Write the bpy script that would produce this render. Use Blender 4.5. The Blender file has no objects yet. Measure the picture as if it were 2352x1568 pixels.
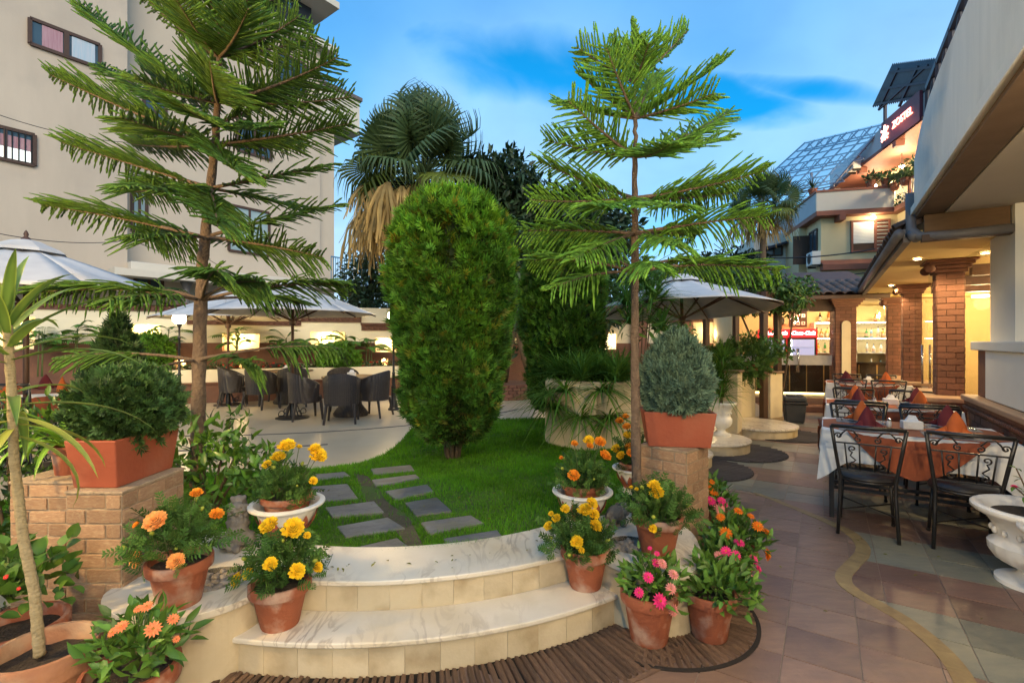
import bpy, bmesh, math, random
import numpy as np
from math import sin, cos, pi, radians as R, sqrt, atan2
from mathutils import Matrix, Vector, Euler

random.seed(7); RNG = np.random.default_rng(7)
SC = bpy.context.scene
COL = SC.collection

# ------------------------------------------------------------------ camera
EYE = 1.5; FPX = 1110.7; CX = 1176.; CY = 784.
cam = bpy.data.cameras.new('camera'); camo = bpy.data.objects.new('camera', cam); COL.objects.link(camo)
camo.location = (0, 0, EYE); camo.rotation_euler = (pi/2, 0, 0)
cam.lens = 17.0; cam.sensor_width = 36; cam.clip_start = .05; cam.clip_end = 3000
SC.camera = camo

# ------------------------------------------------------------------ sky, sun, exposure
SUN_EL, SUN_AZ = R(30), R(158)          # azimuth clockwise from +Y: behind the viewer
W = bpy.data.worlds.new('World'); SC.world = W; W.use_nodes = True
def build_sky():
    nt = W.node_tree; N = nt.nodes; L = nt.links; N.clear()
    out = N.new('ShaderNodeOutputWorld'); bg = N.new('ShaderNodeBackground'); L.new(bg.outputs[0], out.inputs[0])
    sky = N.new('ShaderNodeTexSky'); sky.sky_type = 'NISHITA'; sky.sun_disc = False
    sky.sun_elevation = SUN_EL; sky.sun_rotation = SUN_AZ; sky.altitude = 1300; sky.ozone_density = 4; sky.dust_density = .4
    tc = N.new('ShaderNodeTexCoord')
    sep = N.new('ShaderNodeSeparateXYZ'); L.new(tc.outputs['Generated'], sep.inputs[0])
    def M(op, a, b=None, c=None, clamp=False):
        n = N.new('ShaderNodeMath'); n.operation = op; n.use_clamp = clamp
        for i, v in enumerate((a, b, c)):
            if v is None: continue
            if isinstance(v, (int, float)): n.inputs[i].default_value = v
            else: L.new(v, n.inputs[i])
        return n.outputs[0]
    zz = M('ADD', M('MAXIMUM', sep.outputs[2], 0.0), .35)
    u = M('DIVIDE', sep.outputs[0], zz); v = M('DIVIDE', sep.outputs[1], zz)   # the flat cloud deck overhead
    cmb = N.new('ShaderNodeCombineXYZ'); L.new(u, cmb.inputs[0]); L.new(v, cmb.inputs[1])
    def noise(scale, det, dist, off):
        mp = N.new('ShaderNodeMapping'); mp.inputs['Location'].default_value = off
        L.new(cmb.outputs[0], mp.inputs[0])
        n = N.new('ShaderNodeTexNoise'); n.inputs['Scale'].default_value = scale; n.inputs['Detail'].default_value = det
        n.inputs['Distortion'].default_value = dist; n.inputs['Roughness'].default_value = .5
        L.new(mp.outputs[0], n.inputs['Vector']); return n.outputs[0]
    n1 = noise(2.1, 4, .5, (3.1, 1.7, 0)); n2 = noise(1.05, 2, .3, (9.3, 4.4, 0))
    # gaps in the deck: two of them overhead in view, more by the broad noise elsewhere
    def gap(cu, cv, su, sv, rot):
        a = M('SUBTRACT', u, cu); b = M('SUBTRACT', v, cv)
        p = M('ADD', M('MULTIPLY', a, cos(rot)), M('MULTIPLY', b, sin(rot)))
        q = M('SUBTRACT', M('MULTIPLY', b, cos(rot)), M('MULTIPLY', a, sin(rot)))
        p = M('DIVIDE', p, su); q = M('DIVIDE', q, sv)
        d = M('ADD', M('MULTIPLY', p, p), M('MULTIPLY', q, q))
        return M('SUBTRACT', 1.0, d, clamp=False)
    wob = M('MULTIPLY', M('SUBTRACT', noise(5.5, 7, .5, (2.2, 6.1, 0)), .5), 1.6)
    g1 = gap(.13, 1.045, .34, .105, .2); g2 = gap(.44, 1.09, .22, .07, .05); g3 = M('SUBTRACT', gap(.62, 1.03, .20, .04, -.05), .35)
    g = M('MAXIMUM', M('MAXIMUM', g1, g2), g3)
    g = M('MAXIMUM', g, -.9)
    g = M('ADD', M('ADD', M('MULTIPLY', g, .8), wob), M('MULTIPLY', M('SUBTRACT', n1, .5), .9))
    far = M('MULTIPLY', M('SUBTRACT', n2, .60), 3.0)
    g = M('MAXIMUM', g, far)
    mask = M('SMOOTHSTEP', g, -.35, .75) if False else None
    mr = N.new('ShaderNodeMapRange'); mr.interpolation_type = 'SMOOTHSTEP'
    mr.inputs['From Min'].default_value = -.55; mr.inputs['From Max'].default_value = .75
    L.new(g, mr.inputs['Value'])
    # cloud colour: paler towards the horizon as thin cloud is
    hr = N.new('ShaderNodeValToRGB')
    e = hr.color_ramp.elements
    e[0].position = 0; e[0].color = (.62, .83, 1.0, 1); e[1].position = .62; e[1].color = (.17, .47, .93, 1)
    m_ = e.new(.30); m_.color = (.36, .67, .98, 1)
    L.new(sep.outputs[2], hr.inputs[0])
    n3 = noise(3.2, 8, .6, (1.3, 8.8, 0)); n4 = noise(9., 6, .8, (4.3, 2.8, 0))
    cv_ = M('ADD', .70, M('ADD', M('MULTIPLY', n3, .38), M('MULTIPLY', n4, .14)))
    cl = N.new('ShaderNodeVectorMath'); cl.operation = 'SCALE'; L.new(hr.outputs[0], cl.inputs[0]); L.new(cv_, cl.inputs['Scale'])
    sk = N.new('ShaderNodeMix'); sk.data_type = 'RGBA'; sk.blend_type = 'MULTIPLY'; sk.inputs['Factor'].default_value = 1
    L.new(sky.outputs[0], sk.inputs['A']); sk.inputs['B'].default_value = (.010, .19, .235, 1)
    mx = N.new('ShaderNodeMix'); mx.data_type = 'RGBA'
    L.new(mr.outputs[0], mx.inputs['Factor']); L.new(cl.outputs[0], mx.inputs['A']); L.new(sk.outputs['Result'], mx.inputs['B'])
    L.new(mx.outputs['Result'], bg.inputs[0]); bg.inputs[1].default_value = SKY_STR
SKY_STR = 1.0
build_sky()
sl = bpy.data.lights.new('sun', 'SUN'); sl.energy = 2.6; sl.angle = R(45); sl.color = (1, .80, .54)
so = bpy.data.objects.new('sun', sl); COL.objects.link(so)
_d = Vector((sin(SUN_AZ)*cos(SUN_EL), cos(SUN_AZ)*cos(SUN_EL), sin(SUN_EL)))
so.rotation_euler = (-_d).to_track_quat('-Z', 'Y').to_euler(); so.location = _d*60
vs = SC.view_settings; vs.view_transform = 'Standard'; vs.look = 'None'; vs.exposure = .32; vs.gamma = 1; vs.use_curve_mapping = False
SC.render.engine = 'CYCLES'
cy = SC.cycles; cy.use_denoising = True; cy.max_bounces = 8; cy.diffuse_bounces = 3; cy.glossy_bounces = 3
cy.transparent_max_bounces = 10; cy.transmission_bounces = 4; cy.sample_clamp_indirect = 4; cy.use_light_tree = True
cy.caustics_reflective = False; cy.caustics_refractive = False

# ------------------------------------------------------------------ picture measurements -> places
def G(px, py, z=0.):
    "place on the level z seen at picture point (2352 px wide survey of the photograph)"
    y = FPX*(EYE-z)/(py-CY); return Vector(((px-CX)*y/FPX, y, z))
def P(px, py, y):
    return Vector(((px-CX)*y/FPX, y, EYE-(py-CY)*y/FPX))
DV = Vector((.544, .839, 0)); NV = Vector((.839, -.544, 0))        # courtyard axes: along / across (to the right)
DRZ = -atan2(.544, .839)                                            # local +Y -> DV
EV = Vector((.24, .971, 0)).normalized(); FV = Vector((EV.y, -EV.x, 0))  # axes of the far building
ERZ = -atan2(EV.x, EV.y)

# ------------------------------------------------------------------ mesh builder
class MB:
    def __init__(s): s.v = []; s.f = []; s.m = []
    def add(s, vs, fs, mi=0):
        o = len(s.v); s.v += [tuple(p) for p in vs]; s.f += [tuple(i+o for i in f) for f in fs]; s.m += [mi]*len(fs); return s
    def box(s, c, d, rz=0, mi=0, M=None, taper=None):
        x, y, z = d[0]/2, d[1]/2, d[2]/2
        t = taper or 1.
        pts = [(-x*t,-y*t,-z),(x*t,-y*t,-z),(x*t,y*t,-z),(-x*t,y*t,-z),(-x,-y,z),(x,-y,z),(x,y,z),(-x,y,z)]
        Q = M if M is not None else Matrix.Rotation(rz, 3, 'Z'); c = Vector(c)
        return s.add([Q @ Vector(p)+c for p in pts], [(3,2,1,0),(4,5,6,7),(0,1,5,4),(1,2,6,5),(2,3,7,6),(3,0,4,7)], mi)
    def bar(s, a, b, w, h=None, mi=0, up=(0,0,1)):
        a = Vector(a); b = Vector(b); d = b-a; l = d.length
        if l < 1e-6: return s
        d /= l; u = Vector(up)
        if abs(d.dot(u)) > .98: u = Vector((1,0,0))
        r = d.cross(u).normalized(); u = r.cross(d)
        return s.box((a+b)/2, (w, l, h or w), M=Matrix((r, d, u)).transposed(), mi=mi)
    def tube(s, path, rad, n=8, cap=True, mi=0, squash=1.):
        path = [Vector(p) for p in path]; k = len(path)
        if not hasattr(rad, '__len__'): rad = [rad]*k
        vs = []; ref = None
        for i, p in enumerate(path):
            d = (path[min(i+1,k-1)]-path[max(i-1,0)])
            d = d.normalized() if d.length > 1e-9 else Vector((0,0,1))
            if ref is None: ref = Vector((0,0,1)) if abs(d.z) < .9 else Vector((1,0,0))
            r = d.cross(ref)
            r = r.normalized() if r.length > 1e-6 else Vector((1,0,0))
            u = r.cross(d); ref = u
            for j in range(n):
                a = 2*pi*j/n; vs.append(p+(r*cos(a)+u*sin(a)*squash)*rad[i])
        fs = [(i*n+j, i*n+(j+1)%n, (i+1)*n+(j+1)%n, (i+1)*n+j) for i in range(k-1) for j in range(n)]
        if cap: fs += [tuple(range(n))[::-1], tuple((k-1)*n+j for j in range(n))]
        return s.add(vs, fs, mi)
    def lathe(s, prof, n=24, c=(0,0,0), mi=0, a0=0, a1=2*pi, cap=False):
        full = abs(a1-a0-2*pi) < 1e-6; m = n if full else n+1
        vs = []
        for r, z in prof:
            for j in range(m):
                a = a0+(a1-a0)*j/n; vs.append((c[0]+r*cos(a), c[1]+r*sin(a), c[2]+z))
        fs = [(i*m+j, i*m+(j+1)%m, (i+1)*m+(j+1)%m, (i+1)*m+j) for i in range(len(prof)-1) for j in range(n)]
        if cap: fs += [tuple(range(m))[::-1], tuple((len(prof)-1)*m+j for j in range(m))]
        return s.add(vs, fs, mi)
    def prism(s, poly, z0, z1, mi=0):
        n = len(poly)
        a = sum(poly[i][0]*poly[(i+1)%n][1]-poly[(i+1)%n][0]*poly[i][1] for i in range(n))
        if a < 0: poly = poly[::-1]
        vs = [(p[0], p[1], z0) for p in poly]+[(p[0], p[1], z1) for p in poly]
        return s.add(vs, [tuple(range(n))[::-1], tuple(range(n, 2*n))]+[(i, (i+1)%n, n+(i+1)%n, n+i) for i in range(n)], mi)
    def slab(s, pts, n, t, mi=0):
        "3D polygon given as points, thickened by t along n"
        k = len(pts); n = Vector(n)*t
        return s.add([Vector(p) for p in pts]+[Vector(p)+n for p in pts],
            [tuple(range(k))[::-1], tuple(range(k, 2*k))]+[(i, (i+1)%k, k+(i+1)%k, k+i) for i in range(k)], mi)
    def ball(s, c, r, nu=10, nv=6, sq=(1,1,1), mi=0):
        vs = [(c[0], c[1], c[2]-r*sq[2])]
        for i in range(1, nv):
            t = pi*i/nv
            for j in range(nu):
                a = 2*pi*j/nu; vs.append((c[0]+r*sin(t)*cos(a)*sq[0], c[1]+r*sin(t)*sin(a)*sq[1], c[2]-r*cos(t)*sq[2]))
        vs.append((c[0], c[1], c[2]+r*sq[2])); L_ = len(vs)-1
        fs = [(0, 1+(j+1)%nu, 1+j) for j in range(nu)]
        fs += [(1+i*nu+j, 1+i*nu+(j+1)%nu, 1+(i+1)*nu+(j+1)%nu, 1+(i+1)*nu+j) for i in range(nv-2) for j in range(nu)]
        fs += [(L_, 1+(nv-2)*nu+j, 1+(nv-2)*nu+(j+1)%nu) for j in range(nu)]
        return s.add(vs, fs, mi)
    def mesh(s, name, mats, smooth=False):
        me = bpy.data.meshes.new(name); me.from_pydata(s.v, [], s.f)
        for m in (mats if isinstance(mats, (list, tuple)) else [mats]): me.materials.append(m)
        if isinstance(mats, (list, tuple)) and len(mats) > 1: me.polygons.foreach_set('material_index', s.m)
        if smooth: me.polygons.foreach_set('use_smooth', [True]*len(s.f))
        me.validate(); me.update(); return me
    def build(s, name, mats, parent=None, smooth=False, bevel=0, auto=None):
        me = s.mesh(name, mats, smooth or auto is not None)
        if auto is not None: me.set_sharp_from_angle(angle=R(auto))
        o = bpy.data.objects.new(name, me); COL.objects.link(o)
        if bevel:
            b = o.modifiers.new('bevel', 'BEVEL'); b.width = bevel; b.segments = 2; b.limit_method = 'ANGLE'; b.angle_limit = R(35)
        if parent: adopt(o, parent)
        return o

def wm(o):
    b = o.matrix_basis.copy()
    return b if o.parent is None else wm(o.parent) @ o.matrix_parent_inverse @ b
def adopt(o, parent):
    "child keeps the world place it was built at"
    o.parent = parent; o.matrix_parent_inverse = wm(parent).inverted(); return o
def tag(o, label=None, cat=None, group=None, kind=None):
    if label: o['label'] = label
    if cat: o['category'] = cat
    if group: o['group'] = group
    if kind: o['kind'] = kind
    return o
def thing(name, loc, label, cat, group=None, rz=0):
    o = bpy.data.objects.new(name, None); COL.objects.link(o); o.location = loc; o.rotation_euler = (0, 0, rz)
    o.empty_display_size = .1
    return tag(o, label, cat, group)
def inst(name, me, parent, loc, rot=(0,0,0), sc=1., label=None):
    "one piece sharing mesh data, placed in world space under its parent"
    o = bpy.data.objects.new(name, me); COL.objects.link(o)
    o.location = loc
    if isinstance(rot, Matrix): o.rotation_euler = rot.to_euler()
    else: o.rotation_euler = rot
    o.scale = (sc, sc, sc) if not hasattr(sc, '__len__') else sc
    if parent: adopt(o, parent)
    return o
def dup(root, loc, rz=0, label=None, group=None, sc=None):
    def cp(o, par):
        c = o.copy(); COL.objects.link(c)
        if par: c.parent = par
        for ch in list(o.children): cp(ch, c)
        return c
    r = cp(root, None); r.location = loc; r.rotation_euler = (0, 0, rz)
    if sc: r.scale = (sc, sc, sc)
    if label: r['label'] = label
    if group: r['group'] = group
    return r
def purge(root):
    for c in list(root.children): purge(c)
    bpy.data.objects.remove(root)

# ------------------------------------------------------------------ materials
MATS = {}
def mat(name, col, rough=.6, col2=None, scale=6., bump=.0, bscale=60., metal=0., spec=.4, ovar=0., detail=5., contrast=1., coat=0., sheen=0., streak=None, tint=False, transl=0., dirt=None, dscale=1.5):
    if name in MATS: return MATS[name]
    m = bpy.data.materials.new(name); m.use_nodes = True; MATS[name] = m
    nt = m.node_tree; N = nt.nodes; L = nt.links
    b = N['Principled BSDF']; b.inputs['Roughness'].default_value = rough; b.inputs['Metallic'].default_value = metal
    b.inputs['Specular IOR Level'].default_value = spec
    if coat: b.inputs['Coat Weight'].default_value = coat; b.inputs['Coat Roughness'].default_value = .12
    if sheen: b.inputs['Sheen Weight'].default_value = sheen
    tc = N.new('ShaderNodeTexCoord'); oi = N.new('ShaderNodeObjectInfo')
    ad = N.new('ShaderNodeVectorMath'); ad.operation = 'ADD'
    sc_ = N.new('ShaderNodeMath'); sc_.operation = 'MULTIPLY'; sc_.inputs[1].default_value = 37.
    L.new(oi.outputs['Random'], sc_.inputs[0]); L.new(tc.outputs['Object'], ad.inputs[0]); L.new(sc_.outputs[0], ad.inputs[1])
    vec = ad.outputs[0]
    if streak:
        mp = N.new('ShaderNodeMapping'); mp.inputs['Scale'].default_value = streak; L.new(vec, mp.inputs[0]); cvec = mp.outputs[0]
    else: cvec = vec
    n = N.new('ShaderNodeTexNoise'); n.inputs['Scale'].default_value = scale; n.inputs['Detail'].default_value = detail; n.inputs['Roughness'].default_value = .6
    L.new(cvec, n.inputs['Vector'])
    cr = N.new('ShaderNodeValToRGB'); e = cr.color_ramp.elements
    c2 = col2 or tuple(c*.72 for c in col)
    e[0].position = .5-.25/contrast; e[0].color = (*c2, 1); e[1].position = .5+.25/contrast; e[1].color = (*col, 1)
    L.new(n.outputs[0], cr.inputs[0]); c = cr.outputs[0]
    if dirt:
        n2 = N.new('ShaderNodeTexNoise'); n2.inputs['Scale'].default_value = dscale; n2.inputs['Detail'].default_value = 7; L.new(vec, n2.inputs['Vector'])
        r2 = N.new('ShaderNodeValToRGB'); r2.color_ramp.elements[0].position = .5; r2.color_ramp.elements[0].color = (0,0,0,1)
        r2.color_ramp.elements[1].position = .72; r2.color_ramp.elements[1].color = (.75,.75,.75,1); L.new(n2.outputs[0], r2.inputs[0])
        mx = N.new('ShaderNodeMix'); mx.data_type = 'RGBA'; L.new(r2.outputs[0], mx.inputs['Factor']); L.new(c, mx.inputs['A']); mx.inputs['B'].default_value = (*dirt, 1); c = mx.outputs['Result']
    if ovar:
        hs = N.new('ShaderNodeHueSaturation'); mr = N.new('ShaderNodeMapRange'); mr.inputs['To Min'].default_value = 1-ovar; mr.inputs['To Max'].default_value = 1+ovar
        L.new(oi.outputs['Random'], mr.inputs['Value']); L.new(mr.outputs[0], hs.inputs['Value']); L.new(c, hs.inputs['Color'])
        mh = N.new('ShaderNodeMapRange'); mh.inputs['To Min'].default_value = .5-ovar*.05; mh.inputs['To Max'].default_value = .5+ovar*.05
        L.new(oi.outputs['Color'], mh.inputs['Value']) if False else None
        c = hs.outputs[0]
    if tint:
        at = N.new('ShaderNodeAttribute'); at.attribute_name = 'tint'
        mm = N.new('ShaderNodeMix'); mm.data_type = 'RGBA'; mm.blend_type = 'MULTIPLY'; mm.inputs['Factor'].default_value = 1
        L.new(c, mm.inputs['A']); L.new(at.outputs['Color'], mm.inputs['B']); c = mm.outputs['Result']
    L.new(c, b.inputs['Base Color'])
    if bump:
        bn = N.new('ShaderNodeTexNoise'); bn.inputs['Scale'].default_value = bscale; bn.inputs['Detail'].default_value = 6; L.new(vec, bn.inputs['Vector'])
        bp = N.new('ShaderNodeBump'); bp.inputs['Strength'].default_value = bump; bp.inputs['Distance'].default_value = .02; L.new(bn.outputs[0], bp.inputs['Height']); L.new(bp.outputs[0], b.inputs['Normal'])
    if transl:
        o = N['Material Output']; t = N.new('ShaderNodeBsdfTranslucent'); ms = N.new('ShaderNodeMixShader'); ms.inputs[0].default_value = transl
        L.new(c, t.inputs[0]); L.new(b.outputs[0], ms.inputs[1]); L.new(t.outputs[0], ms.inputs[2]); L.new(ms.outputs[0], o.inputs[0])
    m.diffuse_color = (*col, 1)
    return m
def emat(name, col, st, base=(.8,.8,.8)):
    if name in MATS: return MATS[name]
    m = bpy.data.materials.new(name); m.use_nodes = True; MATS[name] = m
    b = m.node_tree.nodes['Principled BSDF']; b.inputs['Base Color'].default_value = (*base, 1)
    b.inputs['Emission Color'].default_value = (*col, 1); b.inputs['Emission Strength'].default_value = st
    return m
def gmat(name, col=(1,1,1), refl=.12, rough=.02, k=1.):
    "thin clear glass: see-through with a fresnel reflection"
    if name in MATS: return MATS[name]
    m = bpy.data.materials.new(name); m.use_nodes = True; MATS[name] = m
    nt = m.node_tree; N = nt.nodes; L = nt.links; o = N['Material Output']; N.remove(N['Principled BSDF'])
    t = N.new('ShaderNodeBsdfTransparent'); t.inputs[0].default_value = (*col, 1); g = N.new('ShaderNodeBsdfGlossy'); g.inputs['Roughness'].default_value = rough
    lw = N.new('ShaderNodeFresnel'); lw.inputs[0].default_value = 1.5; ad = N.new('ShaderNodeMath'); ad.operation = 'MULTIPLY_ADD'; ad.inputs[1].default_value = k; ad.inputs[2].default_value = refl
    L.new(lw.outputs[0], ad.inputs[0]); ms = N.new('ShaderNodeMixShader'); L.new(ad.outputs[0], ms.inputs[0]); L.new(t.outputs[0], ms.inputs[1]); L.new(g.outputs[0], ms.inputs[2]); L.new(ms.outputs[0], o.inputs[0])
    return m
def marble(name, base=(.74,.70,.62), vein=(.38,.33,.27), joints=None):
    if name in MATS: return MATS[name]
    m = mat(name, base, .28, tuple(c*.86 for c in base), 3., .05, 90, spec=.5, dirt=(.50,.42,.28), dscale=2.2)
    nt = m.node_tree; N = nt.nodes; L = nt.links; b = N['Principled BSDF']
    src = b.inputs['Base Color'].links[0].from_socket
    tc = N.new('ShaderNodeTexCoord'); mp = N.new('ShaderNodeMapping'); mp.inputs['Rotation'].default_value = (0, 0, .7); mp.inputs['Scale'].default_value = (3.2, 1.0, 2)
    L.new(tc.outputs['Object'], mp.inputs[0])
    n = N.new('ShaderNodeTexNoise'); n.inputs['Scale'].default_value = 2.4; n.inputs['Detail'].default_value = 9; n.inputs['Distortion'].default_value = 1.6; L.new(mp.outputs[0], n.inputs['Vector'])
    r = N.new('ShaderNodeValToRGB'); r.color_ramp.interpolation = 'EASE'; e = r.color_ramp.elements; e[0].position = .44; e[0].color = (0,0,0,1); e[1].position = .56; e[1].color = (0,0,0,1)
    k = e.new(.5); k.color = (.8,.8,.8,1); L.new(n.outputs[0], r.inputs[0])
    n2 = N.new('ShaderNodeTexNoise'); n2.inputs['Scale'].default_value = 1.7; L.new(tc.outputs['Object'], n2.inputs['Vector'])
    r2 = N.new('ShaderNodeMapRange'); r2.inputs['From Min'].default_value = .42; r2.inputs['From Max'].default_value = .62; L.new(n2.outputs[0], r2.inputs['Value'])
    mu = N.new('ShaderNodeMath'); mu.operation = 'MULTIPLY'; L.new(r.outputs[0], mu.inputs[0]); L.new(r2.outputs[0], mu.inputs[1])
    mx = N.new('ShaderNodeMix'); mx.data_type = 'RGBA'; L.new(mu.outputs[0], mx.inputs['Factor']); L.new(src, mx.inputs['A']); mx.inputs['B'].default_value = (*vein, 1)
    L.new(mx.outputs['Result'], b.inputs['Base Color'])
    return m

M_terra = mat('terracotta', (.31,.095,.042), .75, (.22,.062,.03), 5, .25, 50, ovar=.18, dirt=(.47,.35,.27), dscale=9)
M_terra_in = mat('potting_soil', (.045,.032,.022), .95, (.02,.014,.01), 25, 1., 60)
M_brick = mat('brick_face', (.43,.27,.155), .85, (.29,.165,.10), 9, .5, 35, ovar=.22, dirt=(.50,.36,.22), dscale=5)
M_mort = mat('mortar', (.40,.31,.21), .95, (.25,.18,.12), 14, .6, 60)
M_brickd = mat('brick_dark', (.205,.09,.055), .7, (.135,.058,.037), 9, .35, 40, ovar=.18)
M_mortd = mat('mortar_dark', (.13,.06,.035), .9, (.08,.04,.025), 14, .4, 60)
M_marble = marble('marble_tread', (.73,.665,.545), (.36,.30,.23))
M_riser = mat('riser_tile', (.62,.53,.37), .4, (.47,.38,.24), 3.5, .08, 60, dirt=(.30,.22,.12), dscale=4.5, ovar=.06)
M_slate = mat('slate_paver', (.16,.16,.155), .6, (.085,.09,.10), 5, .5, 22, ovar=.18, dirt=(.12,.115,.07), dscale=6, contrast=1.4)
M_tile_p = mat('tile_mauve', (.25,.16,.112), .40, (.165,.108,.082), 5, .2, 25, ovar=.2, streak=(1,4,1), dirt=(.14,.09,.08), dscale=2)
M_tile_r = mat('tile_red', (.20,.118,.088), .40, (.135,.083,.066), 5, .2, 25, ovar=.2, streak=(1,4,1), dirt=(.26,.18,.12), dscale=2)
M_tile_g = mat('tile_green', (.205,.20,.15), .40, (.14,.145,.12), 5, .2, 25, ovar=.2, streak=(1,4,1), dirt=(.26,.23,.15), dscale=2)
M_band = mat('band_ochre', (.36,.26,.11), .55, (.20,.13,.06), 9, .25, 30, ovar=.1)
M_grout = mat('grout', (.30,.235,.18), .8, (.22,.17,.13), 20)
M_slatw = mat('grate_slat', (.20,.12,.075), .85, (.10,.06,.04), 10, .7, 40, ovar=.3, streak=(1,1,1))
M_dark = mat('dark_gap', (.018,.014,.012), .9)
M_cream = mat('cream_plaster', (.70,.61,.42), .8, (.64,.54,.36), 3, .1, 40, dirt=(.52,.43,.28), dscale=1.8)
M_white = mat('white_plaster', (.72,.71,.66), .75, (.66,.65,.60), 2.5, .08, 50)
M_wpaint = mat('white_paint', (.80,.79,.75), .45, (.72,.70,.64), 8, .12, 50, dirt=(.55,.48,.38), dscale=6)
M_terr = mat('terrace_stone', (.50,.43,.31), .32, (.43,.36,.25), 2.2, .06, 40, dirt=(.36,.30,.2), dscale=.8)
M_iron = mat('black_iron', (.018,.017,.017), .35, (.012,.011,.011), 20, .1, 120, spec=.5)
M_wood = mat('dark_wood', (.075,.038,.022), .55, (.045,.022,.014), 8, .15, 40, streak=(8,8,1))
M_bark = mat('pine_bark', (.19,.135,.095), .9, (.09,.062,.045), 30, .9, 60, streak=(1,1,.35))
M_pine = mat('pine_needles', (.13,.27,.03), .5, (.07,.17,.02), 40, .6, 300, spec=.35, tint=True, transl=.25)
M_leaf = mat('leaf', (.11,.22,.035), .45, (.075,.17,.026), 12, .1, 80, spec=.4, tint=True, transl=.28)
M_leafm = mat('leaf_matte', (.10,.205,.04), .7, (.065,.15,.028), 12, 0, 80, spec=.2, tint=True, transl=.25)
M_petal = mat('petal', (1,1,1), .6, (.85,.85,.85), 40, 0, spec=.15, tint=True, transl=.3)
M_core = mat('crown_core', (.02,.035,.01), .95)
M_stem = mat('green_stem', (.09,.13,.04), .7)
M_branchwood = mat('twig', (.12,.08,.045), .9)
# ------------------------------------------------------------------ foliage toolkit
def np_mesh(name, V, F, mats, tint=None, smooth=True, mi=None):
    me = bpy.data.meshes.new(name); k = F.shape[1]
    me.vertices.add(len(V)); me.vertices.foreach_set('co', np.ascontiguousarray(V, dtype=np.float32).ravel())
    me.loops.add(F.size); me.loops.foreach_set('vertex_index', F.astype(np.int32).ravel())
    me.polygons.add(len(F)); me.polygons.foreach_set('loop_start', np.arange(0, F.size, k, dtype=np.int32))
    me.polygons.foreach_set('loop_total', np.full(len(F), k, dtype=np.int32))
    if smooth: me.polygons.foreach_set('use_smooth', np.ones(len(F), dtype=bool))
    for m in (mats if isinstance(mats, (list, tuple)) else [mats]): me.materials.append(m)
    if mi is not None: me.polygons.foreach_set('material_index', mi.astype(np.int32))
    if tint is not None:
        a = me.attributes.new('tint', 'FLOAT_COLOR', 'POINT')
        c = np.ones((len(V), 4), dtype=np.float32); c[:, :3] = tint; a.data.foreach_set('color', c.ravel())
    me.update(calc_edges=True); return me
def norm(a): return a/np.maximum(np.linalg.norm(a, axis=-1, keepdims=True), 1e-9)
def frames(d, up):
    d = norm(np.asarray(d, float)); up = np.broadcast_to(np.asarray(up, float), d.shape)
    x = np.cross(d, up); bad = np.linalg.norm(x, axis=1) < 1e-4
    if bad.any(): x[bad] = np.cross(d[bad], np.array([1., .3, .2]))
    x = norm(x); z = np.cross(x, d); return np.stack([x, d, z], axis=2)      # columns x, y(axis), z
def scatter(tmpl, pos, fr, sc, tint):
    "copies of one leaf joined into V, F, tint arrays"
    TV, TF, TT = tmpl; K = len(pos); n = len(TV)
    sc = np.asarray(sc, float)
    if sc.ndim == 1: sc = np.repeat(sc[:, None], 3, 1)
    v = TV[None]*sc[:, None, :]
    V = np.einsum('kij,knj->kni', fr, v)+pos[:, None, :]
    F = TF[None]+(np.arange(K)*n)[:, None, None]
    T = np.asarray(tint)[:, None, :]*TT[None]
    return V.reshape(-1, 3), F.reshape(-1, TF.shape[1]), T.reshape(-1, 3)
def join(parts):
    Vs, Fs, Ts = [], [], []; o = 0
    for V, F, T in parts:
        Vs.append(V); Fs.append(F+o); Ts.append(T); o += len(V)
    return np.concatenate(Vs), np.concatenate(Fs), np.concatenate(Ts)
def leafobj(name, arr, m, parent=None, kind='stuff', smooth=True):
    V, F, T = arr
    o = bpy.data.objects.new(name, np_mesh(name, V, F, m, T, smooth)); COL.objects.link(o)
    if kind: o['kind'] = kind
    if parent: adopt(o, parent)
    return o
def A(x): return np.array(x, float)
def t_leaf(w=.5, fold=.15, curve=-.25, seg=3, sharp=1.0):
    "pointed leaf of length 1 along +Y, triangles"
    V = []; T = []
    for i in range(seg+1):
        t = i/seg; ww = w*.5*(sin(pi*min(1, t**.8))**sharp) if 0 < i < seg else 0.
        z = curve*t*t; V += [(-ww, t, z+fold*ww*2), (0, t, z), (ww, t, z+fold*ww*2)]
        T += [(1,1,1), (1.18,1.18,1.0), (1,1,1)]
    F = []
    for i in range(seg):
        a = 3*i; b = a+3
        if i > 0: F += [(a, a+1, b+1), (a+1, a+2, b+1)]
        if i < seg-1: F += [(a, b+1, b), (a+2, b+2, b+1)]
        if i == 0: pass
    return A(V), np.array(F), A(T)
def t_blade(w=.06, curve=-.4, seg=4, fold=.3):
    V = []; F = []; T = []
    for i in range(seg+1):
        t = i/seg; ww = w*.5*(1-t**2.2)*(.6+.4*min(1, t*3)); z = curve*t*t; y = t*(1-.12*abs(curve)*t)
        V += [(-ww, y, z+fold*ww), (0, y, z), (ww, y, z+fold*ww)]; T += [(1,1,1), (1.15,1.15,1.05), (1,1,1)]
    for i in range(seg):
        a = 3*i; b = a+3; F += [(a, a+1, b+1), (a, b+1, b), (a+1, a+2, b+2), (a+1, b+2, b+1)]
    return A(V), np.array(F), A(T)
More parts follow.
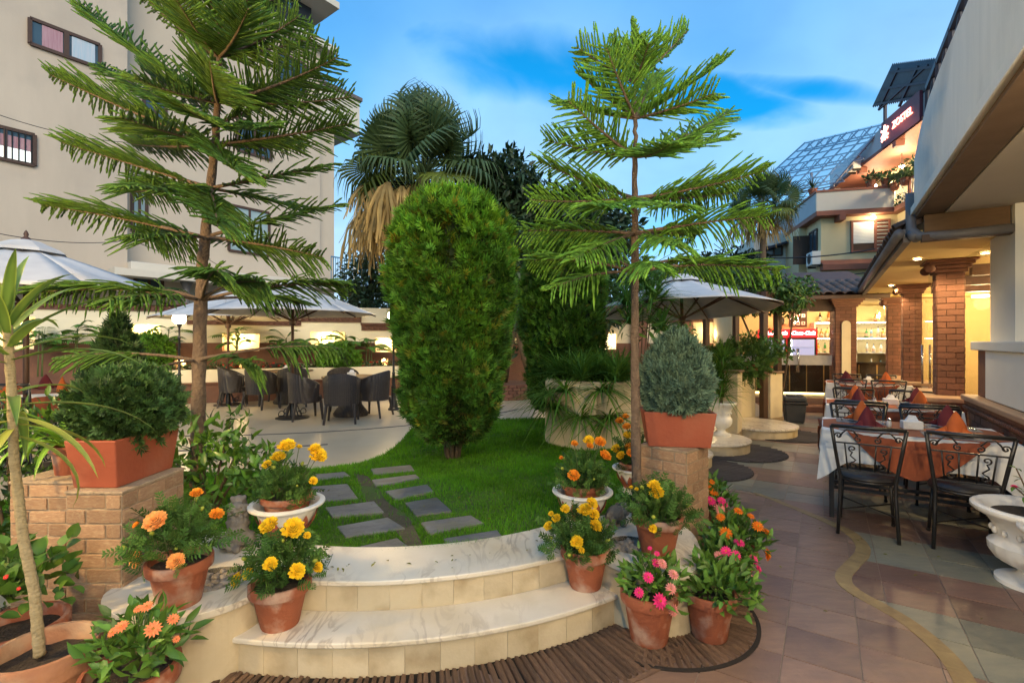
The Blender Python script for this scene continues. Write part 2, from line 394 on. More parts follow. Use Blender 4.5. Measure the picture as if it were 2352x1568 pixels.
def t_feather(pairs=5, w=.12, ll=.34):
    "pinnate ferny leaf of length 1"
    V = []; F = []; T = []
    def diamond(p, d, l, w_, z):
        o = len(V); d = Vector(d).normalized(); s = Vector((d.y, -d.x, 0)); p = Vector(p)
        for q, tt in ((p, .8), (p+d*l*.45+s*w_*.5, 1), (p+d*l, 1.15), (p+d*l*.45-s*w_*.5, 1)):
            V.append((q.x, q.y, z-.22*q.y*q.y+.05*abs(q.x))); T.append((tt, tt, tt))
        F.extend([(o, o+1, o+2), (o, o+2, o+3)])
    for i in range(pairs):
        t = .15+.7*i/(pairs-1)
        for s in (-1, 1): diamond((0, t, 0), (s*.85, .6, 0), ll*(1-.55*abs(t-.45)), w, 0)
    diamond((0, .0, 0), (0, 1, 0), .9, .035, .005); diamond((0, .72, 0), (0, 1, 0), .32, w, 0)
    return A(V), np.array(F), A(T)
def t_spray(n=7, w=.12, spread=1.0):
    "flat fan of scale-leaved twigs, length 1"
    V = []; F = []; T = []; rnd = random.Random(3)
    for i in range(n):
        a = (i/(n-1)-.5)*spread*2; t0 = .1+.35*(1-abs(a))*rnd.random(); l = (1-.35*abs(a))*rnd.uniform(.75, 1)-t0
        b = Vector((sin(a)*t0*.3, t0, 0)); d = Vector((sin(a), cos(a), rnd.uniform(-.12, .22))); s = Vector((d.y, -d.x, 0))
        o = len(V)
        for q, tt in ((b, .45), (b+d*l*.5+s*w*.5, .9), (b+d*l, 1.5), (b+d*l*.5-s*w*.5, .9)): V.append(tuple(q)); T.append((tt, tt, tt))
        F += [(o, o+1, o+2), (o, o+2, o+3)]
    return A(V), np.array(F), A(T)
def t_finger(curve, rings=7, n=5):
    "needle-clad twig: a fuzzy tapered finger of length 1 and radius 1"
    V = []; F = []; T = []
    for i in range(rings):
        t = i/(rings-1); r = (1. if i % 2 else .62)*(1-.25*t) if i < rings-1 else .25
        for j in range(n):
            a = 2*pi*(j+.5*(i % 2))/n; V.append((r*cos(a), t, r*sin(a)+curve*t*t)); tt = (.72+.5*t)*(1.15 if i % 2 else .7); T.append((tt, tt, tt*.9))
    for i in range(rings-1):
        for j in range(n):
            a = i*n+j; b = i*n+(j+1) % n; F += [(a, b, b+n), (a, b+n, a+n)]
    return A(V), np.array(F), A(T)
def rtint(K, lo=.7, hi=1.25, warm=.12):
    b = RNG.uniform(lo, hi, (K, 1)); w = RNG.uniform(-warm, warm, (K, 1))
    return np.concatenate([b*(1+w*1.3), b*(1+w*.2), b*(1-w)], 1)
T_SPRAY = t_spray(); T_LEAF = t_leaf(); T_FEATH = t_feather(); T_NARROW = t_leaf(.22, .1, -.3); T_BLADE = t_blade()

def bez(S, C, T, n):
    t = np.linspace(0, 1, n)[:, None]; return (1-t)**2*A(S)+2*t*(1-t)*A(C)+t*t*A(T)

# -------- Norfolk pine
_fing = {}
def pine_branch(S, T, sag, droop, bare, blen, dens, root, tintk=1., roll=0.):
    """S trunk point, T tip; droop 1 = fingers hang, -1 = fingers rise"""
    S = A(S); T = A(T); L = np.linalg.norm(T-S); C = (S+T)/2+A((0, 0, sag*L))
    n = 24; pts = bez(S, C, T, n)
    mb = MB(); mb.tube(pts, [.013*(1-.75*i/(n-1))*(.6+.5*L) for i in range(n)], 6)
    K = max(6, int(L*(1-bare)/dens)); t = bare+(1-bare)*(np.arange(K)+RNG.uniform(.2, .8, K))/K
    pos = (1-t)[:, None]**2*S+2*(t*(1-t))[:, None]*C+(t*t)[:, None]*T
    d = norm(2*(1-t)[:, None]*(C-S)+2*t[:, None]*(T-C))
    up = A((0, 0, 1.)); side = norm(np.cross(d, up)); nu = np.cross(side, d)
    rl = roll*np.linspace(.7, 1.15, K)[:, None]; side, nu = side*np.cos(rl)+nu*np.sin(rl), nu*np.cos(rl)-side*np.sin(rl)
    parts = []
    key = round(droop*4)/4
    if key not in _fing: _fing[key] = [t_finger(-key*c) for c in (.28, .5)]
    env = np.minimum(1, .35+(t-bare)/(1-bare)*3.5)*np.minimum(1, .30+1.35*(1-t)**.75)
    for s in (-1, 1, 0):
        if s == 0:
            sel = RNG.random(K) < .22; k = sel.sum()
            if k < 2: continue
            dd = d[sel]*.7+nu[sel]*.5+side[sel]*RNG.normal(0, .35, (k, 1)); p = pos[sel]; ln = blen*env[sel]*.7
        else:
            dd = d*(.5+.45*t[:, None])+side*s*.85+nu*(.22-.28*droop)+RNG.normal(0, .09, (K, 3)); p = pos; ln = blen*env*RNG.uniform(.62, 1.15, K)
        k = len(p); fr = frames(dd, up)
        tn = rtint(k, .75, 1.15, .1)*tintk
        tmpl = _fing[key][RNG.integers(2)]
        rad = .0087*(.8+.4*RNG.random(k))
        sc = np.stack([rad, ln, rad], 1)
        TV, TF, TT = tmpl
        # curvature scales with the length, not with the radius
        v = np.repeat(TV[None], k, 0).copy(); cz = np.array([(-key*(.28 if tmpl is _fing[key][0] else .5))*y*y for y in TV[:, 1]])
        v[:, :, 2] -= cz[None]; v = v*sc[:, None, :]; v[:, :, 2] += cz[None]*ln[:, None]
        V = np.einsum('kij,knj->kni', fr, v)+p[:, None, :]
        F = TF[None]+(np.arange(k)*len(TV))[:, None, None]
        parts.append((V.reshape(-1, 3), F.reshape(-1, 3), (tn[:, None, :]*TT[None]).reshape(-1, 3)))
    o = mb.build('branch', M_bark, root, smooth=True)
    leafobj('needles', join(parts), M_pine, o)
    return o
def pine(label, trunk, rads, branches, leader, dens=.021, blen=.2, tintk=1.):
    root = thing('norfolk_pine', trunk[0], label, 'tree', 'tall young pines either side of the stepping stones')
    pts = []; rr = []
    for i in range(len(trunk)-1):
        for k in range(6):
            t = k/6; p = A(trunk[i])*(1-t)+A(trunk[i+1])*t; r = rads[i]*(1-t)+rads[i+1]*t
            pts.append(p+RNG.normal(0, .0025, 3)); rr.append(r*(1+.09*random.uniform(-1, 1)))
    pts.append(A(trunk[-1])); rr.append(rads[-1])
    MB().tube(pts, rr, 12).build('trunk', M_bark, root, smooth=True)
    for b in branches:
        S, T, sag, droop, bare, bl = b
        sd = 1 if T.x > S.x else -1; lat = min(1, abs(T.x-S.x)/.6)
        pine_branch(S, T, sag, droop, bare, bl*blen/.2, dens, root, tintk, sd*lat*random.uniform(.35, .85)*(1 if random.random() < .75 else -.6))
    if leader is not None: pine_branch(trunk[-1], leader, .0, -.5, .0, .09, dens*.7, root, tintk)
    return root

# -------- leafy masses
def crown(name, parent, K, sampler, tmpl, size, m, out=.6, upk=.5, lo=.6, hi=1.25, warm=.1, droop=0., kind='stuff'):
    "leaves over a crown; sampler(K) -> positions, outward normals"
    p, nrm = sampler(K)
    d = nrm*out+A((0, 0, upk-droop))+RNG.normal(0, .45, (K, 3)); up = nrm*.6+A((0, 0, .5))+RNG.normal(0, .5, (K, 3))
    return leafobj(name, scatter(tmpl, p, frames(d, up), size*RNG.uniform(.65, 1.3, K), rtint(K, lo, hi, warm)), m, parent, kind)
def blobs(cs, shell=.55):
    "sampler over several ellipsoid clumps (centre, radii)"
    w = A([c[1][0]*c[1][1]+c[1][1]*c[1][2]+c[1][0]*c[1][2] for c in cs]); w = w/w.sum()
    def f(K):
        idx = RNG.choice(len(cs), K, p=w); C = A([c[0] for c in cs])[idx]; Rr = A([c[1] for c in cs])[idx]
        n = norm(RNG.normal(0, 1, (K, 3))); r = shell+(1-shell)*RNG.random((K, 1))**.6
        r = r*(1+.10*np.sin(n[:, :1]*7+idx[:, None])+.10*np.sin(n[:, 2:]*9+2*n[:, 1:2]*6))
        return C+n*Rr*r, n
    return f
def column_sampler(c, prof, H, shell=.14, seed=0):
    hs = A([p[0] for p in prof]); rs = A([p[1] for p in prof]); c = A(c)
    def f(K):
        hh = np.linspace(0, 1, 200); rr = np.interp(hh, hs, rs); w = rr+.08; w /= w.sum()
        h = RNG.choice(hh, K, p=w)+RNG.uniform(-.0025, .0025, K); h = np.clip(h, 0, 1)
        a = RNG.uniform(0, 2*pi, K); r = np.interp(h, hs, rs)
        dr = (np.interp(np.clip(h+.02, 0, 1), hs, rs)-np.interp(np.clip(h-.02, 0, 1), hs, rs))/(.04*H)
        lump = 1+.05*np.sin(5*a+9*h*H+seed)+.05*np.sin(3*a-5*h*H+1.3*seed)+.03*np.sin(11*a+4*h*H)
        rad = r*lump*(1-shell*RNG.random(K)**1.5)
        top = h > .985
        rad = np.where(top, r*np.sqrt(RNG.random(K)), rad)
        n = np.stack([np.cos(a), np.sin(a), np.clip(-dr, -1, 3)], 1); n = norm(n)
        return np.stack([c[0]+rad*np.cos(a), c[1]+rad*np.sin(a), c[2]+h*H], 1), n
    return f
def thuja(label, base, prof, H, z0, K, size, core=.84, group=None, lo=.55, hi=1.2, m=None, warm=.12, stems=6, trunk_r=.03, tmpl=None, name='columnar_conifer', patch=0., seed=0.):
    root = thing(name, base, label, 'conifer', group); bx, by, bz = base
    mb = MB()
    for i in range(stems):
        a = 2*pi*i/stems; q = .11 if stems > 1 else 0
        mb.tube([(bx+q*.5*cos(a), by+q*.5*sin(a), bz-.02), (bx+q*cos(a), by+q*sin(a), z0+.1), (bx+q*2.2*cos(a), by+q*2.2*sin(a), z0+.4)], [trunk_r, trunk_r*.8, trunk_r*.5], 6)
    mb.build('trunk', M_bark, root, smooth=True)
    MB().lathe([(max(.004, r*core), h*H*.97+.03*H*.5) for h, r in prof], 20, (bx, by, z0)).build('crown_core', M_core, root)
    s = column_sampler((bx, by, z0), prof, H)
    def s2(k):
        p, n = s(k)
        # thin patches where old wood shows: the sprays there sit deeper
        q = p-A((bx, by, 0)); w = np.sin(q[:, 0]*5.3+1.1*seed)*np.sin(q[:, 2]*3.7+q[:, 1]*4.1+seed)+.6*np.sin(q[:, 0]*11+q[:, 2]*9)*np.sin(q[:, 1]*12-q[:, 2]*7)
        w = np.clip((w-.35)*1.6, 0, 1); f = 1-.13*w[:, None]*patch; p = np.concatenate([A((bx, by))+q[:, :2]*f, p[:, 2:]], 1)
        s2.w = w; s2.h = (p[:, 2]-z0)/H
        return p, n
    p, nrm = s2(K); d = nrm*.55+A((0, 0, .75))+RNG.normal(0, .5, (K, 3)); up = nrm*.6+A((0, 0, .5))+RNG.normal(0, .5, (K, 3))
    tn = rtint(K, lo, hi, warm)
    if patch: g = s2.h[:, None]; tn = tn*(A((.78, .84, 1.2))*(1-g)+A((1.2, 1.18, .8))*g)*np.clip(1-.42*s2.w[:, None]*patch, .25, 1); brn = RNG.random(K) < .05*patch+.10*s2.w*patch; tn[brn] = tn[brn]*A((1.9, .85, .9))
    leafobj('crown', scatter(tmpl or T_SPRAY, p, frames(d, up), size*RNG.uniform(.55, 1.4, K), tn), m or M_leafm, root)
    return root
def strap_leaf(p, d, L, w, curve, m, parent, tint=(1,1,1), edge=None, seg=9, name='leaf', twist=0.):
    "one long strap leaf as a mesh of its own"
    d = Vector(d).normalized(); side = d.cross(Vector((0,0,1)))
    side = side.normalized() if side.length > 1e-3 else Vector((1,0,0)); V = []; F = []; T = []
    q = Vector(p); ang = math.asin(max(-1, min(1, d.z))); hd = Vector((d.x, d.y, 0)); hd = hd.normalized() if hd.length > 1e-3 else Vector((.7,.7,0))
    for i in range(seg+1):
        t = i/seg; ww = w*.5*max(.0, (1-t**3.0))*(.45+.55*min(1, t*4)); up = side.cross(Vector((hd.x*cos(ang), hd.y*cos(ang), sin(ang))))
        s2 = side*cos(twist*t)+up*sin(twist*t)
        for k, fx in enumerate((-1, -.72, 0, .72, 1)):
            V.append(tuple(q+s2*ww*fx+up*abs(fx)*ww*.35)); T.append(edge if (edge and abs(fx) == 1) else tuple(c*(.9 if fx else 1.15) for c in tint))
        if i < seg:
            for k in range(4): a = i*5+k; F.append((a, a+1, a+6, a+5))
        ang -= curve/seg*(.4+1.2*t); q = q+Vector((hd.x*cos(ang), hd.y*cos(ang), sin(ang)))*L/seg
    o = bpy.data.objects.new(name, np_mesh(name, A(V), np.array(F), m, A(T))); COL.objects.link(o)
    if parent: adopt(o, parent)
    return o
def strap_clump(c, K, L, w, curve, spread=1., tint=(1,1,1), zj=0.):
    "arrays for a tuft of many thin strap leaves"
    parts = []
    for cu in (curve*.6, curve, curve*1.4):
        k = max(2, K//3); a = RNG.uniform(0, 2*pi, k); e = RNG.uniform(.35, 1.45, k)/max(.3, spread)
        d = np.stack([np.cos(a)*np.cos(e), np.sin(a)*np.cos(e), np.sin(e)], 1)
        pos = A(c)+np.stack([np.cos(a), np.sin(a), a*0], 1)*RNG.uniform(0, .03, (k, 1))+A((0,0,1))*RNG.uniform(-zj, zj, (k, 1))
        parts.append(scatter(t_blade(w/L*1., -cu, 5), pos, frames(d, (0, 0, 1)), L*RNG.uniform(.6, 1.15, k), rtint(k, .7, 1.25, .12)*A(tint)))
    return join(parts)

# -------- flowers
def pompom_mesh(name, col, layers=6, r=1.):
    P_ = []; D_ = []; S_ = []; tn = []
    for i in range(layers):
        th = (i+.3)/layers*1.75; n = max(1, int(16*sin(th)+2))
        for j in range(n):
            a = 2*pi*(j+.5*(i % 2))/n+random.uniform(-.2, .2); nn = A((sin(th)*cos(a), sin(th)*sin(a), cos(th)))
            P_.append(nn*r*A((.62, .62, .38))); D_.append(nn*.8+A((cos(a), sin(a), .1))*.5+RNG.normal(0, .14, 3)); S_.append(r*random.uniform(.42, .6)); k = random.uniform(.82, 1.12); tn.append(A(col)*k)
    tm = t_leaf(.95, .35, .35, 3, .6)
    V, F, T = scatter(tm, A(P_), frames(A(D_), A(P_)*1+A((0,0,.3))), A(S_), A(tn))
    mb = MB(); mb.ball((0, 0, -.02*r), r*.62, 8, 5, (1, 1, .62))
    F2 = []
    for f in mb.f:
        if len(f) == 4: F2 += [(f[0], f[1], f[2]), (f[0], f[2], f[3])]
        else: F2.append(f)
    V, F, T = join([(V, F, T), (A(mb.v), np.array(F2), np.tile(A(col)*.55, (len(mb.v), 1)))])
    return np_mesh(name, V, F, M_petal, T)
def daisy_mesh(name, col, eye, r=1., rows=3):
    parts = []; tm = t_leaf(.36, .12, -.15, 3, .5)
    for q in range(rows):
        n = 13-2*q; a = np.arange(n)*2*pi/n+q*.25; el = .12+.32*q
        d = np.stack([np.cos(a)*cos(el), np.sin(a)*cos(el), np.full(n, sin(el))], 1)
        tn = A(col)*RNG.uniform(.8, 1.15, (n, 1)); parts.append(scatter(tm, d*.1*r+A((0, 0, .03*q*r)), frames(d, (0, 0, 1)), np.full(n, r*(1-.2*q)), tn))
    mb = MB(); mb.ball((0, 0, .12*r), .24*r, 8, 4, (1, 1, .8)); F2 = []
    for f in mb.f: F2 += [f] if len(f) == 3 else [(f[0], f[1], f[2]), (f[0], f[2], f[3])]
    parts.append((A(mb.v), np.array(F2), np.tile(A(eye), (len(mb.v), 1))))
    V, F, T = join(parts); return np_mesh(name, V, F, M_petal, T)
FL = {'yel': pompom_mesh('marigold_yellow', (1, .70, .04)), 'ora': pompom_mesh('marigold_orange', (1, .42, .05)), 'pale': pompom_mesh('marigold_apricot', (1, .52, .19)),
      'pink': daisy_mesh('zinnia_pink', (.85, .05, .27), (.55, .2, .03)), 'peach': daisy_mesh('zinnia_peach', (.88, .30, .14), (.5, .25, .05)), 'rose': daisy_mesh('zinnia_rose', (.82, .33, .33), (.5, .25, .1)),
      'zor': daisy_mesh('zinnia_orange', (.9, .24, .02), (.5, .3, .02)), 'white': daisy_mesh('small_white', (.8, .8, .75), (.7, .5, .1), 1, 1), 'red': daisy_mesh('small_red', (.75, .04, .05), (.5, .3, .05), 1, 2)}
# ------------------------------------------------------------------ the setting
def inside(p, poly):
    x, y = p[0], p[1]; c = False; j = len(poly)-1
    for i in range(len(poly)):
        xi, yi = poly[i][0], poly[i][1]; xj, yj = poly[j][0], poly[j][1]
        if (yi > y) != (yj > y) and x < (xj-xi)*(y-yi)/(yj-yi)+xi: c = not c
        j = i
    return c
def prism_hole(outer, holes, z0, z1):
    bm = bmesh.new(); edges = []
    for lp in [outer]+holes:
        vs = [bm.verts.new((p[0], p[1], z0)) for p in lp]
        edges += [bm.edges.new((vs[i], vs[(i+1) % len(vs)])) for i in range(len(vs))]
    bmesh.ops.triangle_fill(bm, use_beauty=True, use_dissolve=False, edges=edges)
    r = bmesh.ops.extrude_face_region(bm, geom=bm.faces[:]); vv = [g for g in r['geom'] if isinstance(g, bmesh.types.BMVert)]
    bmesh.ops.translate(bm, verts=vv, vec=(0, 0, z1-z0)); bmesh.ops.recalc_face_normals(bm, faces=bm.faces[:])
    mb = MB(); bm.verts.index_update(); mb.add([v.co[:] for v in bm.verts], [[v.index for v in f.verts] for f in bm.faces]); bm.free(); return mb
def bevel_box(name, bev, m):
    bm = bmesh.new(); bmesh.ops.create_cube(bm, size=1.)
    bmesh.ops.bevel(bm, geom=bm.edges[:], offset=bev, segments=1, affect='EDGES', profile=.5)
    me = bpy.data.meshes.new(name); bm.to_mesh(me); bm.free(); me.materials.append(m); return me
BR = bevel_box('brick', .035, M_brick); BRD = bevel_box('brick', .03, M_brickd)
def brick_face(parent, o, u, n, length, h, me, blen=.2, course=.068, gap=.009, th=.05, proud=.006, half=0, jit=.003, name='brick'):
    "bricks in running bond on one face; o = lower corner, u along, n outward"
    o = Vector(o); u = Vector(u).normalized(); n = Vector(n).normalized(); rows = max(1, int(round(h/course))); ch = h/rows
    Mx = Matrix((u, n, Vector((0,0,1)))).transposed().to_4x4(); rot = Mx.to_euler()
    for r in range(rows):
        x = -blen*.5 if (r+half) % 2 else 0.
        while x < length-.01:
            a = max(0, x); b = min(length, x+blen*random.uniform(.96, 1.04) if x > 0 else x+blen)
            if length-b < .04: b = length
            if b-a > .025:
                c = o+u*((a+b)/2)+Vector((0,0,1))*((r+.5)*ch)+n*(proud-th/2+random.uniform(-jit, jit))
                inst(name, me, parent, c, rot, (b-a-gap, th, ch-gap))
            x = b if b > 0 else x+blen

ground = MB().box((0, 300, -.06), (1600, 1600, .02)).build('ground', mat('earth', (.09,.075,.055), .95, (.06,.05,.035), 3, .3, 20)); tag(ground, kind='structure')

CC = Vector((-.81, 4.58, 0))
def pol(r, deg, z=0., c=CC): return Vector((c.x+r*sin(R(deg)), c.y-r*cos(R(deg)), z))
def ring(mb, r0, r1, a0, a1, z0, z1, n=40, c=CC):
    pts = [pol(r1, a0+(a1-a0)*i/n, 0, c) for i in range(n+1)]+[pol(r0, a1-(a1-a0)*i/n, 0, c) for i in range(n+1)]
    return mb.prism([(p.x, p.y) for p in pts], z0, z1)
TZ = .15                                         # terrace level
def lz(x, y):
    "lawn level: a gentle bank falling from the steps to the terrace"
    t = min(1, max(0, (y-3.1)/2.6)); return .306-.150*(t*t*(3-2*t))
def GL(px, py, up=0.):
    z = .3
    for _ in range(12): p = G(px, py, z+up); z = lz(p.x, p.y)
    return p
PLAT = [(-16, 2.72), (-1.9, 2.72), (-1.72, 2.8)]+[tuple(pol(1.95, a)[:2]) for a in range(-28, 40, 4)]+[(.9, 3.3), (1.22, 3.55), (1.55, 4.6), (1.85, 5.6), (2.3, 6.5), (3.0, 7.2), (3.55, 8.0), (4.5, 8.75), (5.1, 9.8), (7, 16), (-2, 17.5), (-16, 14)]
plat = MB().prism(PLAT, -.02, TZ).build('terrace', M_terr); tag(plat, kind='structure')
LAWN = [tuple(pol(1.86, a)[:2]) for a in range(-26, 38, 4)]+[(.55, 3.35), (.85, 3.45), (1.12, 3.6), (1.4, 4.4), (1.5, 5.2), (1.5, 6.2), (1.2, 8.0)]+[tuple(GL(*q)[:2]) for q in ((1215,952),(1130,953),(1030,965),(945,985),(925,1008),(905,1028),(882,1044),(830,1062),(739,1075),(660,1080),(590,1082),(480,1085))]+[(-3.9, 4.0), (-3.8, 3.2), (-3.2, 2.95), (-1.95, 2.9)]
M_soil = mat('lawn_soil', (.05,.11,.012), .95, (.055,.075,.02), 7, .6, 60)
def ins(poly, q):
    c = np.zeros(len(q), bool); j = len(poly)-1
    for i in range(len(poly)):
        xi, yi = poly[i]; xj, yj = poly[j]
        m = ((yi > q[:, 1]) != (yj > q[:, 1])) & (q[:, 0] < (xj-xi)*(q[:, 1]-yi)/(yj-yi+1e-12)+xi); c ^= m; j = i
    return c
def make_lawn():
    st = .03; x0, y0, nx, ny = -4.2, 2.6, 200, 190
    X_, Y_ = np.meshgrid(np.arange(nx), np.arange(ny)); cxy = np.stack([x0+(X_+.5)*st, y0+(Y_+.5)*st], -1).reshape(-1, 2); k = ins(LAWN, cxy).reshape(ny, nx)
    bm = bmesh.new(); vs = {}
    def vt(i, j):
        if (i, j) not in vs: x = x0+i*st; y = y0+j*st; vs[(i, j)] = bm.verts.new((x, y, lz(x, y)+.004*sin(7*x)*sin(6*y)))
        return vs[(i, j)]
    for j in range(ny):
        for i in range(nx):
            if k[j, i]: bm.faces.new((vt(i, j), vt(i+1, j), vt(i+1, j+1), vt(i, j+1)))
    be = [e for e in bm.edges if e.is_boundary]; r = bmesh.ops.extrude_edge_only(bm, edges=be)
    for g in r['geom']:
        if isinstance(g, bmesh.types.BMVert): g.co.z = .05
    me = bpy.data.meshes.new('lawn'); bm.to_mesh(me); bm.free(); me.materials.append(M_soil); o = bpy.data.objects.new('lawn', me); COL.objects.link(o); tag(o, kind='structure')
make_lawn()

# slate stepping stones, corners measured on the lawn level
def Q2(x, y): return GL((1100+x*.5312)*.67219, (1500+y*.5312)*.67219, .010)
SL = [[(312,192),(575,166),(598,205),(325,232)], [(328,262),(600,229),(628,252),(352,305)], [(400,338),(672,293),(722,335),(470,390)], [(530,412),(735,376),(835,462),(600,492)],
      [(635,535),(962,488),(1040,542),(700,605)], [(780,640),(1130,586),(1180,640),(800,672)], [(-60,228),(150,210),(178,240),(-40,268)], [(-70,305),(165,288),(228,380),(-40,402)],
      [(20,440),(330,402),(402,470),(60,500)], [(100,560),(420,502),(528,572),(160,628)], [(240,690),(490,632),(560,690),(250,735)], [(-230,240),(-110,230),(-95,268),(-220,280)]]
PATHQ = [Q2(*p) for p in ((205,215),(300,235),(420,400),(560,500),(660,690),(560,700),(430,520),(300,420))]
path = MB().slab([p+Vector((0,0,-.006)) for p in (PATHQ[0],PATHQ[1],PATHQ[2],PATHQ[7])], (0,0,-1), .02).slab([p+Vector((0,0,-.006)) for p in (PATHQ[7],PATHQ[2],PATHQ[3],PATHQ[6])], (0,0,-1), .02).slab([p+Vector((0,0,-.006)) for p in (PATHQ[6],PATHQ[3],PATHQ[4],PATHQ[5])], (0,0,-1), .02).build('stepping_stone_path', mat('bare_soil', (.085,.07,.045), .95, (.05,.05,.025), 14, .8, 60)); tag(path, kind='structure')
slate_polys = []
for q in SL:
    pl = [Q2(*p) for p in q]; c = sum(pl, Vector())/4
    lo = [(p.x+random.uniform(-.008,.008), p.y+random.uniform(-.008,.008)) for p in pl]; slate_polys.append(lo)
    dz = random.uniform(-.002,.004); MB().slab([Vector((x, y, lz(x, y)+.012+dz)) for x, y in (lo if (lo[1][0]-lo[0][0])*(lo[2][1]-lo[1][1])-(lo[1][1]-lo[0][1])*(lo[2][0]-lo[1][0]) < 0 else lo[::-1])], (0,0,-1), .03).build('slate', M_slate, path, bevel=.004)
pathpoly = [tuple(p[:2]) for p in PATHQ]
def grass():
    x0, x1, y0, y1 = -3.9, 1.5, 2.7, 8.4; K = 270000
    # density falls with distance so that near blades stay fine
    pts = np.stack([RNG.uniform(x0, x1, K), y0+(y1-y0)*RNG.random(K)**1.7], 1)
    k = ins(LAWN, pts)
    for s in slate_polys: k &= ~ins(s, pts)
    k &= ~(ins(pathpoly, pts) & (RNG.random(K) < .93))
    wear = np.sin(pts[:, 0]*2.3+.4)*np.sin(pts[:, 1]*2.9)+.5*np.sin(pts[:, 0]*7.1)*np.sin(pts[:, 1]*6.3+1); near = np.exp(-((pts[:, 0]+.95)**2+(pts[:, 1]-3.4)**2)/.9)
    k &= ~(RNG.random(K) < np.clip(.15+.35*wear, 0, .5)*.5+.35*near)
    p = pts[k]; n = len(p); far = np.clip((p[:, 1]-2.7)/4, 0, 1)
    h = RNG.uniform(.014, .036, n)*(1+.3*far)*(1+.25*np.sin(p[:, 0]*5)*np.sin(p[:, 1]*4)); w = .0022*(1+1.6*far); a = RNG.uniform(0, 2*pi, n); ln = RNG.uniform(.2, .8, n)*h; b = RNG.uniform(0, 2*pi, n)
    tt_ = np.clip((p[:, 1]-3.1)/2.6, 0, 1); z = .304-.150*(tt_*tt_*(3-2*tt_))
    V = np.stack([np.stack([p[:, 0]-np.cos(a)*w, p[:, 1]-np.sin(a)*w, z], 1), np.stack([p[:, 0]+np.cos(a)*w, p[:, 1]+np.sin(a)*w, z], 1), np.stack([p[:, 0]+np.cos(b)*ln, p[:, 1]+np.sin(b)*ln, z+h], 1)], 1)
    pat = .85+.22*np.sin(p[:, 0]*3.1+1)*np.sin(p[:, 1]*2.7)+.12*np.sin(p[:, 0]*11)*np.sin(p[:, 1]*9+2)
    t = rtint(n, .75, 1.2, .12)*pat[:, None]
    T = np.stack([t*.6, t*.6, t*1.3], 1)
    o = leafobj('lawn_grass', (V.reshape(-1, 3), np.arange(3*n).reshape(-1, 3), T.reshape(-1, 3)), mat('grass_blade', (.12,.34,.012), .55, (.085,.27,.01), 3, 0, tint=True, transl=.35, spec=.25), None, 'stuff', False)
    tag(o, 'short bright green lawn grass around the slate stepping stones', 'grass')
grass()

# fallen leaves on the lawn and steps
fl_ = []
for i in range(70):
    x, y = random.uniform(-2.2, .9), random.uniform(2.9, 5.2)
    if inside((x, y), LAWN): fl_.append((x, y, lz(x, y)+.03))
for i in range(26): q = pol(random.uniform(2.0, 2.18), random.uniform(-10, 33), .334); fl_.append(tuple(q))
for i in range(60):
    q = Vector((random.uniform(1.2, 4.), random.uniform(2.2, 6.), .004)); fl_.append(tuple(q))
k_ = len(fl_); dl = RNG.normal(0, 1, (k_, 3))*A((1, 1, .12))
lo_ = leafobj('fallen_leaves', scatter(t_leaf(.5, .3, .2), A(fl_), frames(dl, (0, 0, 1)), RNG.uniform(.012, .03, k_), A((2.2, 1.0, .6))*RNG.uniform(.5, 1.3, (k_, 1))), M_leafm); tag(lo_, 'scattered small dry leaves on lawn, steps and path', 'leaves')
# terrace inlay bands
TC = G(762, 0+905, TZ)
for i, (r, a0, a1) in enumerate((((G(800,988,TZ)-TC).length, -75, 60), ((G(640,1027,TZ)-TC).length, -65, 20))):
    ring(MB(), r-.03, r+.03, a0, a1, TZ-.004, TZ+.004, 50, TC).build('inlay_band', mat('dark_pebble_inlay', (.05,.05,.055), .6, (.12,.12,.12), 60, .8, 90, contrast=2), plat)

# ---- garden steps
steps = thing('garden_steps', (-.4, 2.3, 0), 'two curved marble steps rising to the stepping stones', 'steps')
A0, A1 = -11., 34.
o = ring(MB(), 2.12, 2.45, A0, A1, .145, .17).build('tread', M_marble, steps, bevel=.006)
o = ring(MB(), 1.82, 2.22, A0-3, A1+1, .305, .33).build('tread', M_marble, steps, bevel=.006)
ring(MB(), 2.0, 2.40, A0, A1, -.01, .144).build('step_core', M_mort, steps); ring(MB(), 1.9, 2.17, A0-3, A1+1, .15, .304).build('step_core', M_mort, steps)
for rr, z0, z1, n in ((2.425, 0., .143, 12), (2.195, .171, .303, 11)):
    a = A0; da = (A1-A0)/n
    for i in range(n):
        ring(MB(), rr-.02, rr+random.uniform(-.0012,.0012), A0+i*da+.016, A0+(i+1)*da-.016, z0, z1, 5).build('riser_tile', M_riser, steps)
def blob_poly(pts, n=6):
    "closed smooth outline through points"
    out = []; k = len(pts)
    for i in range(k):
        p0, p1, p2, p3 = [A(pts[(i+j-1) % k]) for j in range(4)]
        for s in range(n):
            t = s/n; out.append(tuple(.5*((2*p1)+(p2-p0)*t+(2*p0-5*p1+4*p2-p3)*t*t+(3*p1-p0-3*p2+p3)*t**3)))
    return out
def circ(c, r, n=20): return [(c[0]+r*cos(2*pi*i/n), c[1]+r*sin(2*pi*i/n)) for i in range(n)]
M_peb = mat('pebble', (.33,.29,.24), .55, (.20,.17,.14), 7, .1, 40, ovar=.35)
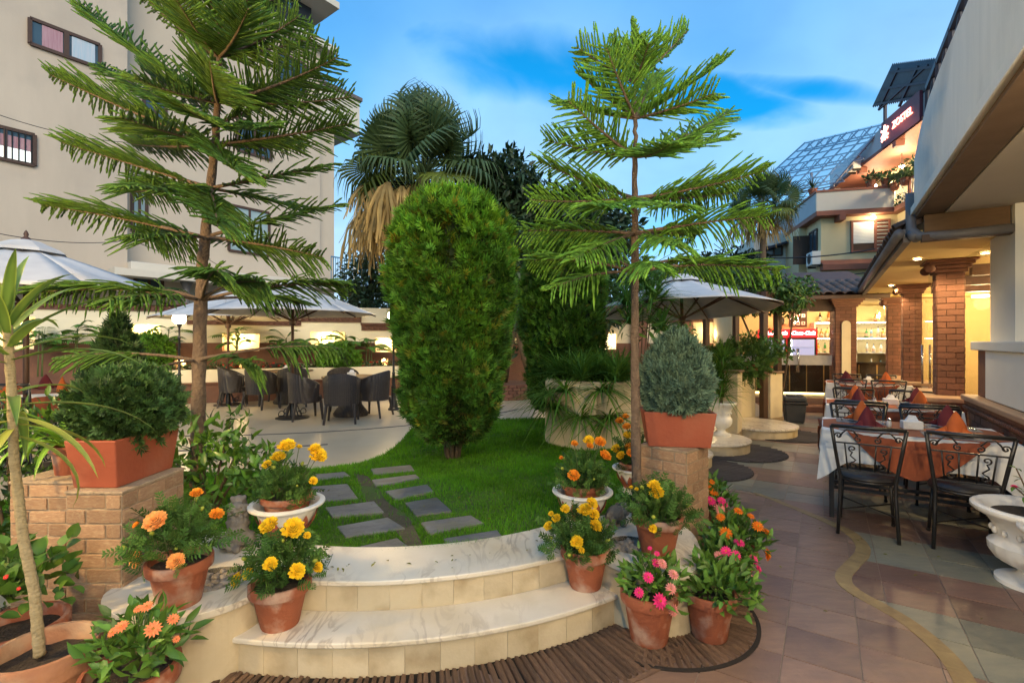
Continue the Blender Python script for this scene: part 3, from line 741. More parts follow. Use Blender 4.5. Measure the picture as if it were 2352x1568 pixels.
def pebbles(hc, r, z, label, n):
    root = thing('pebble_bed', (hc[0], hc[1], z-.04), label, 'pebbles', 'pebble beds sunk in the marble ledges')
    MB().lathe([(0.001, -.06), (r, -.06), (r, -.002)], 20, (hc[0], hc[1], z)).build('bed_lining', M_dark, root)
    mes = []
    for q in range(4):
        mb = MB(); mb.ball((0,0,0), 1, 9, 6, (1, random.uniform(.65,.85), random.uniform(.5,.65))); mes.append(mb.mesh('pebble', M_peb, True))
    for i in range(n):
        a = i*2.4; rr = r*.86*sqrt((i+.5)/n)
        inst('pebble', mes[i % 4], root, (hc[0]+rr*cos(a), hc[1]+rr*sin(a), z-.022+random.uniform(-.008,.01)), (random.uniform(-.3,.3), random.uniform(-.3,.3), random.uniform(0,6)), random.uniform(.020,.029))
LEFTL = blob_poly([(-1.9,2.35),(-1.86,2.19),(-1.74,2.09),(-1.58,2.03),(-1.41,2.045),(-1.27,2.13),(-1.19,2.27),(-1.17,2.5),(-1.2,2.78),(-1.4,2.86),(-1.62,2.97),(-1.86,2.9)])
RIGHTL = blob_poly([(.44,2.72),(.50,2.60),(.61,2.48),(.75,2.42),(.90,2.45),(1.01,2.58),(1.07,2.75),(1.1,3.0),(1.0,3.25),(.78,3.3),(.5,3.2),(.36,3.05),(.38,2.88)])
HL, HR = (-1.47, 2.385), (.68, 2.79)
for nm, poly, hole, hr, lab in (('l', LEFTL, HL, .135, 'rounded marble ledge beside the steps carrying the lion statue'), ('r', RIGHTL, HR, .125, 'rounded marble ledge beside the steps carrying the elephant figurine')):
    c = sum((Vector((p[0], p[1], 0)) for p in poly), Vector())/len(poly)
    led = thing('marble_ledge', c, lab, 'ledge', 'marble ledges flanking the steps')
    prism_hole(poly, [circ(hole, hr)], .302, .332).build('ledge_top', M_marble, led, bevel=.005)
    inner = [(c.x+(p[0]-c.x)*.955, c.y+(p[1]-c.y)*.965) for p in poly]
    MB().prism(inner, -.01, .301).build('ledge_wall', M_riser, led, smooth=False)
    pebbles(hole, hr, .332, 'grey pebbles in a round well behind the %s marigold pot' % ('apricot' if nm == 'l' else 'yellow'), 46 if nm == 'l' else 40)

# ---- slatted drain gratings
def slat_fan(root, c, r0, r1, a0, a1, pitch, w=.62, z=.016):
    n = int((a1-a0)/pitch); rm = (r0+r1)/2; ww = 2*pi*rm*pitch/360*w
    me = bevel_box('slat', .12, M_slatw)
    for i in range(n):
        a = a0+(i+.5)*pitch; p = pol(rm, a+random.uniform(-.1,.1), z-.02+random.uniform(-.003,.003), c)
        inst('slat', me, root, p, (random.uniform(-.01,.01), .28, R(a)), (ww, r1-r0-.004+random.uniform(-.01,.004), .04))
gr = thing('drain_grating', (-.3, 2.0, 0), 'curved slatted drain grating along the foot of the steps', 'grating')
ring(MB(), 2.42, 2.79, -52, 37, -.02, -.003).build('channel', M_dark, gr); slat_fan(gr, CC, 2.43, 2.775, -52, 37, .76)
ring(MB(), 2.775, 2.80, -52, 37, -.02, .004).build('edge_strip', M_slatw, gr)
c2 = Vector((.80, 2.74, 0))
gr2 = thing('drain_grating', (1., 2.4, 0), 'rounded slatted grating under the zinnia pots beside the path', 'grating')
ring(MB(), .22, .535, -28, 118, -.02, -.002, 40, c2).build('channel', M_dark, gr2); slat_fan(gr2, c2, .26, .525, -28, 118, 4.6)
ring(MB(), .525, .545, -28, 118, -.02, .006, 40, c2).build('edge_strip', M_dark, gr2)

# ---- tiled path
def pq(p): return p.x*NV.x+p.y*NV.y, p.x*DV.x+p.y*DV.y          # across, along
def unpq(p, s): return Vector((NV.x*p+DV.x*s, NV.y*p+DV.y*s, 0))
bandpx = [(520,345),(640,385),(750,430),(900,490),(1050,555),(1150,610),(1215,680),(1215,740),(1150,810),(1100,870),(1110,930),(1200,1000),(1350,1080),(1500,1170),(1620,1260),(1740,1370),(1830,1480),(1890,1590),(1930,1700)]
bandw = [G(1546+.357*x, 1008.3+.357*y) for x, y in bandpx]
bp = sorted([(pq(p)[1], pq(p)[0]) for p in bandw])
bs = A([b[0] for b in bp]); bpp = A([b[1] for b in bp])
def band_c(s): return float(np.interp(s, bs, bpp))
paving = MB().prism([tuple(unpq(*q)[:2]) for q in ((-2.6,.4),(2.2,.4),(2.2,14.5),(-2.6,14.5))], -.03, -.005).build('paved_path', M_grout); tag(paving, kind='structure')
TP, TS = .31, .2905
tiles = []
for i in range(-8, 7):
    for j in range(-6, 40):
        for side in (0, 1):
            p0 = -.172+TP*i+(TP/2 if side else 0); s0 = 2.649+TS*j; p1 = p0+TP; s1 = s0+TS
            ss = [s0+.0035+(s1-s0-.007)*k/6 for k in range(7)]
            sb = bs.max()
            def lim(s): return band_c(s) if s < sb else (-9 if side else -9)
            if side == 0:     # left of the band
                R_ = [min(p1-.003, lim(s)) for s in ss]; L_ = [p0+.003]*7
            else:
                L_ = [max(p0+.003, lim(s)) for s in ss]; R_ = [p1-.003]*7
            if max(r-l for r, l in zip(R_, L_)) < .02: continue
            if min(r-l for r, l in zip(R_, L_)) < .002:
                kk = [k for k in range(7) if R_[k]-L_[k] > .003]
                if len(kk) < 2: continue
                k0, k1 = kk[0], kk[-1]
            else: k0, k1 = 0, 6
            ks = range(k0, k1+1)
            pts = [unpq(L_[k], ss[k]) for k in ks]+[unpq(R_[k], ss[k]) for k in reversed(ks)]
            if max(abs(r-l-(p1-p0-.006)) for r, l in zip(R_, L_)) < 1e-6: pts = [unpq(p0+.003, s0+.003), unpq(p0+.003, s1-.003), unpq(p1-.003, s1-.003), unpq(p1-.003, s0+.003)]
            c = sum(pts, Vector())/len(pts)
            if c.y < 1.6 or inside(c, PLAT) or (c-CC).length < 2.6: continue
            px = CX+c.x/c.y*FPX
            if px < 900 or px > 2600 or c.y > 15: continue
            if side == 0: m = M_tile_p
            else: m = M_tile_r if int(math.floor((s0+.1-3.575)/.581)) % 2 == 0 else M_tile_g
            tiles.append((c.length, pts, m))
tiles.sort(key=lambda t: t[0])
print('tiles', len(tiles))
rest = MB()
MM = [M_tile_p, M_tile_r, M_tile_g]
for k, (_, pts, m) in enumerate(tiles):
    poly = [(p.x, p.y) for p in pts]
    if k < 300: MB().prism(poly, -.012, random.uniform(-.0012, .0008)).build('tile', m, paving)
    else: rest.prism(poly, -.012, random.uniform(-.001, .001), MM.index(m))
if rest.f: tag(rest.build('far_tiles', MM, paving), kind='stuff')
# the winding ochre band, a row of cut stones
cen = []
n = len(bandw)
for i in range(n-1):
    for k in range(6):
        t = k/6; p0, p1, p2, p3 = [A(bandw[max(0, min(n-1, i+j-1))]) for j in range(4)]
        cen.append(Vector(.5*((2*p1)+(p2-p0)*t+(2*p0-5*p1+4*p2-p3)*t*t+(3*p1-p0-3*p2+p3)*t**3)))
for i in range(0, len(cen)-6, 6):
    seg = cen[i:i+7]; l = []; r = []
    for k, p in enumerate(seg):
        q = i+k; d = (cen[min(q+1, len(cen)-1)]-cen[max(q-1, 0)]).normalized(); s = Vector((-d.y, d.x, 0)); w = .022+.022*min(1, q/30)
        l.append(p+s*w); r.append(p-s*w)
    MB().prism([(p.x, p.y) for p in l+r[::-1]], -.005, .003).build('band_stone', M_band, paving)

# ---- brick piers
def pier(label, o, u, v, w, d, h, z0, group='brick piers beside the steps', faces='ur'):
    u = Vector(u).normalized(); v = Vector(v).normalized(); o = Vector(o); c = o+u*w/2+v*d/2
    root = thing('brick_pier', (c.x, c.y, z0), label, 'pier', group)
    return root, u, v, o
def pier_block(root, o, u, v, w, d, z0, z1, me, mm, blen=.2, cap=True, course=.068):
    o = Vector((o[0], o[1], 0)); pts = [o, o+u*w, o+u*w+v*d, o+v*d]
    MB().prism([(p.x, p.y) for p in pts], z0, z1-.002).build('mortar', mm, root)
    if cap: MB().prism([(p.x, p.y) for p in [o-u*.006-v*.006, o+u*(w+.006)-v*.006, o+u*(w+.006)+v*(d+.006), o-u*.006+v*(d+.006)]], z1-.001, z1+.014).build('cap', M_mort, root, bevel=.004)
    for (a, dirn, nn, ln, hf) in ((pts[0], u, -v, w, 0), (pts[1], v, u, d, 1), (pts[3], v*-1, -u, d, 1), (pts[2], u*-1, v, w, 0)):
        brick_face(root, (a.x, a.y, z0), dirn, nn, ln, z1-z0-.002, me, blen, course, half=hf)
X = Vector((1,0,0)); Yv = Vector((0,1,0))
pA = thing('brick_pier', (-2.1, 2.5, 0), 'stepped yellow-lit brick pier at the left carrying a box planter', 'pier', 'brick piers beside the steps')
pier_block(pA, (-2.12, 2.30), X, Yv, .265, .43, 0., .775, BR, M_mort, .19)
pier_block(pA, (-2.52, 2.43), X, Yv, .398, .30, 0., .785, BR, M_mort, .19)
pB = thing('brick_pier', (1.13, 3.37, 0), 'weathered brick pier set cornerwise at the path carrying a box planter', 'pier', 'brick piers beside the steps')
pu = Vector((.71, .71, 0)).normalized(); pv = Vector((-.71, .71, 0)).normalized()
pier_block(pB, (1.13, 3.13), pu, pv, .33, .33, 0., .775, BR, M_mort, .165)
# ------------------------------------------------------------------ pots and planting in the foreground
def pot_parts(root, c, rim, base, h, m=None, soil=True, name='pot'):
    m = m or M_terra; cx, cy_, cz = c; k = base/rim
    def rr(t): return base+(rim*.93-base)*t
    prof = [(.001, 0), (base*.97, 0), (base, .006), (rr(.76), h*.76), (rim*.985, h*.775), (rim, h*.80), (rim*1.0, h*.985), (rim*.985, h), (rim*.9, h), (rim*.885, h*.985), (rim*.85, h*.8), (rim*.8, h*.72)]
    o = MB().lathe(prof, 32, c).build(name, m, root, auto=40)
    if soil:
        mb = MB(); n = 20; pts = [(cx, cy_, cz+h*.86)]
        for q, z in ((.45, .87), (.86, .84)):
            for j in range(n): a = 2*pi*j/n; pts.append((cx+rim*q*cos(a), cy_+rim*q*sin(a), cz+h*(z+random.uniform(-.02,.02))))
        mb.add(pts, [(0, 1+j, 1+(j+1) % n) for j in range(n)]+[(1+j, 1+n+j, 1+n+(j+1) % n, 1+(j+1) % n) for j in range(n)])
        mb.build('soil', M_terra_in, root, smooth=True)
    return o
def zdir(n):
    return Vector(n).normalized().to_track_quat('Z', 'Y').to_euler()
BUD = MB().ball((0,0,0), .009, 8, 6, (1,1,1.4)).mesh('bud', mat('bud_green', (.32,.36,.04), .6), True)
def flowers(root, lst, c, Y, jitter=.02, r=.15):
    "lst: survey x, survey y, radius px, kind"
    c = Vector(c); mb = MB()
    for (fx, fy, fr, kind) in lst:
        dx = (fx-CX)*Y/FPX-c.x; y = Y-.9*sqrt(max(.0, r*r-dx*dx))*(1 if P(fx, fy, Y).z < c.z+.75*r else .35)+random.uniform(-jitter, jitter); p = P(fx, fy, y)
        n = (p-c).normalized()*.7+Vector((0, -.55, .6)); n = n+Vector((random.uniform(-.3,.3), random.uniform(-.3,.3), random.uniform(-.2,.2)))
        inst('flower', FL[kind], root, p, zdir(n), fr*y/FPX*1.12)
        q = c+Vector(((p.x-c.x)*.4, (p.y-c.y)*.4, 0)); nn = n.normalized()
        mb.tube(bez(q, (q+p)/2+Vector((0,0,.05)), p-nn*.004, 7), .0022, 5)
    for i in range(6 if lst and lst[0][3] in ('yel', 'ora', 'pale') else 0):
        a = i*2.4+c.x*9; e = random.uniform(.2, 1.2); p = c+Vector((cos(a)*cos(e)*r*1.1, sin(a)*cos(e)*r*1.1, sin(e)*r*1.35)); mb.tube(bez(c, c.lerp(p, .5)+Vector((0,0,.03)), p, 6), .002, 5)
        inst('bud', BUD, root, p, zdir(p-c), random.uniform(.7, 1.2))
    if mb.f: mb.build('flower_stalk', M_stem, root, smooth=True)
def dome_foliage(root, c, r, h, K, tmpl, size, m, lo=.6, hi=1.25, warm=.1, out=.9, name='foliage'):
    def s(k):
        n = norm(RNG.normal(0, 1, (k, 3))); n[:, 2] = np.abs(n[:, 2])*1.05-.12; q = RNG.random((k, 1))**.45
        lump = 1+.14*np.sin(n[:, :1]*8+c[0]*40)+.12*np.sin(n[:, 1:2]*9+c[1]*33)
        return A(c)+n*A((r, r, h))*q*lump, norm(n+A((0, 0, .2)))
    o = crown(name, root, K, s, tmpl, size, m, out, .35, lo, hi, warm)
    mb = MB()
    for i in range(9):
        a = i*2.4; mb.tube(bez(Vector(c)-Vector((0,0,.03)), Vector(c)+Vector((cos(a)*r*.3, sin(a)*r*.3, h*.5)), Vector(c)+Vector((cos(a)*r*.8, sin(a)*r*.8, h*random.uniform(.3,.85))), 6), [.004,.0035,.003,.003,.002,.001], 5)
    mb.build('stem', M_stem, root, smooth=True)
    return o
def potted(name, label, pos, rim, base, h, fol, fl, kind, group='terracotta pots of flowers around the steps', m=None, tilt=0):
    pos = Vector(pos); root = thing(name, pos, label, 'potted plant', group)
    pot_parts(root, pos, rim, base, h, m)
    c, r, hh, K = fol; c = Vector(c)
    if kind == 'marigold': dome_foliage(root, c, r, hh, int(K*1.7), T_FEATH, .078, M_leafm, .45, 1.15, .1)
    else: dome_foliage(root, c, r, hh, int(K*1.7), t_leaf(.42, .2, -.3), .064, M_leaf, .5, 1.4, .1)
    flowers(root, fl, c, pos.y, r=r)
    return root
def zb(lst, ox=0., oy=1008.3, s=.357): return [(ox+x*s, oy+y*s, r*s, k) for x, y, r, k in lst]
def fol_at(x, y, Y, r, h, K): return (P(x, y, Y), r, h, K)
y_, o_, p_ = 'yel', 'ora', 'pale'
LZ = .332
potted('potted_marigold', 'apricot marigold in a terracotta pot on the left marble ledge', (-1.49, 2.17, LZ), .132, .085, .20, fol_at(406, 1262, 2.17, .175, .20, 190),
       zb([(1005,530,58,p_),(1265,350,32,o_),(1395,485,36,o_),(895,770,48,p_),(1135,785,44,p_),(880,550,20,o_)]), 'marigold')
potted('potted_marigold', 'yellow marigold in a terracotta pot on the left of the lower step', (-1.095, 2.285, .17), .138, .085, .205, fol_at(648, 1318, 2.285, .165, .17, 190),
       zb([(1735,560,52,y_),(1885,578,58,y_),(1740,805,38,y_),(1910,850,43,y_),(1600,865,33,y_),(1530,905,38,y_),(2040,825,30,y_),(1975,620,20,y_)]), 'marigold')
potted('potted_marigold', 'yellow marigold in a terracotta pot on the right of the lower step', (.40, 2.64, .17), .135, .085, .215, fol_at(1332, 1265, 2.64, .16, .19, 190),
       zb([(1735,415,33,y_),(1690,460,40,y_),(1750,485,30,y_),(1565,450,26,y_),(1460,560,28,y_),(1760,560,36,y_),(1640,660,35,y_),(1510,510,26,y_),(1475,480,16,y_),(1670,715,17,y_)], 739.4), 'marigold')
potted('potted_marigold', 'yellow marigold in a terracotta pot on the right marble ledge by the pine', (.80, 2.66, LZ), .138, .085, .22, fol_at(1512, 1192, 2.66, .16, .17, 190),
       zb([(2135,300,34,y_),(2155,350,40,y_),(2128,575,23,y_),(1990,310,12,y_),(2025,322,12,y_)], 739.4), 'marigold')
potted('potted_zinnia', 'peach zinnia in a terracotta pot at the bottom left edge of the picture', (-1.40, 1.78, .0), .155, .10, .31, fol_at(318, 1500, 1.78, .14, .17, 150),
       zb([(945,1075,34,'peach'),(985,1220,44,'peach'),(780,1205,38,'peach'),(725,1240,30,'peach'),(1115,1155,32,'peach'),(1135,1285,20,'peach'),(890,1090,25,'peach')]), 'zinnia')
potted('potted_zinnia', 'magenta and pale pink zinnia in a terracotta pot on the grating', (.685, 2.42, .015), .14, .09, .25, fol_at(1502, 1350, 2.42, .16, .17, 150),
       zb([(2155,735,18,'pink'),(2150,795,27,'pink'),(2100,888,32,'pink'),(2040,985,29,'pink'),(2175,1040,43,'pink'),(2190,800,30,'rose'),(2245,960,32,'rose'),(2262,1100,34,'rose'),(2262,870,32,'rose'),(2110,700,14,'pink')], 739.4), 'zinnia')
potted('potted_zinnia', 'leafy zinnia with no open flowers in a terracotta pot beside the path', (1.0, 2.45, .015), .13, .085, .23, fol_at(1650, 1362, 2.45, .19, .17, 230), [], 'zinnia')
potted('potted_zinnia', 'bright pink zinnia close behind the flowerless zinnia pot', (1.12, 2.72, .0), .13, .085, .23, fol_at(1664, 1298, 2.72, .17, .15, 170),
       zb([(520,775,28,'pink'),(550,835,24,'pink'),(425,665,31,'pink'),(340,720,31,'pink'),(405,745,28,'pink'),(290,745,24,'rose'),(500,890,20,'rose')], 1546), 'zinnia')
potted('potted_zinnia', 'orange zinnia in a pot against the corner brick pier', (1.38, 3.0, .0), .13, .085, .23, fol_at(1692, 1250, 3.0, .19, .19, 200),
       zb([(545,560,32,'zor'),(600,600,34,'zor'),(340,605,36,'zor'),(305,500,26,'zor'),(420,462,27,'zor'),(500,495,22,'zor'),(605,740,38,'zor')], 1546), 'zinnia')
potted('potted_zinnia', 'mixed orange and purple zinnia farthest along the brick pier', (1.58, 3.55, .0), .13, .085, .23, fol_at(1640, 1168, 3.55, .16, .22, 150),
       zb([(245,275,22,'zor'),(260,340,28,'zor'),(225,300,20,'zor'),(240,395,32,'pink'),(310,395,24,'pink'),(300,455,36,'rose'),(330,420,20,'pink')], 1546), 'zinnia')

# white lotus bowls with a flower pot inside
M_lotus = mat('lotus_red', (.33,.10,.055), .7, (.25,.07,.04), 9, .2, 50)
def lotus_bowl(label, pos, r, fl, fol, K):
    pos = Vector(pos); root = thing('lotus_bowl', pos, label, 'bowl planter', 'white lotus bowls on the ledges')
    H = r*1.12
    MB().lathe([(.001,0),(r*.55,0),(r*.55,.02),(r*.40,.035),(r*.48,H*.28),(r*.70,H*.58),(r*.80,H*.84),(r*.98,H*.90),(r,H*.93),(r*.99,H*.965),(r*.86,H*.975),(r*.80,H*.93),(r*.74,H*.8)], 40, pos).build('bowl', M_wpaint, root, auto=45)
    n = 12
    for i in range(n):
        a = 2*pi*i/n; V = []; F = []
        for s in range(6):
            t = s/5; z = H*(.20+.56*t); rad = np.interp(z/H, [.0, .28, .58, .84], [r*.42, r*.48, r*.70, r*.80])+.008+.006*sin(pi*t); hw = pi/n*.98*(1-t**2.2)
            for q in (-1, 0, 1): V.append((pos.x+rad*cos(a+q*hw)*(1.02 if q == 0 else 1), pos.y+rad*sin(a+q*hw)*(1.02 if q == 0 else 1), pos.z+z))
        for s in range(5):
            for q in (0, 1): k = s*3+q; F.append((k, k+1, k+4, k+3))
        MB().add(V, F).build('lotus_petal', M_lotus, root, smooth=True)
    pot_parts(root, pos+Vector((0,0,H*.55)), r*.70, r*.5, H*.62, name='inner_pot')
    c = pos+Vector((0, 0, H*1.12)); dome_foliage(root, c, fol[0], fol[1], int(K*1.7), T_FEATH, .075, M_leafm, .45, 1.15, .1)
    flowers(root, fl, c, pos.y, r=fol[0]); return root
lotus_bowl('white lotus bowl of yellow marigolds beside the lion statue', (-1.32, 2.84, LZ), .21, zb([(1845,50,47,y_),(1790,120,40,y_),(2025,65,34,y_),(2045,110,47,y_),(1720,165,27,y_),(2015,270,23,y_),(1925,50,16,y_)]), (.15, .17), 170)
lotus_bowl('white lotus bowl of orange marigolds in front of the elephant figurine', (.455, 3.12, LZ), .195, zb([(1790,20,32,o_),(1820,110,36,o_),(1715,10,30,y_),(1620,235,33,o_),(1625,30,20,o_),(1725,45,20,o_),(1540,120,12,o_)], 739.4), (.16, .19), 170)
lotus_bowl('white lotus bowl half hidden behind the bright green pine trunk', (.98, 3.85, .306), .18, [(1440,981,9,o_),(1442,1001,10,y_),(1423,967,8,o_),(1446,1029,10,o_),(1437,957,7,o_),(1415,1030,9,y_),(1427,1046,9,y_),(1450,1040,9,o_)], (.14, .24), 150)

# box planters
M_box = mat('painted_terracotta', (.30,.075,.036), .6, (.24,.056,.028), 4, .15, 40, dirt=(.33,.12,.07), dscale=3)
def box_planter(label, c, w, d, h, rz, taper=.85):
    root = thing('box_planter', c, label, 'planter', 'terracotta box planters on the brick piers'); c = Vector(c)
    Q = Matrix.Rotation(rz, 3, 'Z'); mb = MB(); V = []
    def loop(f, z, ins=0): return [Q @ Vector((sx*(w/2*f-ins), sy*(d/2*f-ins), 0))+c+Vector((0,0,z)) for sx, sy in ((-1,-1),(1,-1),(1,1),(-1,1))]
    for L_ in (loop(taper, 0), loop(1, h), loop(1, h, .02), loop(.95, h-.05, .02)): V += L_
    F = [(3,2,1,0)]+[(k*4+j, k*4+(j+1) % 4, k*4+4+(j+1) % 4, k*4+4+j) for k in range(3) for j in range(4)]+[(12,13,14,15)]
    mb.add(V, F).build('box', M_box, root, bevel=.006)
    s = loop(.96, h-.035, .02); MB().add(s, [(0,1,2,3)]).build('soil', M_terra_in, root); return root
bA = box_planter('large terracotta box planter on the left brick pier', (-2.02, 2.535, .79), .25, .45, .235, 0)
bB = box_planter('large terracotta box planter on the corner brick pier', (1.145, 3.37, .79), .47, .30, .235, R(-10))
# clipped conifers in the boxes
M_yew = mat('yew_needles', (.06,.125,.03), .6, (.035,.085,.022), 12, 0, spec=.3, tint=True, transl=.15)
M_blue = mat('blue_spruce', (.14,.22,.15), .7, (.09,.155,.11), 12, 0, spec=.2, tint=True, transl=.15)
T_TUFT = t_spray(7, .16, 1.3)
def shrub(label, c, rad, K, size, m, group=None, name='clipped_conifer', tm=None, lo=.5, hi=1.2, stem=True, cat='shrub', shell=.6, core=.7, warm=.1, upk=.45):
    c = Vector(c); root = thing(name, (c.x, c.y, c.z-rad[2]), label, cat, group)
    if stem: MB().tube([(c.x, c.y, c.z-rad[2]-.02), (c.x+.01, c.y, c.z)], [.022, .012], 7).build('trunk', M_bark, root, smooth=True)
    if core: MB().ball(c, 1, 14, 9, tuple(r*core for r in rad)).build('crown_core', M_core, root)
    crown('crown', root, K, blobs([(tuple(c), rad)], shell), tm or T_TUFT, size, m, .8, upk, lo, hi, warm); return root
shrub('dark rounded yew growing in the left box planter', P(296, 935, 2.54), (.235, .24, .20), 4200, .05, M_yew, 'conifers in the box planters', lo=.4, hi=1.5)
thuja('blue-grey cone-shaped conifer growing in the corner box planter', (1.145, 3.37, .99), [(0,.14),(.12,.20),(.3,.232),(.5,.222),(.72,.17),(.9,.10),(1,.03)], .53, 1.01, 4200, .066, .66, 'conifers in the box planters', .6, 1.35, M_blue, .08, 1, .016, T_TUFT, 'clipped_conifer')
# strap-leaved plant behind the left box
root = thing('strap_leaf_plant', (-2.36, 2.58, .79), 'bright arching strap-leaved plant in a small pot behind the left box planter', 'potted plant')
pot_parts(root, (-2.36, 2.58, .80), .085, .06, .15)
for i in range(26):
    a = i*2.4; e = random.uniform(.5, 1.35); L_ = random.uniform(.28, .46)
    strap_leaf((-2.36+.02*cos(a), 2.58+.02*sin(a), .93), (cos(a)*cos(e), sin(a)*cos(e), sin(e)), L_, .036, random.uniform(1.6, 2.6), M_leaf, root, (1.9, 1.75, .9))
# variegated dracaena in front
root = thing('dracaena', (-1.72, 1.80, 0), 'slender ringed dracaena with striped leaves in a worn pot at the left edge', 'potted plant')
M_terra_o = mat('worn_terracotta', (.42,.20,.10), .85, (.28,.12,.06), 6, .3, 40, dirt=(.45,.33,.2), dscale=5)
pot_parts(root, (-1.74, 1.80, 0), .165, .11, .37, M_terra_o)
tp = [P(91,1504,1.8), P(86,1440,1.8), P(80,1365,1.8), P(67,1300,1.8), P(54,1240,1.8), P(47,1180,1.8), P(41,1126,1.8), P(33,1060,1.79), P(30,1000,1.79), P(27,900,1.78), P(20,800,1.77), P(15,720,1.76)]
pp = []; rr = []
for i in range(len(tp)-1):
    for k in range(8): t = k/8; pp.append(tp[i].lerp(tp[i+1], t)); rr.append((.0185-.005*(i+t)/len(tp))*(1.07 if k % 4 == 0 else .97))
MB().tube(pp, rr, 12).build('trunk', mat('ringed_bark', (.36,.29,.16), .8, (.22,.17,.09), 40, .5, 90, streak=(1,1,3)), root, smooth=True)
M_var = mat('striped_leaf', (.13,.21,.045), .42, (.09,.17,.03), 10, .05, spec=.45, tint=True, transl=.25)
for i in range(34):
    t = i/33; b = tp[-1].lerp(tp[-3], 1-t) if t > .35 else tp[-3].lerp(tp[-4], 1-t/.35)
    a = i*2.399+.4; e = -.35+1.75*t; L_ = random.uniform(.32, .48)*(1.05 if t < .7 else .8)
    dead = t < .16
    strap_leaf(b, (cos(a)*cos(e), sin(a)*cos(e), sin(e)), L_, random.uniform(.034, .046), random.uniform(.8, 1.7)*(1.1-.6*t), M_var, root, (2.6, 1.7, 1.4) if dead else (1, 1, 1), (3.2, 1.9, 2.2) if dead else (2.7, 2.05, 2.0), 9)
# geranium-like pot behind it
root = thing('potted_geranium', (-2.22, 1.98, 0), 'round-leaved red-flowering plant in a wide pot partly behind the dracaena', 'potted plant', 'terracotta pots of flowers around the steps')
pot_parts(root, (-2.05, 2.0, 0), .17, .12, .34)
dome_foliage(root, (-2.08, 2.0, .46), .22, .20, 260, t_leaf(.8, .15, -.2, 4, .5), .062, M_leaf, .45, 1.1)
flowers(root, zb([(38,885,14,'red'),(120,960,10,'red')]), (-2.08, 2.0, .46), 1.9)
# leafy shrubs on the bank
M_glossy = mat('glossy_leaf', (.12,.24,.03), .32, (.055,.12,.02), 8, .05, spec=.5, tint=True, transl=.25)
def leafy(label, cs, K, size, root_at, tm=None, m=None, lo=.45, hi=1.35, name='leafy_shrub', group=None, stems=7, cat='shrub', warm=.12):
    root = thing(name, root_at, label, cat, group); mb = MB(); b = Vector(root_at)
    for i in range(stems):
        c = Vector(cs[i % len(cs)][0])+Vector((random.uniform(-.5,.5)*cs[i % len(cs)][1][0], random.uniform(-.5,.5)*cs[i % len(cs)][1][1], random.uniform(-.2,.5)*cs[i % len(cs)][1][2]))
        mb.tube(bez(b+Vector((random.uniform(-.04,.04), random.uniform(-.04,.04), -.02)), b.lerp(c, .5)+Vector((0,0,.05)), c, 7), [.012*(1-.1*k) for k in range(7)], 5)
    mb.build('stem', M_branchwood, root, smooth=True)
    crown('foliage', root, K, blobs(cs, .25), tm or t_leaf(.38, .18, -.3, 4), size, m or M_glossy, .6, .5, lo, hi, warm); return root
leafy('bright glossy shrub growing round the foot of the left pine', [((-2.0, 3.35, .62), (.28,.25,.25)), ((-1.72, 3.3, .62), (.22,.2,.16)), ((-2.25, 3.25, .72), (.2,.2,.28)), ((-2.05, 3.5, .85), (.16,.15,.2))], 620, .085, (-2.05, 3.3, .3), hi=1.7)
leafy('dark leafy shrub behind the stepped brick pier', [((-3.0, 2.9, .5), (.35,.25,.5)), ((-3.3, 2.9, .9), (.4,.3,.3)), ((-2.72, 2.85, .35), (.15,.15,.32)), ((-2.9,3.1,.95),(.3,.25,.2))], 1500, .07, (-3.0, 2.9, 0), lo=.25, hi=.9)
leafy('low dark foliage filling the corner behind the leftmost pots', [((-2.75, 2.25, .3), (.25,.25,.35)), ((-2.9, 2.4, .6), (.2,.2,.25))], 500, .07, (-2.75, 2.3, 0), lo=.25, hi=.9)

# ------------------------------------------------------------------ the two pines
yL = 3.45
tr = [(452,1190),(455,1000),(457,850),(461,700),(466,600),(473,520),(484,430),(495,330),(500,230),(503,120),(505,0),(507,-130),(508,-240)]
Lt = [P(x, y, yL) for x, y in tr]; Lr = [.050,.046,.044,.041,.037,.033,.029,.025,.022,.019,.016,.012,.007]
def br(start, tip, dY, sag, droop, bare, bl, Y0):
    return (P(start[0], start[1], Y0), P(tip[0], tip[1], Y0+dY), sag, droop, bare, bl)
B = []
def addL(s, lst, sag, droop, bare, bl):
    for t in lst: B.append(br(s, t[:2], t[2], sag, droop, t[3] if len(t) > 3 else bare, bl, yL))
addL((457,828), [(134,822,-.25,.42), (300,870,-.55,.5), (778,800,.1,.5), (590,840,-.6,.55), (690,800,.6,.6)], .10, .9, .5, .19)
addL((462,690), [(62,675,-.1,.15), (250,690,-.7,.25), (500,622,-.95,.45), (610,650,-.75,.4), (803,655,.15,.35), (700,700,.7,.3), (300,680,.7,.3)], .10, .75, .3, .19)
addL((470,545), [(94,470,-.1,.25), (300,540,-.6,.2), (740,590,-.35,.2), (780,470,.2,.15), (600,560,.8,.15), (330,545,.8,.15)], .03, .6, .18, .2)
addL((484,432), [(141,327,.0,.15), (290,428,-.8,.15), (500,520,-1.0,.15), (758,378,-.1,.1), (720,480,.6,.1), (300,440,.7,.1)], .0, .45, .12, .2)
addL((495,330), [(113,170,.0,.08), (276,268,-.75,.08), (540,390,-.9,.1), (804,283,-.05,.08), (700,340,.7,.08), (300,330,.7,.08)], -.03, .3, .08, .2)
addL((500,235), [(187,14,.1,.05), (309,180,-.5,.05), (482,140,-.85,.05), (806,222,.1,.05), (775,132,-.35,.05), (640,200,.8,.05), (330,160,.75,.05)], -.06, .1, .05, .2)
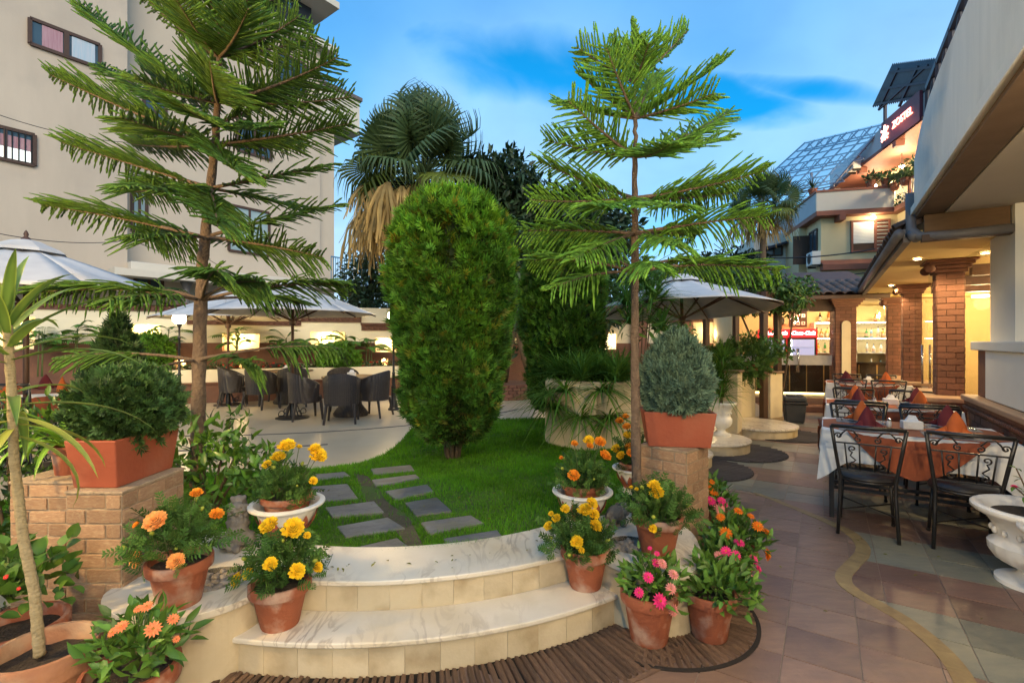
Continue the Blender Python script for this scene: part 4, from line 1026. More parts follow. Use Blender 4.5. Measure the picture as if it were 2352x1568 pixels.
addL((503,130), [(300,-40,.0,.05), (400,-10,-.7,.05), (570,20,-.7,.05), (727,82,.1,.05), (686,38,-.3,.05), (540,60,.7,.05), (380,20,.6,.05)], -.08, -.1, .05, .2)
addL((505,0), [(330,-140,0,.05), (450,-120,-.6,.05), (640,-60,-.3,.05), (690,-10,.3,.05), (560,-60,.6,.05)], -.08, -.2, .05, .19)
addL((507,-120), [(390,-260,0,.05), (480,-250,-.4,.05), (610,-240,-.1,.05), (540,-220,.4,.05)], -.08, -.3, .05, .16)
addL((498,284), [(230,150,.3,.06), (690,200,.4,.06), (420,240,-.8,.06), (620,290,-.6,.06)], -.04, .2, .06, .17)
addL((504,65), [(360,-60,.1,.05), (640,10,.3,.05), (470,-50,-.6,.05), (590,-30,-.4,.05)], -.08, -.15, .05, .17)
pine('tall pine in front of the left building, tinted dark as backlit', Lt, Lr, B, P(508, -330, yL), dens=.021, blen=.30, tintk=.85)  # backlit look put into a darker needle tint
yR = 3.22
tr = [(1463,1200),(1461,1000),(1459,850),(1458,700),(1458,540),(1458,456),(1459,365),(1459,290),(1458,200),(1455,130)]
Rt = [P(x, y, yR) for x, y in tr]; Rr_ = [.034,.032,.030,.027,.023,.020,.017,.014,.010,.006]
B = []
def addR(s, lst, sag, droop, bare, bl):
    for t in lst: B.append(br(s, t[:2], t[2], sag, droop, t[3] if len(t) > 3 else bare, bl, yR))
addR((1458,624), [(1217,598,.15,.45), (1268,662,-.25,.42), (1791,622,-.15,.3), (1500,612,-.8,.45), (1620,600,.6,.4), (1390,600,.7,.4)], .10, .95, .4, .16)
addR((1458,536), [(1203,530,.0,.2), (1319,596,-.5,.25), (1765,496,-.1,.2), (1560,560,-.75,.3), (1600,540,.7,.25), (1400,540,.7,.25)], .03, .7, .2, .17)
addR((1458,455), [(1217,459,-.15,.1), (1238,370,.25,.1), (1757,392,.0,.12), (1570,470,-.75,.12), (1690,440,.5,.12), (1350,470,-.6,.1)], -.04, .5, .1, .17)
addR((1459,360), [(1257,322,.1,.06), (1304,230,-.35,.06), (1676,314,.05,.06), (1676,256,.45,.06), (1540,330,-.75,.06), (1360,300,.6,.06)], -.05, .25, .06, .17)
addR((1459,272), [(1280,238,.2,.05), (1330,170,.0,.05), (1392,108,-.45,.05), (1663,138,.0,.05), (1640,215,-.4,.05), (1500,170,.55,.05)], -.04, .0, .05, .17)
addR((1458,190), [(1325,108,.0,.03), (1579,70,.05,.03), (1490,100,-.4,.03), (1440,95,.4,.03)], -.04, -.25, .03, .15)
addR((1456,140), [(1400,90,.0,.03), (1520,85,.05,.03), (1470,80,-.2,.03)], -.04, -.3, .03, .09)
pine('young pine by the corner brick pier, tinted bright as lamp-lit', Rt, Rr_, B, P(1450, 47, yR), dens=.0215, blen=.30, tintk=1.75)  # lamplight from the front put into a brighter needle tint
# ------------------------------------------------------------------ lamps
M_globe = emat('lamp_globe', (1, .74, .36), 160); M_bulb = emat('warm_bulb', (1, .66, .28), 60); M_bulbw = emat('white_bulb', (1, .86, .62), 40)
def lamp(name, loc, energy, col=(1,.72,.38), r=.05, typ='POINT', parent=None, spot=None, aim=None):
    l = bpy.data.lights.new(name, typ); l.energy = energy; l.color = col
    if typ in ('POINT', 'SPOT'): l.shadow_soft_size = r
    if spot: l.spot_size = R(spot); l.spot_blend = .6
    o = bpy.data.objects.new(name, l); COL.objects.link(o); o.location = loc
    if aim is not None: o.rotation_euler = (Vector(aim)-Vector(loc)).to_track_quat('-Z', 'Y').to_euler()
    if parent: adopt(o, parent)
    return o
def lamp_post(label, base, H, energy=45):
    b = Vector(base); root = thing('lamp_post', b, label, 'lamp post', 'black cast-iron globe lamp posts')
    MB().lathe([(.001,0),(.11,0),(.11,.03),(.085,.05),(.075,.14),(.05,.2),(.042,.42),(.05,.45),(.035,.5),(.028,.7),(.036,.72),(.022,.76),(.02,H-.42),(.034,H-.40),(.018,H-.36),(.017,H-.20),(.04,H-.17),(.05,H-.13),(.03,H-.12)], 14, b).build('post', M_iron, root, auto=40)
    MB().ball(b+Vector((0,0,H-.03)), .115, 16, 10, (1,1,.95)).build('globe', M_globe, root, smooth=True)
    return root
yy = G(415, 945, TZ).y; g = P(412, 728, yy)
lamp_post('lit globe lamp post beside the left pine trunk', (g.x, g.y, TZ), g.z-TZ)
g = P(904, 722, yy+.25)
lamp_post('lit globe lamp post half hidden by the tall clipped conifer', (g.x, g.y, TZ), g.z-TZ)

# ------------------------------------------------------------------ clipped conifers on the lawn
M_thuja = mat('thuja_green', (.125,.29,.022), .65, (.07,.18,.02), 2.2, 0, spec=.25, tint=True, transl=.25, contrast=1.6)
tb = GL(1040, 1052); kk = tb.y/5.0
pr = [(0,.28),(.06,.40),(.14,.49),(.3,.56),(.5,.615),(.7,.65),(.83,.645),(.90,.59),(.95,.50),(.985,.34),(1,.10)]
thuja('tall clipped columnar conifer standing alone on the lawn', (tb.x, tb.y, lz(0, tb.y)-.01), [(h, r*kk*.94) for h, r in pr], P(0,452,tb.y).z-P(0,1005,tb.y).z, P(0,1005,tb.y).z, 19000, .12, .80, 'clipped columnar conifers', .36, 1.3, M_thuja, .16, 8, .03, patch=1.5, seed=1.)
t2 = G(1293, 985, TZ)
pr2 = [(0,.3),(.1,.42),(.35,.52),(.6,.545),(.8,.53),(.92,.42),(.98,.2),(1,.04)]
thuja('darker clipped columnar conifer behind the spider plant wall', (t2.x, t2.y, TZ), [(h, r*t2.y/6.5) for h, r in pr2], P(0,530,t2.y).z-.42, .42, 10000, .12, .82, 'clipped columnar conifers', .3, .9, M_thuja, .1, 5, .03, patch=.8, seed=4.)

# ------------------------------------------------------------------ round cream planter with spider plants
cp = Vector((1.09, 6.6, TZ-.01)); CPH = .86; root = thing('raised_planter', cp, 'round cream plastered planter overflowing with spider plants', 'planter')
MB().lathe([(.62,-.02),(.62,.85),(.56,.86),(.56,.78),(.001,.78)], 40, cp).build('planter_wall', M_cream, root, auto=40)
MB().prism([(cp.x-.64, cp.y-.20), (cp.x-.30, cp.y-.66), (cp.x-.05, cp.y-.69), (cp.x-.05, cp.y), (cp.x-.64, cp.y)], .13, .98).build('planter_wall', M_cream, root, bevel=.03)
parts = []
for i in range(11):
    a = i*2.4; r_ = .5*sqrt((i+.5)/11); parts.append(strap_clump(cp+Vector((r_*cos(a), r_*sin(a)-.08, .84)), 150, .50, .026, .8, .8, (1, 1.05, .8)))
for q in ((-.56, -.45, .50), (-.25, -.70, .42), (.10, -.66, .40), (-.6,-.25,.65), (-.42,-.58,.72), (0,-.66,.74)):
    parts.append(strap_clump(cp+Vector(q), 100, .42, .026, 1.2, 1.2, (1.15, 1.15, .7)))
leafobj('spider_plant', join(parts), M_leafm, root)

# ------------------------------------------------------------------ fan palms
M_palm = mat('fan_palm_leaf', (.085,.135,.045), .5, (.055,.095,.035), 5, 0, spec=.3, tint=True, transl=.2)
M_palmd = mat('dead_palm_leaf', (.46,.33,.13), .85, (.28,.19,.08), 6, 0, spec=.1, tint=True, transl=.2)
def fan_mesh(name, seg=30, spread=2.5, m=None, droop=.5, tipd=.35, closed=1., tint=(1,1,1)):
    "a fan blade of radius 1 with its hub at the origin facing +Y, pleats fused half way"
    V = []; F = []; T = []
    for i in range(seg):
        a = (i/(seg-1)-.5)*2*spread*closed; w = spread*closed/seg*1.07
        o = len(V); rk = random.uniform(.88, 1.05); fold = .01*(1 if i % 2 else -1)
        for r, ww, dz in ((.05, .9, 0), (.66, 1.0, -.06*droop), (.86*rk, .62, -.17*droop), (1.0*rk, .26, -.2*droop-tipd*.5), (1.06*rk, .05, -.2*droop-tipd)):
            for s in (-1, 1):
                b = a+s*w*ww; V.append((sin(b)*r, cos(b)*r, dz*(1+.3*abs(a))+fold+(.010*s if i % 2 else -.010*s))); k = random.uniform(.8, 1.15)*(1-.25*(r > .9)); T.append((tint[0]*k, tint[1]*k, tint[2]*k))
        for q in range(4): F.append((o+2*q, o+2*q+1, o+2*q+3, o+2*q+2))
    return np_mesh(name, A(V), np.array(F), m, A(T), False)
def dead_mesh(seg=20):
    "a withered leaf: a bunch of ragged strips hanging from its hub"
    V = []; F = []
    for i in range(seg):
        a = random.uniform(-.75, .75); L_ = random.uniform(.55, 1.1); w = random.uniform(.012, .03); o = len(V); bz = random.uniform(-.2, .2)
        for k in range(6):
            t = k/5; x = sin(a)*t*L_*(1-.35*t); y = L_*t*(.75+.25*t); z = bz*t+.22*sin(pi*t*.7)*(1-t)+random.uniform(-.02,.02)
            for s in (-1, 1): V.append((x+s*w*(1-.8*t), y, z+.5*s*w))
        for k in range(5): F.append((o+2*k, o+2*k+1, o+2*k+3, o+2*k+2))
    T = np.repeat(RNG.uniform(.55, 1.3, (seg, 1)), 12, 0)*A((1, 1, 1)); return np_mesh('dead_frond', A(V), np.array(F), M_palmd, T, False)
def fan_palm(label, base, H, R_, nf, nd, trunk_r, lean=0., scale=1., dead=True):
    b = Vector(base); root = thing('fan_palm', b, label, 'palm tree', 'fan palms'); top = b+Vector((lean, 0, H))
    MB().tube([b.lerp(top, i/10)+Vector((0,0,-.05 if i == 0 else 0)) for i in range(11)], [trunk_r*(1.25-.03*i)*(1.06 if i % 2 else 1) for i in range(11)], 12).build('trunk', mat('palm_bark', (.16,.11,.07), .95, (.08,.055,.035), 12, 1., 40, streak=(1,1,5)), root, smooth=True)
    mes = [fan_mesh('frond', 40, 2.3, M_palm, .35, .38, 1., (1,1,1)) for _ in range(3)]+[fan_mesh('frond', 40, 2.1, M_palm, .6, .5, .95, (1.6,1.3,.6))]
    md = [dead_mesh() for _ in range(4)]
    for i in range(nf):
        t = i/(nf-1); a = i*2.399; e = 1.45-1.75*t+random.uniform(-.1,.1); pl = R_*random.uniform(.50, .70)
        d = Vector((cos(a)*cos(e), sin(a)*cos(e), sin(e))); q = top+Vector((0,0,.05)); tip = q+d*pl
        fd = (d+Vector((0,0,-.25))).normalized() if e < 1. else d
        fr = Matrix(frames(A([fd]), A([[cos(a)+random.uniform(-.5,.5), sin(a)+random.uniform(-.5,.5), .25 if e > .1 else .9]]))[0].tolist())
        inst('frond', mes[3] if t > .74 and i % 2 else mes[i % 3], root, tip, fr.to_4x4(), R_*random.uniform(.40, .50))
        MB().tube(bez(q, q.lerp(tip, .5)+Vector((0,0,.06)), tip, 5), [.03*scale,.022*scale,.016*scale,.013*scale,.012*scale], 5).build('petiole', M_stem, root, smooth=True)
    for i in range(nd if dead else 0):
        a = i*2.399+.5; t = (i+.5)/nd; pl = R_*(.12+.80*random.random()*(1-.35*t)); q = top-Vector((0,0,.10+.5*t*R_*.5)); tip = q+Vector((cos(a)*pl, sin(a)*pl, -pl*random.uniform(-.05,.55)))
        dd = Vector((cos(a)*random.uniform(.05,.55), sin(a)*random.uniform(.05,.55), -1)); fr = Matrix(frames(A([dd]), A([[cos(a), sin(a), .4]]))[0].tolist())
        inst('dead_frond', md[i % 4], root, tip, fr.to_4x4(), R_*random.uniform(.45, .75))
        MB().tube(bez(q, q.lerp(tip, .6)+Vector((0,0,.12)), tip, 5), .012*scale, 5).build('petiole', M_palmd, root, smooth=True)
    return root
pc = P(972, 412, 11.5)
fan_palm('big fan palm with a skirt of dead brown leaves', (pc.x, pc.y, TZ), pc.z-TZ, 1.85, 34, 150, .17)
pc = P(1752, 478, 17.5)
fan_palm('slim dark fan palm in front of the far house', (pc.x, pc.y, 0), pc.z, 1.25, 24, 26, .10, scale=.7)

# ------------------------------------------------------------------ background trees
M_dkleaf = mat('dark_leaf', (.04,.075,.03), .5, (.025,.05,.022), 3, 0, spec=.35, tint=True, transl=.2)
def tree(label, base, H, cs, K, size, tr=.09, tm=None, m=None, lo=.4, hi=1.2, group='dark trees behind the garden wall', limbs=6, droop=.2, name='broadleaf_tree'):
    b = Vector(base); root = thing(name, b, label, 'tree', group); mb = MB()
    c0 = Vector(cs[0][0]); f = b.lerp(Vector((c0.x, c0.y, b.z+H*.55)), .9)
    mb.tube([b-Vector((0,0,.05)), b.lerp(f, .5)+Vector((random.uniform(-.1,.1),0,0)), f], [tr, tr*.8, tr*.6], 8)
    for i in range(limbs):
        c = Vector(cs[i % len(cs)][0]); mb.tube(bez(f, f.lerp(c, .5)+Vector((random.uniform(-.3,.3), 0, .2)), c+Vector((random.uniform(-.3,.3), random.uniform(-.3,.3), random.uniform(0,.3))), 6), [tr*.55*(1-.15*k) for k in range(6)], 6)
    mb.build('trunk', M_branchwood, root, smooth=True)
    crown('crown', root, K, blobs(cs, .3), tm or t_leaf(.36, .15, -.35, 3), size, m or M_dkleaf, .5, .1, lo, hi, .1, droop); return root
def C(x, y, Y, rx, ry, rz): return (tuple(P(x, y, Y)), (rx, ry, rz))
tree('dark drooping broadleaf tree right of the big fan palm', (.6, 12.2, TZ), 5, [C(1165,420,12,.75,.8,.75), C(1130,470,12,.7,.7,.6), C(1215,470,12,.7,.7,.7), C(1290,520,12.2,.9,.8,.9), C(1360,560,12.3,.7,.7,.7), C(1250,600,12.2,1.2,.8,.8), C(1180,540,12,.8,.7,.8), C(1110,400,12.4,.5,.6,.5), C(1420,520,12.4,.55,.6,.6), C(1330,470,12.3,.6,.6,.55)], 9500, .24)
tree('dense dark shrubby tree between the left house and the conifer', (-4.9, 14.9, 0), 3.6, [C(840,640,14.8,.8,.8,.9), C(880,600,14.8,.8,.8,1.0), C(860,700,14.8,.9,.8,.6), C(820,690,14.6,.6,.6,.6)], 4200, .17)
tree('dark tree standing behind the second conifer', (1.9, 13.0, TZ), 4, [C(1410,600,13,.8,.8,.9), C(1390,680,13,.9,.8,.8), C(1200,700,12.5,.9,.7,1.2), C(1330,720,13,1.,.8,.7)], 3600, .2)
tree('low dark tree far off under the bluish sky gap', (5.2, 19, 0), 4.4, [C(1600,625,19,1.4,1,.7), C(1520,640,19,1.2,1,.6), C(1680,610,19,1.3,1,.7), C(1640,660,18.5,1.6,1,.7)], 2600, .24, lo=.3, hi=.9)
# the tree in a round brick bed
rc = G(1160, 912, TZ)
bed = thing('brick_tree_bed', rc, 'low round brick bed round the twisted tree', 'planter')
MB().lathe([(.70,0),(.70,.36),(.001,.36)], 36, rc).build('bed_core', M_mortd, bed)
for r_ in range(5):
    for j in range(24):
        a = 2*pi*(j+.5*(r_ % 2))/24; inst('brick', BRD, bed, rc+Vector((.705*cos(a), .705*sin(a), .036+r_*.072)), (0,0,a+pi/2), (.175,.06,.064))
tree('twisted tree rising from the round brick bed', rc+Vector((0,0,.36)), 2.8, [C(1190,640,10.9,.35,.4,.5), C(1180,560,10.9,.4,.4,.5), C(1195,720,10.9,.25,.3,.3), C(1210,580,10.9,.4,.4,.5)], 1500, .15, .07, group='dark trees inside the garden', lo=.4, hi=1.3)

# ------------------------------------------------------------------ garden wall with lit niches
# its line runs a little away from the viewer to the right; stepped copings
M_wallbr = mat('wall_brown', (.17,.075,.042), .75, (.12,.052,.03), 5, .4, 30, dirt=(.09,.05,.035))
M_wallcr = mat('wall_cream', (.72,.64,.46), .8, (.66,.57,.39), 2, .08, 30)
WA, WB = Vector((-13.84, 8.74, 0)), Vector((-2.0, 13.45, 0))
wu = (WB-WA).normalized(); wn = Vector((wu.y, -wu.x, 0)); WL = (WB-WA).length
def wall_t(px): # distance along the wall where a picture column meets it
    k = (px-CX)/FPX; return (k*WA.y-WA.x)/(wu.x-k*wu.y)
def wpt(t, z, off=0.): return WA+wu*t+wn*off+Vector((0,0,z))
wrz = atan2(wu.y, wu.x)
wall = thing('garden_wall', (WA+WB)/2, 'long cream and brown garden wall with glowing niches', 'wall')
niches = []
for (x0, x1, yt, yb) in ((-60, 80, 725, 803), (292, 368, 745, 800), (511, 596, 767, 806), (714, 792, 762, 806), (862, 912, 776, 809)):
    t0, t1 = wall_t(x0), wall_t(x1); q = wpt((t0+t1)/2, 0).y
    niches.append((t0, t1, EYE-(yb-CY)*q/FPX, EYE-(yt-CY)*q/FPX))
small = []
for (x0, x1, yt, yb) in ((402, 428, 827, 852), (547, 568, 825, 850), (876, 891, 824, 845)):
    t0, t1 = wall_t(x0), wall_t(x1); q = wpt((t0+t1)/2, 0).y; small.append((t0, t1, EYE-(yb-CY)*q/FPX, EYE-(yt-CY)*q/FPX))
def holes_wall(z0, z1, rects, m, off, th):
    "wall slab with rectangular openings, cut into blocks"
    ts = sorted(set([0, WL]+[r[0] for r in rects]+[r[1] for r in rects])); mb = MB()
    for a, b in zip(ts, ts[1:]):
        if b-a < .002: continue
        zs = [z0]; rr = sorted([r for r in rects if r[0] <= a+1e-6 and r[1] >= b-1e-6], key=lambda r: r[2])
        segs = []; z = z0
        for r in rr:
            if r[2] > z: segs.append((z, min(r[2], z1)))
            z = max(z, r[3])
        if z < z1: segs.append((z, z1))
        for s0, s1 in segs:
            if s1-s0 > .002: mb.box(wpt((a+b)/2, (s0+s1)/2, off-th/2), (b-a, th, s1-s0), wrz)
    return mb
ZB = 1.47
def cl(rs, lo, hi): return [(r[0], r[1], max(lo, r[2]), min(hi, r[3])) for r in rs if r[3] > lo+.01 and r[2] < hi-.01]
holes_wall(ZB, 2.02, cl(niches, ZB, 2.02), M_wallcr, 0, .24).build('wall_upper', M_wallcr, wall)
holes_wall(TZ-.02, ZB-.001, cl(niches+small, TZ-.02, ZB), M_wallbr, .035, .275).build('wall_plinth', M_wallbr, wall)
MB().box(wpt(WL/2, 1.2, -.5+.0), (WL+.4, .5, 2.4), wrz).build('wall_back', M_wallcr, wall)
for (t0, t1, za, zb_) in niches:
    MB().box(wpt((t0+t1)/2, (za+zb_)/2, -.235), (t1-t0+.02, .02, zb_-za+.02), wrz).build('niche_back', M_wallcr, wall)
    MB().box(wpt((t0+t1)/2, za+.012, -.08), (t1-t0, .16, .02), wrz).build('niche_sill', M_wallcr, wall)
    MB().ball(wpt((t0+t1)/2, zb_-.05, -.10), .035, 8, 6).build('niche_lamp', M_bulb, wall, smooth=True)
    lamp('niche_light', wpt((t0+t1)/2, zb_-.10, -.07), 38, (1,.66,.26), .03, parent=wall)
for (t0, t1, za, zb_) in small:
    MB().box(wpt((t0+t1)/2, (za+zb_)/2+.05, -.2), (t1-t0+.02, .02, zb_-za+.12), wrz).build('niche_back', M_wallcr, wall)
    lamp('niche_light', wpt((t0+t1)/2, zb_-.04, -.1), 4, (1,.66,.26), .02, parent=wall)
    MB().box(wpt((t0+t1)/2, zb_-.012, -.12), (.03,.03,.015), wrz).build('niche_lamp', M_bulb, wall)
M_cop = mat('carved_coping', (.13,.055,.032), .7, (.085,.036,.022), 8, .3, 40)
def coping(x0, x1, yt):
    t0, t1 = wall_t(x0), wall_t(x1); q = wpt((t0+t1)/2, 0).y; z = EYE-(yt-CY)*q/FPX
    if z > 2.05: MB().box(wpt((t0+t1)/2, (2.02+z-.2)/2, -.12), (t1-t0, .239, z-.2-2.02), wrz).build('wall_pier', M_wallcr, wall)
    MB().box(wpt((t0+t1)/2, z-.03, -.12), (t1-t0+.04, .44, .06), wrz).build('coping', M_cop, wall, bevel=.008)
    MB().box(wpt((t0+t1)/2, z-.13, -.12), (t1-t0, .31, .138), wrz).build('coping_frieze', M_cop, wall)
    me = bevel_box('dentil', .2, M_cop); n = int((t1-t0)/.13)
    for i in range(n): inst('dentil', me, wall, wpt(t0+(i+.5)*(t1-t0)/n, z-.115, .045), (0,0,wrz), (.075,.05,.075))
coping(-140, 430, 690); coping(430, 692, 728); coping(692, 830, 722); coping(830, 935, 742)
# raised bed in front of the wall
bedf = thing('raised_flower_bed', wpt(WL*.6, .3, .9), 'cream edged raised flower bed along the foot of the garden wall', 'planter')
t0 = wall_t(380); MB().box(wpt((t0+WL)/2, .74, .85), (WL-t0, .14, .28), wrz).build('bed_edge', M_wallcr, bedf, bevel=.01)
MB().box(wpt((t0+WL)/2, .37, .85), (WL-t0-.004, .11, .46), wrz).build('bed_plinth', M_wallbr, bedf)
MB().box(wpt((t0+WL)/2, .585, .85), (WL-t0+.02, .19, .035), wrz).build('bed_moulding', M_wallbr, bedf)
MB().box(wpt((t0+WL)/2, .55, .41), (WL-t0, .75, .5), wrz).build('bed_soil', M_terra_in, bedf)
cs = []; k = 26
for i in range(k):
    t = t0+(i+.5)*(WL-t0)/k; cs.append((tuple(wpt(t, .86+random.uniform(-.02,.05), .55+random.uniform(-.1,.1))), (.2,.22,.13)))
leafy('mass of low red and white bedding flowers in the raised bed', cs, 2600, .075, wpt((t0+WL)/2, .8, .5), m=M_dkleaf, lo=.5, hi=1.6, name='bedding_plants', stems=5, cat='flowers')
br_ = [o for o in bpy.data.objects if o.name.startswith('bedding_plants')][-1]
for i in range(150):
    t = t0+random.random()*(WL-t0); kk = 'white' if sin(t*2.1) > -.1 else 'red'
    inst('blossom', FL[kk], br_, wpt(t, .93+random.uniform(-.05,.07), .5+random.uniform(-.2,.25)), (random.uniform(-.6,.2), random.uniform(-.4,.4), 0), random.uniform(.03,.045))
# slender palms against the wall
def slim_palm(label, base, H, nf, L_):
    b = Vector(base); root = thing('bamboo_palm', b, label, 'palm', 'slender palms against the garden wall'); parts = []; mb = MB()
    for s in range(3):
        q = b+Vector((random.uniform(-.12,.12), random.uniform(-.08,.08), 0)); h = H*random.uniform(.75, 1); mb.tube([q, q+Vector((.03*s,0,h))], [.014,.009], 6)
        for i in range(nf):
            a = random.uniform(0, 2*pi); e = random.uniform(.2, 1.1); st = q+Vector((.03*s*.8, 0, h*random.uniform(.6, 1))); tip = st+Vector((cos(a)*cos(e), sin(a)*cos(e)*.5, sin(e)*.7-.15))*L_*random.uniform(.8,1.2)
            pts = bez(st, st.lerp(tip, .5)+Vector((0,0,L_*.18)), tip, 12); mb.tube(pts, .004, 4)
            d = norm(np.gradient(pts, axis=0)); sd = norm(np.cross(d, A((0,0,1))))
            for sg in (-1, 1):
                parts.append(scatter(T_NARROW, pts[2:], frames(d[2:]*.7+sg*sd[2:]*.8+A((0,0,-.15)), (0,0,1)), np.full(10, L_*.38), rtint(10, .6, 1.3)))
    mb.build('cane', M_stem, root, smooth=True); leafobj('frond', join(parts), M_leafm, root)
for x, lab in ((330, 'bamboo palm left of the globe lamp'), (385, 'bamboo palm just behind the globe lamp'), (545, 'bamboo palm beside the wide lit niche'), (652, 'bamboo palm between the two umbrella poles'), (745, 'bamboo palm by the niche over the round bush'), (790, 'bamboo palm right of the round bush'), (835, 'bamboo palm nearest the tall clipped conifer'), (200, 'bamboo palm behind the near left umbrella pole'), (110, 'bamboo palm by the leftmost lit niche')):
    slim_palm(lab, wpt(wall_t(x), .78, .45), random.uniform(.75, 1.1), 5, .5)
for x, y, Y, r_, lab, lo in ((780, 832, wpt(wall_t(780), 0, .55).y, .48, 'round clipped bush in the flower bed behind the dining chairs', .5), (345, 812, wpt(wall_t(345), 0, .55).y, .42, 'round clipped bush left of the globe lamp', .35)):
    shrub(lab, P(x, y, Y), (r_, r_, r_*1.0), 4200, .09, M_thuja, 'round clipped bushes by the wall', 'round_bush', T_SPRAY, lo, lo+.8, True, core=.85)
thuja('loose dark conifer rising behind the left box planter', (-3.75, 4.6, TZ), [(0,.2),(.3,.28),(.6,.2),(.85,.10),(1,.02)], 1.25, .5, 2600, .08, .5, None, .3, .9, M_yew, .1, 2, .02, T_TUFT, 'loose_conifer')
# ------------------------------------------------------------------ umbrellas, wicker sets
M_canvas = mat('umbrella_canvas', (.58,.57,.55), .85, (.48,.47,.46), 5, .1, 200, transl=.06, dirt=(.42,.40,.37), dscale=2)
def wicker():
    m = mat('wicker', (.035,.028,.025), .45, (.018,.014,.013), 30, 0, spec=.5); nt = m.node_tree; N = nt.nodes; L = nt.links; b = N['Principled BSDF']
    tc = N.new('ShaderNodeTexCoord'); w1 = N.new('ShaderNodeTexWave'); w1.bands_direction = 'Z'; w1.inputs['Scale'].default_value = 14; w2 = N.new('ShaderNodeTexWave'); w2.bands_direction = 'X'; w2.inputs['Scale'].default_value = 11
    L.new(tc.outputs['Object'], w1.inputs['Vector']); L.new(tc.outputs['Object'], w2.inputs['Vector'])
    mu = N.new('ShaderNodeMath'); mu.operation = 'MULTIPLY'; L.new(w1.outputs['Fac'], mu.inputs[0]); L.new(w2.outputs['Fac'], mu.inputs[1])
    bp = N.new('ShaderNodeBump'); bp.inputs['Strength'].default_value = .9; bp.inputs['Distance'].default_value = .01; L.new(mu.outputs[0], bp.inputs['Height']); L.new(bp.outputs[0], b.inputs['Normal']); return m
M_wick = wicker()
def make_umbrella():
    root = thing('garden_umbrella', (0,0,0), 'umbrella', 'umbrella', 'pale canvas garden umbrellas'); Rr, zr, za = 1.42, 1.84, 2.36
    n = 8
    def cpt(a, t):
        k = abs(((a/(2*pi/n)) % 1)-.5)*2; r = Rr*t*(1-.045*(1-k)*t); return Vector((r*cos(a), r*sin(a), za-(za-zr)*(t**1.12)-.035*(1-k)*sin(pi*min(1, t))))
    for i in range(n):
        a0 = 2*pi*i/n; V = []; F = []
        for u in range(7):
            for v in range(9): V.append(cpt(a0+2*pi/n*u/6, .16+.84*v/8))
        for u in range(6):
            for v in range(8): k = u*9+v; F.append((k, k+9, k+10, k+1))
        o = MB().add(V, F).build('canopy_panel', M_canvas, root, smooth=True)
        s = o.modifiers.new('thickness', 'SOLIDIFY'); s.thickness = .006
        q = [cpt(a0, .06+.94*t/6)-Vector((0,0,.03)) for t in range(7)]; rib = MB().tube(q, [.013]*6+[.01], 5).build('rib', M_wood, root)
        MB().bar((.03*cos(a0), .03*sin(a0), zr-.12), q[3], .016, .022).build('strut', M_wood, rib)
    MB().lathe([(.001,za+.075),(.12,za+.05),(.30,za-.04),(.34,za-.075)], 8, (0,0,0), a0=0).build('vent_cap', M_canvas, root)
    MB().lathe([(.001,za+.17),(.014,za+.15),(.022,za+.125),(.016,za+.10),(.035,za+.085),(.045,za+.06)], 10).build('finial', M_wood, root, smooth=True)
    MB().tube([(0,0,0),(0,0,za+.06)], .026, 10).build('pole', M_wood, root, smooth=True)
    MB().lathe([(.03,zr-.2),(.055,zr-.19),(.055,zr-.1),(.03,zr-.08)], 10).build('runner', M_wood, root)
    MB().lathe([(.001,0),(.28,0),(.28,.02),(.05,.03),(.04,.34),(.028,.36)], 20).build('base', M_iron, root, auto=40)
    for i in range(4):
        a = pi/4+i*pi/2; pts = []
        for k in range(26): t = k/25; th = -pi*.5+t*pi*2.2; rr = .07*(1-.55*t); pts.append((cos(a)*(.20+rr*cos(th)), sin(a)*(.20+rr*cos(th)), .10+rr*sin(th)))
        pts = [(cos(a)*.04, sin(a)*.04, .30), (cos(a)*.1, sin(a)*.1, .2), (cos(a)*.15, sin(a)*.15, .06)]+pts[4:]
        MB().tube(pts, .008, 6).build('scroll', M_iron, root, smooth=True)
    return root
um = make_umbrella()
def grd(px, py, z=None): return G(px, py, TZ if z is None else z)
for i, (px, Y, rz, lab) in enumerate(((672, 8.55, .2, 'pale umbrella over the nearest wicker dining set'), (524, 10.3, .45, 'pale umbrella over the farther wicker dining set'), (60, 5.1, .3, 'large pale umbrella at the left edge of the terrace'), (1575, 7.5, .12, 'cream umbrella seen from below beside the pergola'))):
    loc = ((px-CX)*Y/FPX, Y, TZ-.005)
    o = um if i == 0 else dup(um, loc, rz); o.location = loc; o.rotation_euler = (R(-4) if i == 3 else 0,0,rz); o['label'] = lab
def make_wchair():
    root = thing('wicker_chair', (0,0,0), 'chair', 'chair', 'dark wicker tub chairs on the terrace'); V = []; F = []; n = 26
    for j in range(n+1):
        a = R(-128)+R(256)*j/n; k = abs(a)/R(128); rx = .29; ry = .28
        zt = .82-.20*(k**1.6); fl = 1.07-.05*k
        for q, (z, rr) in enumerate(((.30, .95), (.45, .985), (.62, 1.02), (zt, fl), (zt+.012, fl-.05), (zt-.02, fl-.11), (.42, .88))):
            z = min(z, zt+.012); V.append((rx*rr*sin(a), -ry*rr*cos(a)*1.0, z))
        if j:
            for q in range(6): b = (j-1)*7+q; F.append((b, b+7, b+8, b+1))
    F += [tuple(range(7)), tuple(n*7+q for q in range(6, -1, -1))]
    MB().add(V, F).build('shell', M_wick, root, auto=60)
    MB().lathe([(.001,.40),(.255,.40),(.27,.37),(.265,.31),(.001,.31)], 20).build('seat', M_wick, root, auto=40)
    for sx, sy in ((-1,-1),(1,-1),(-1,1),(1,1)):
        MB().tube([(sx*.21, sy*.2, .33), (sx*.245, sy*.245-.02, 0)], [.028, .019], 6).build('leg', M_wick, root)
    return root
wc = make_wchair()
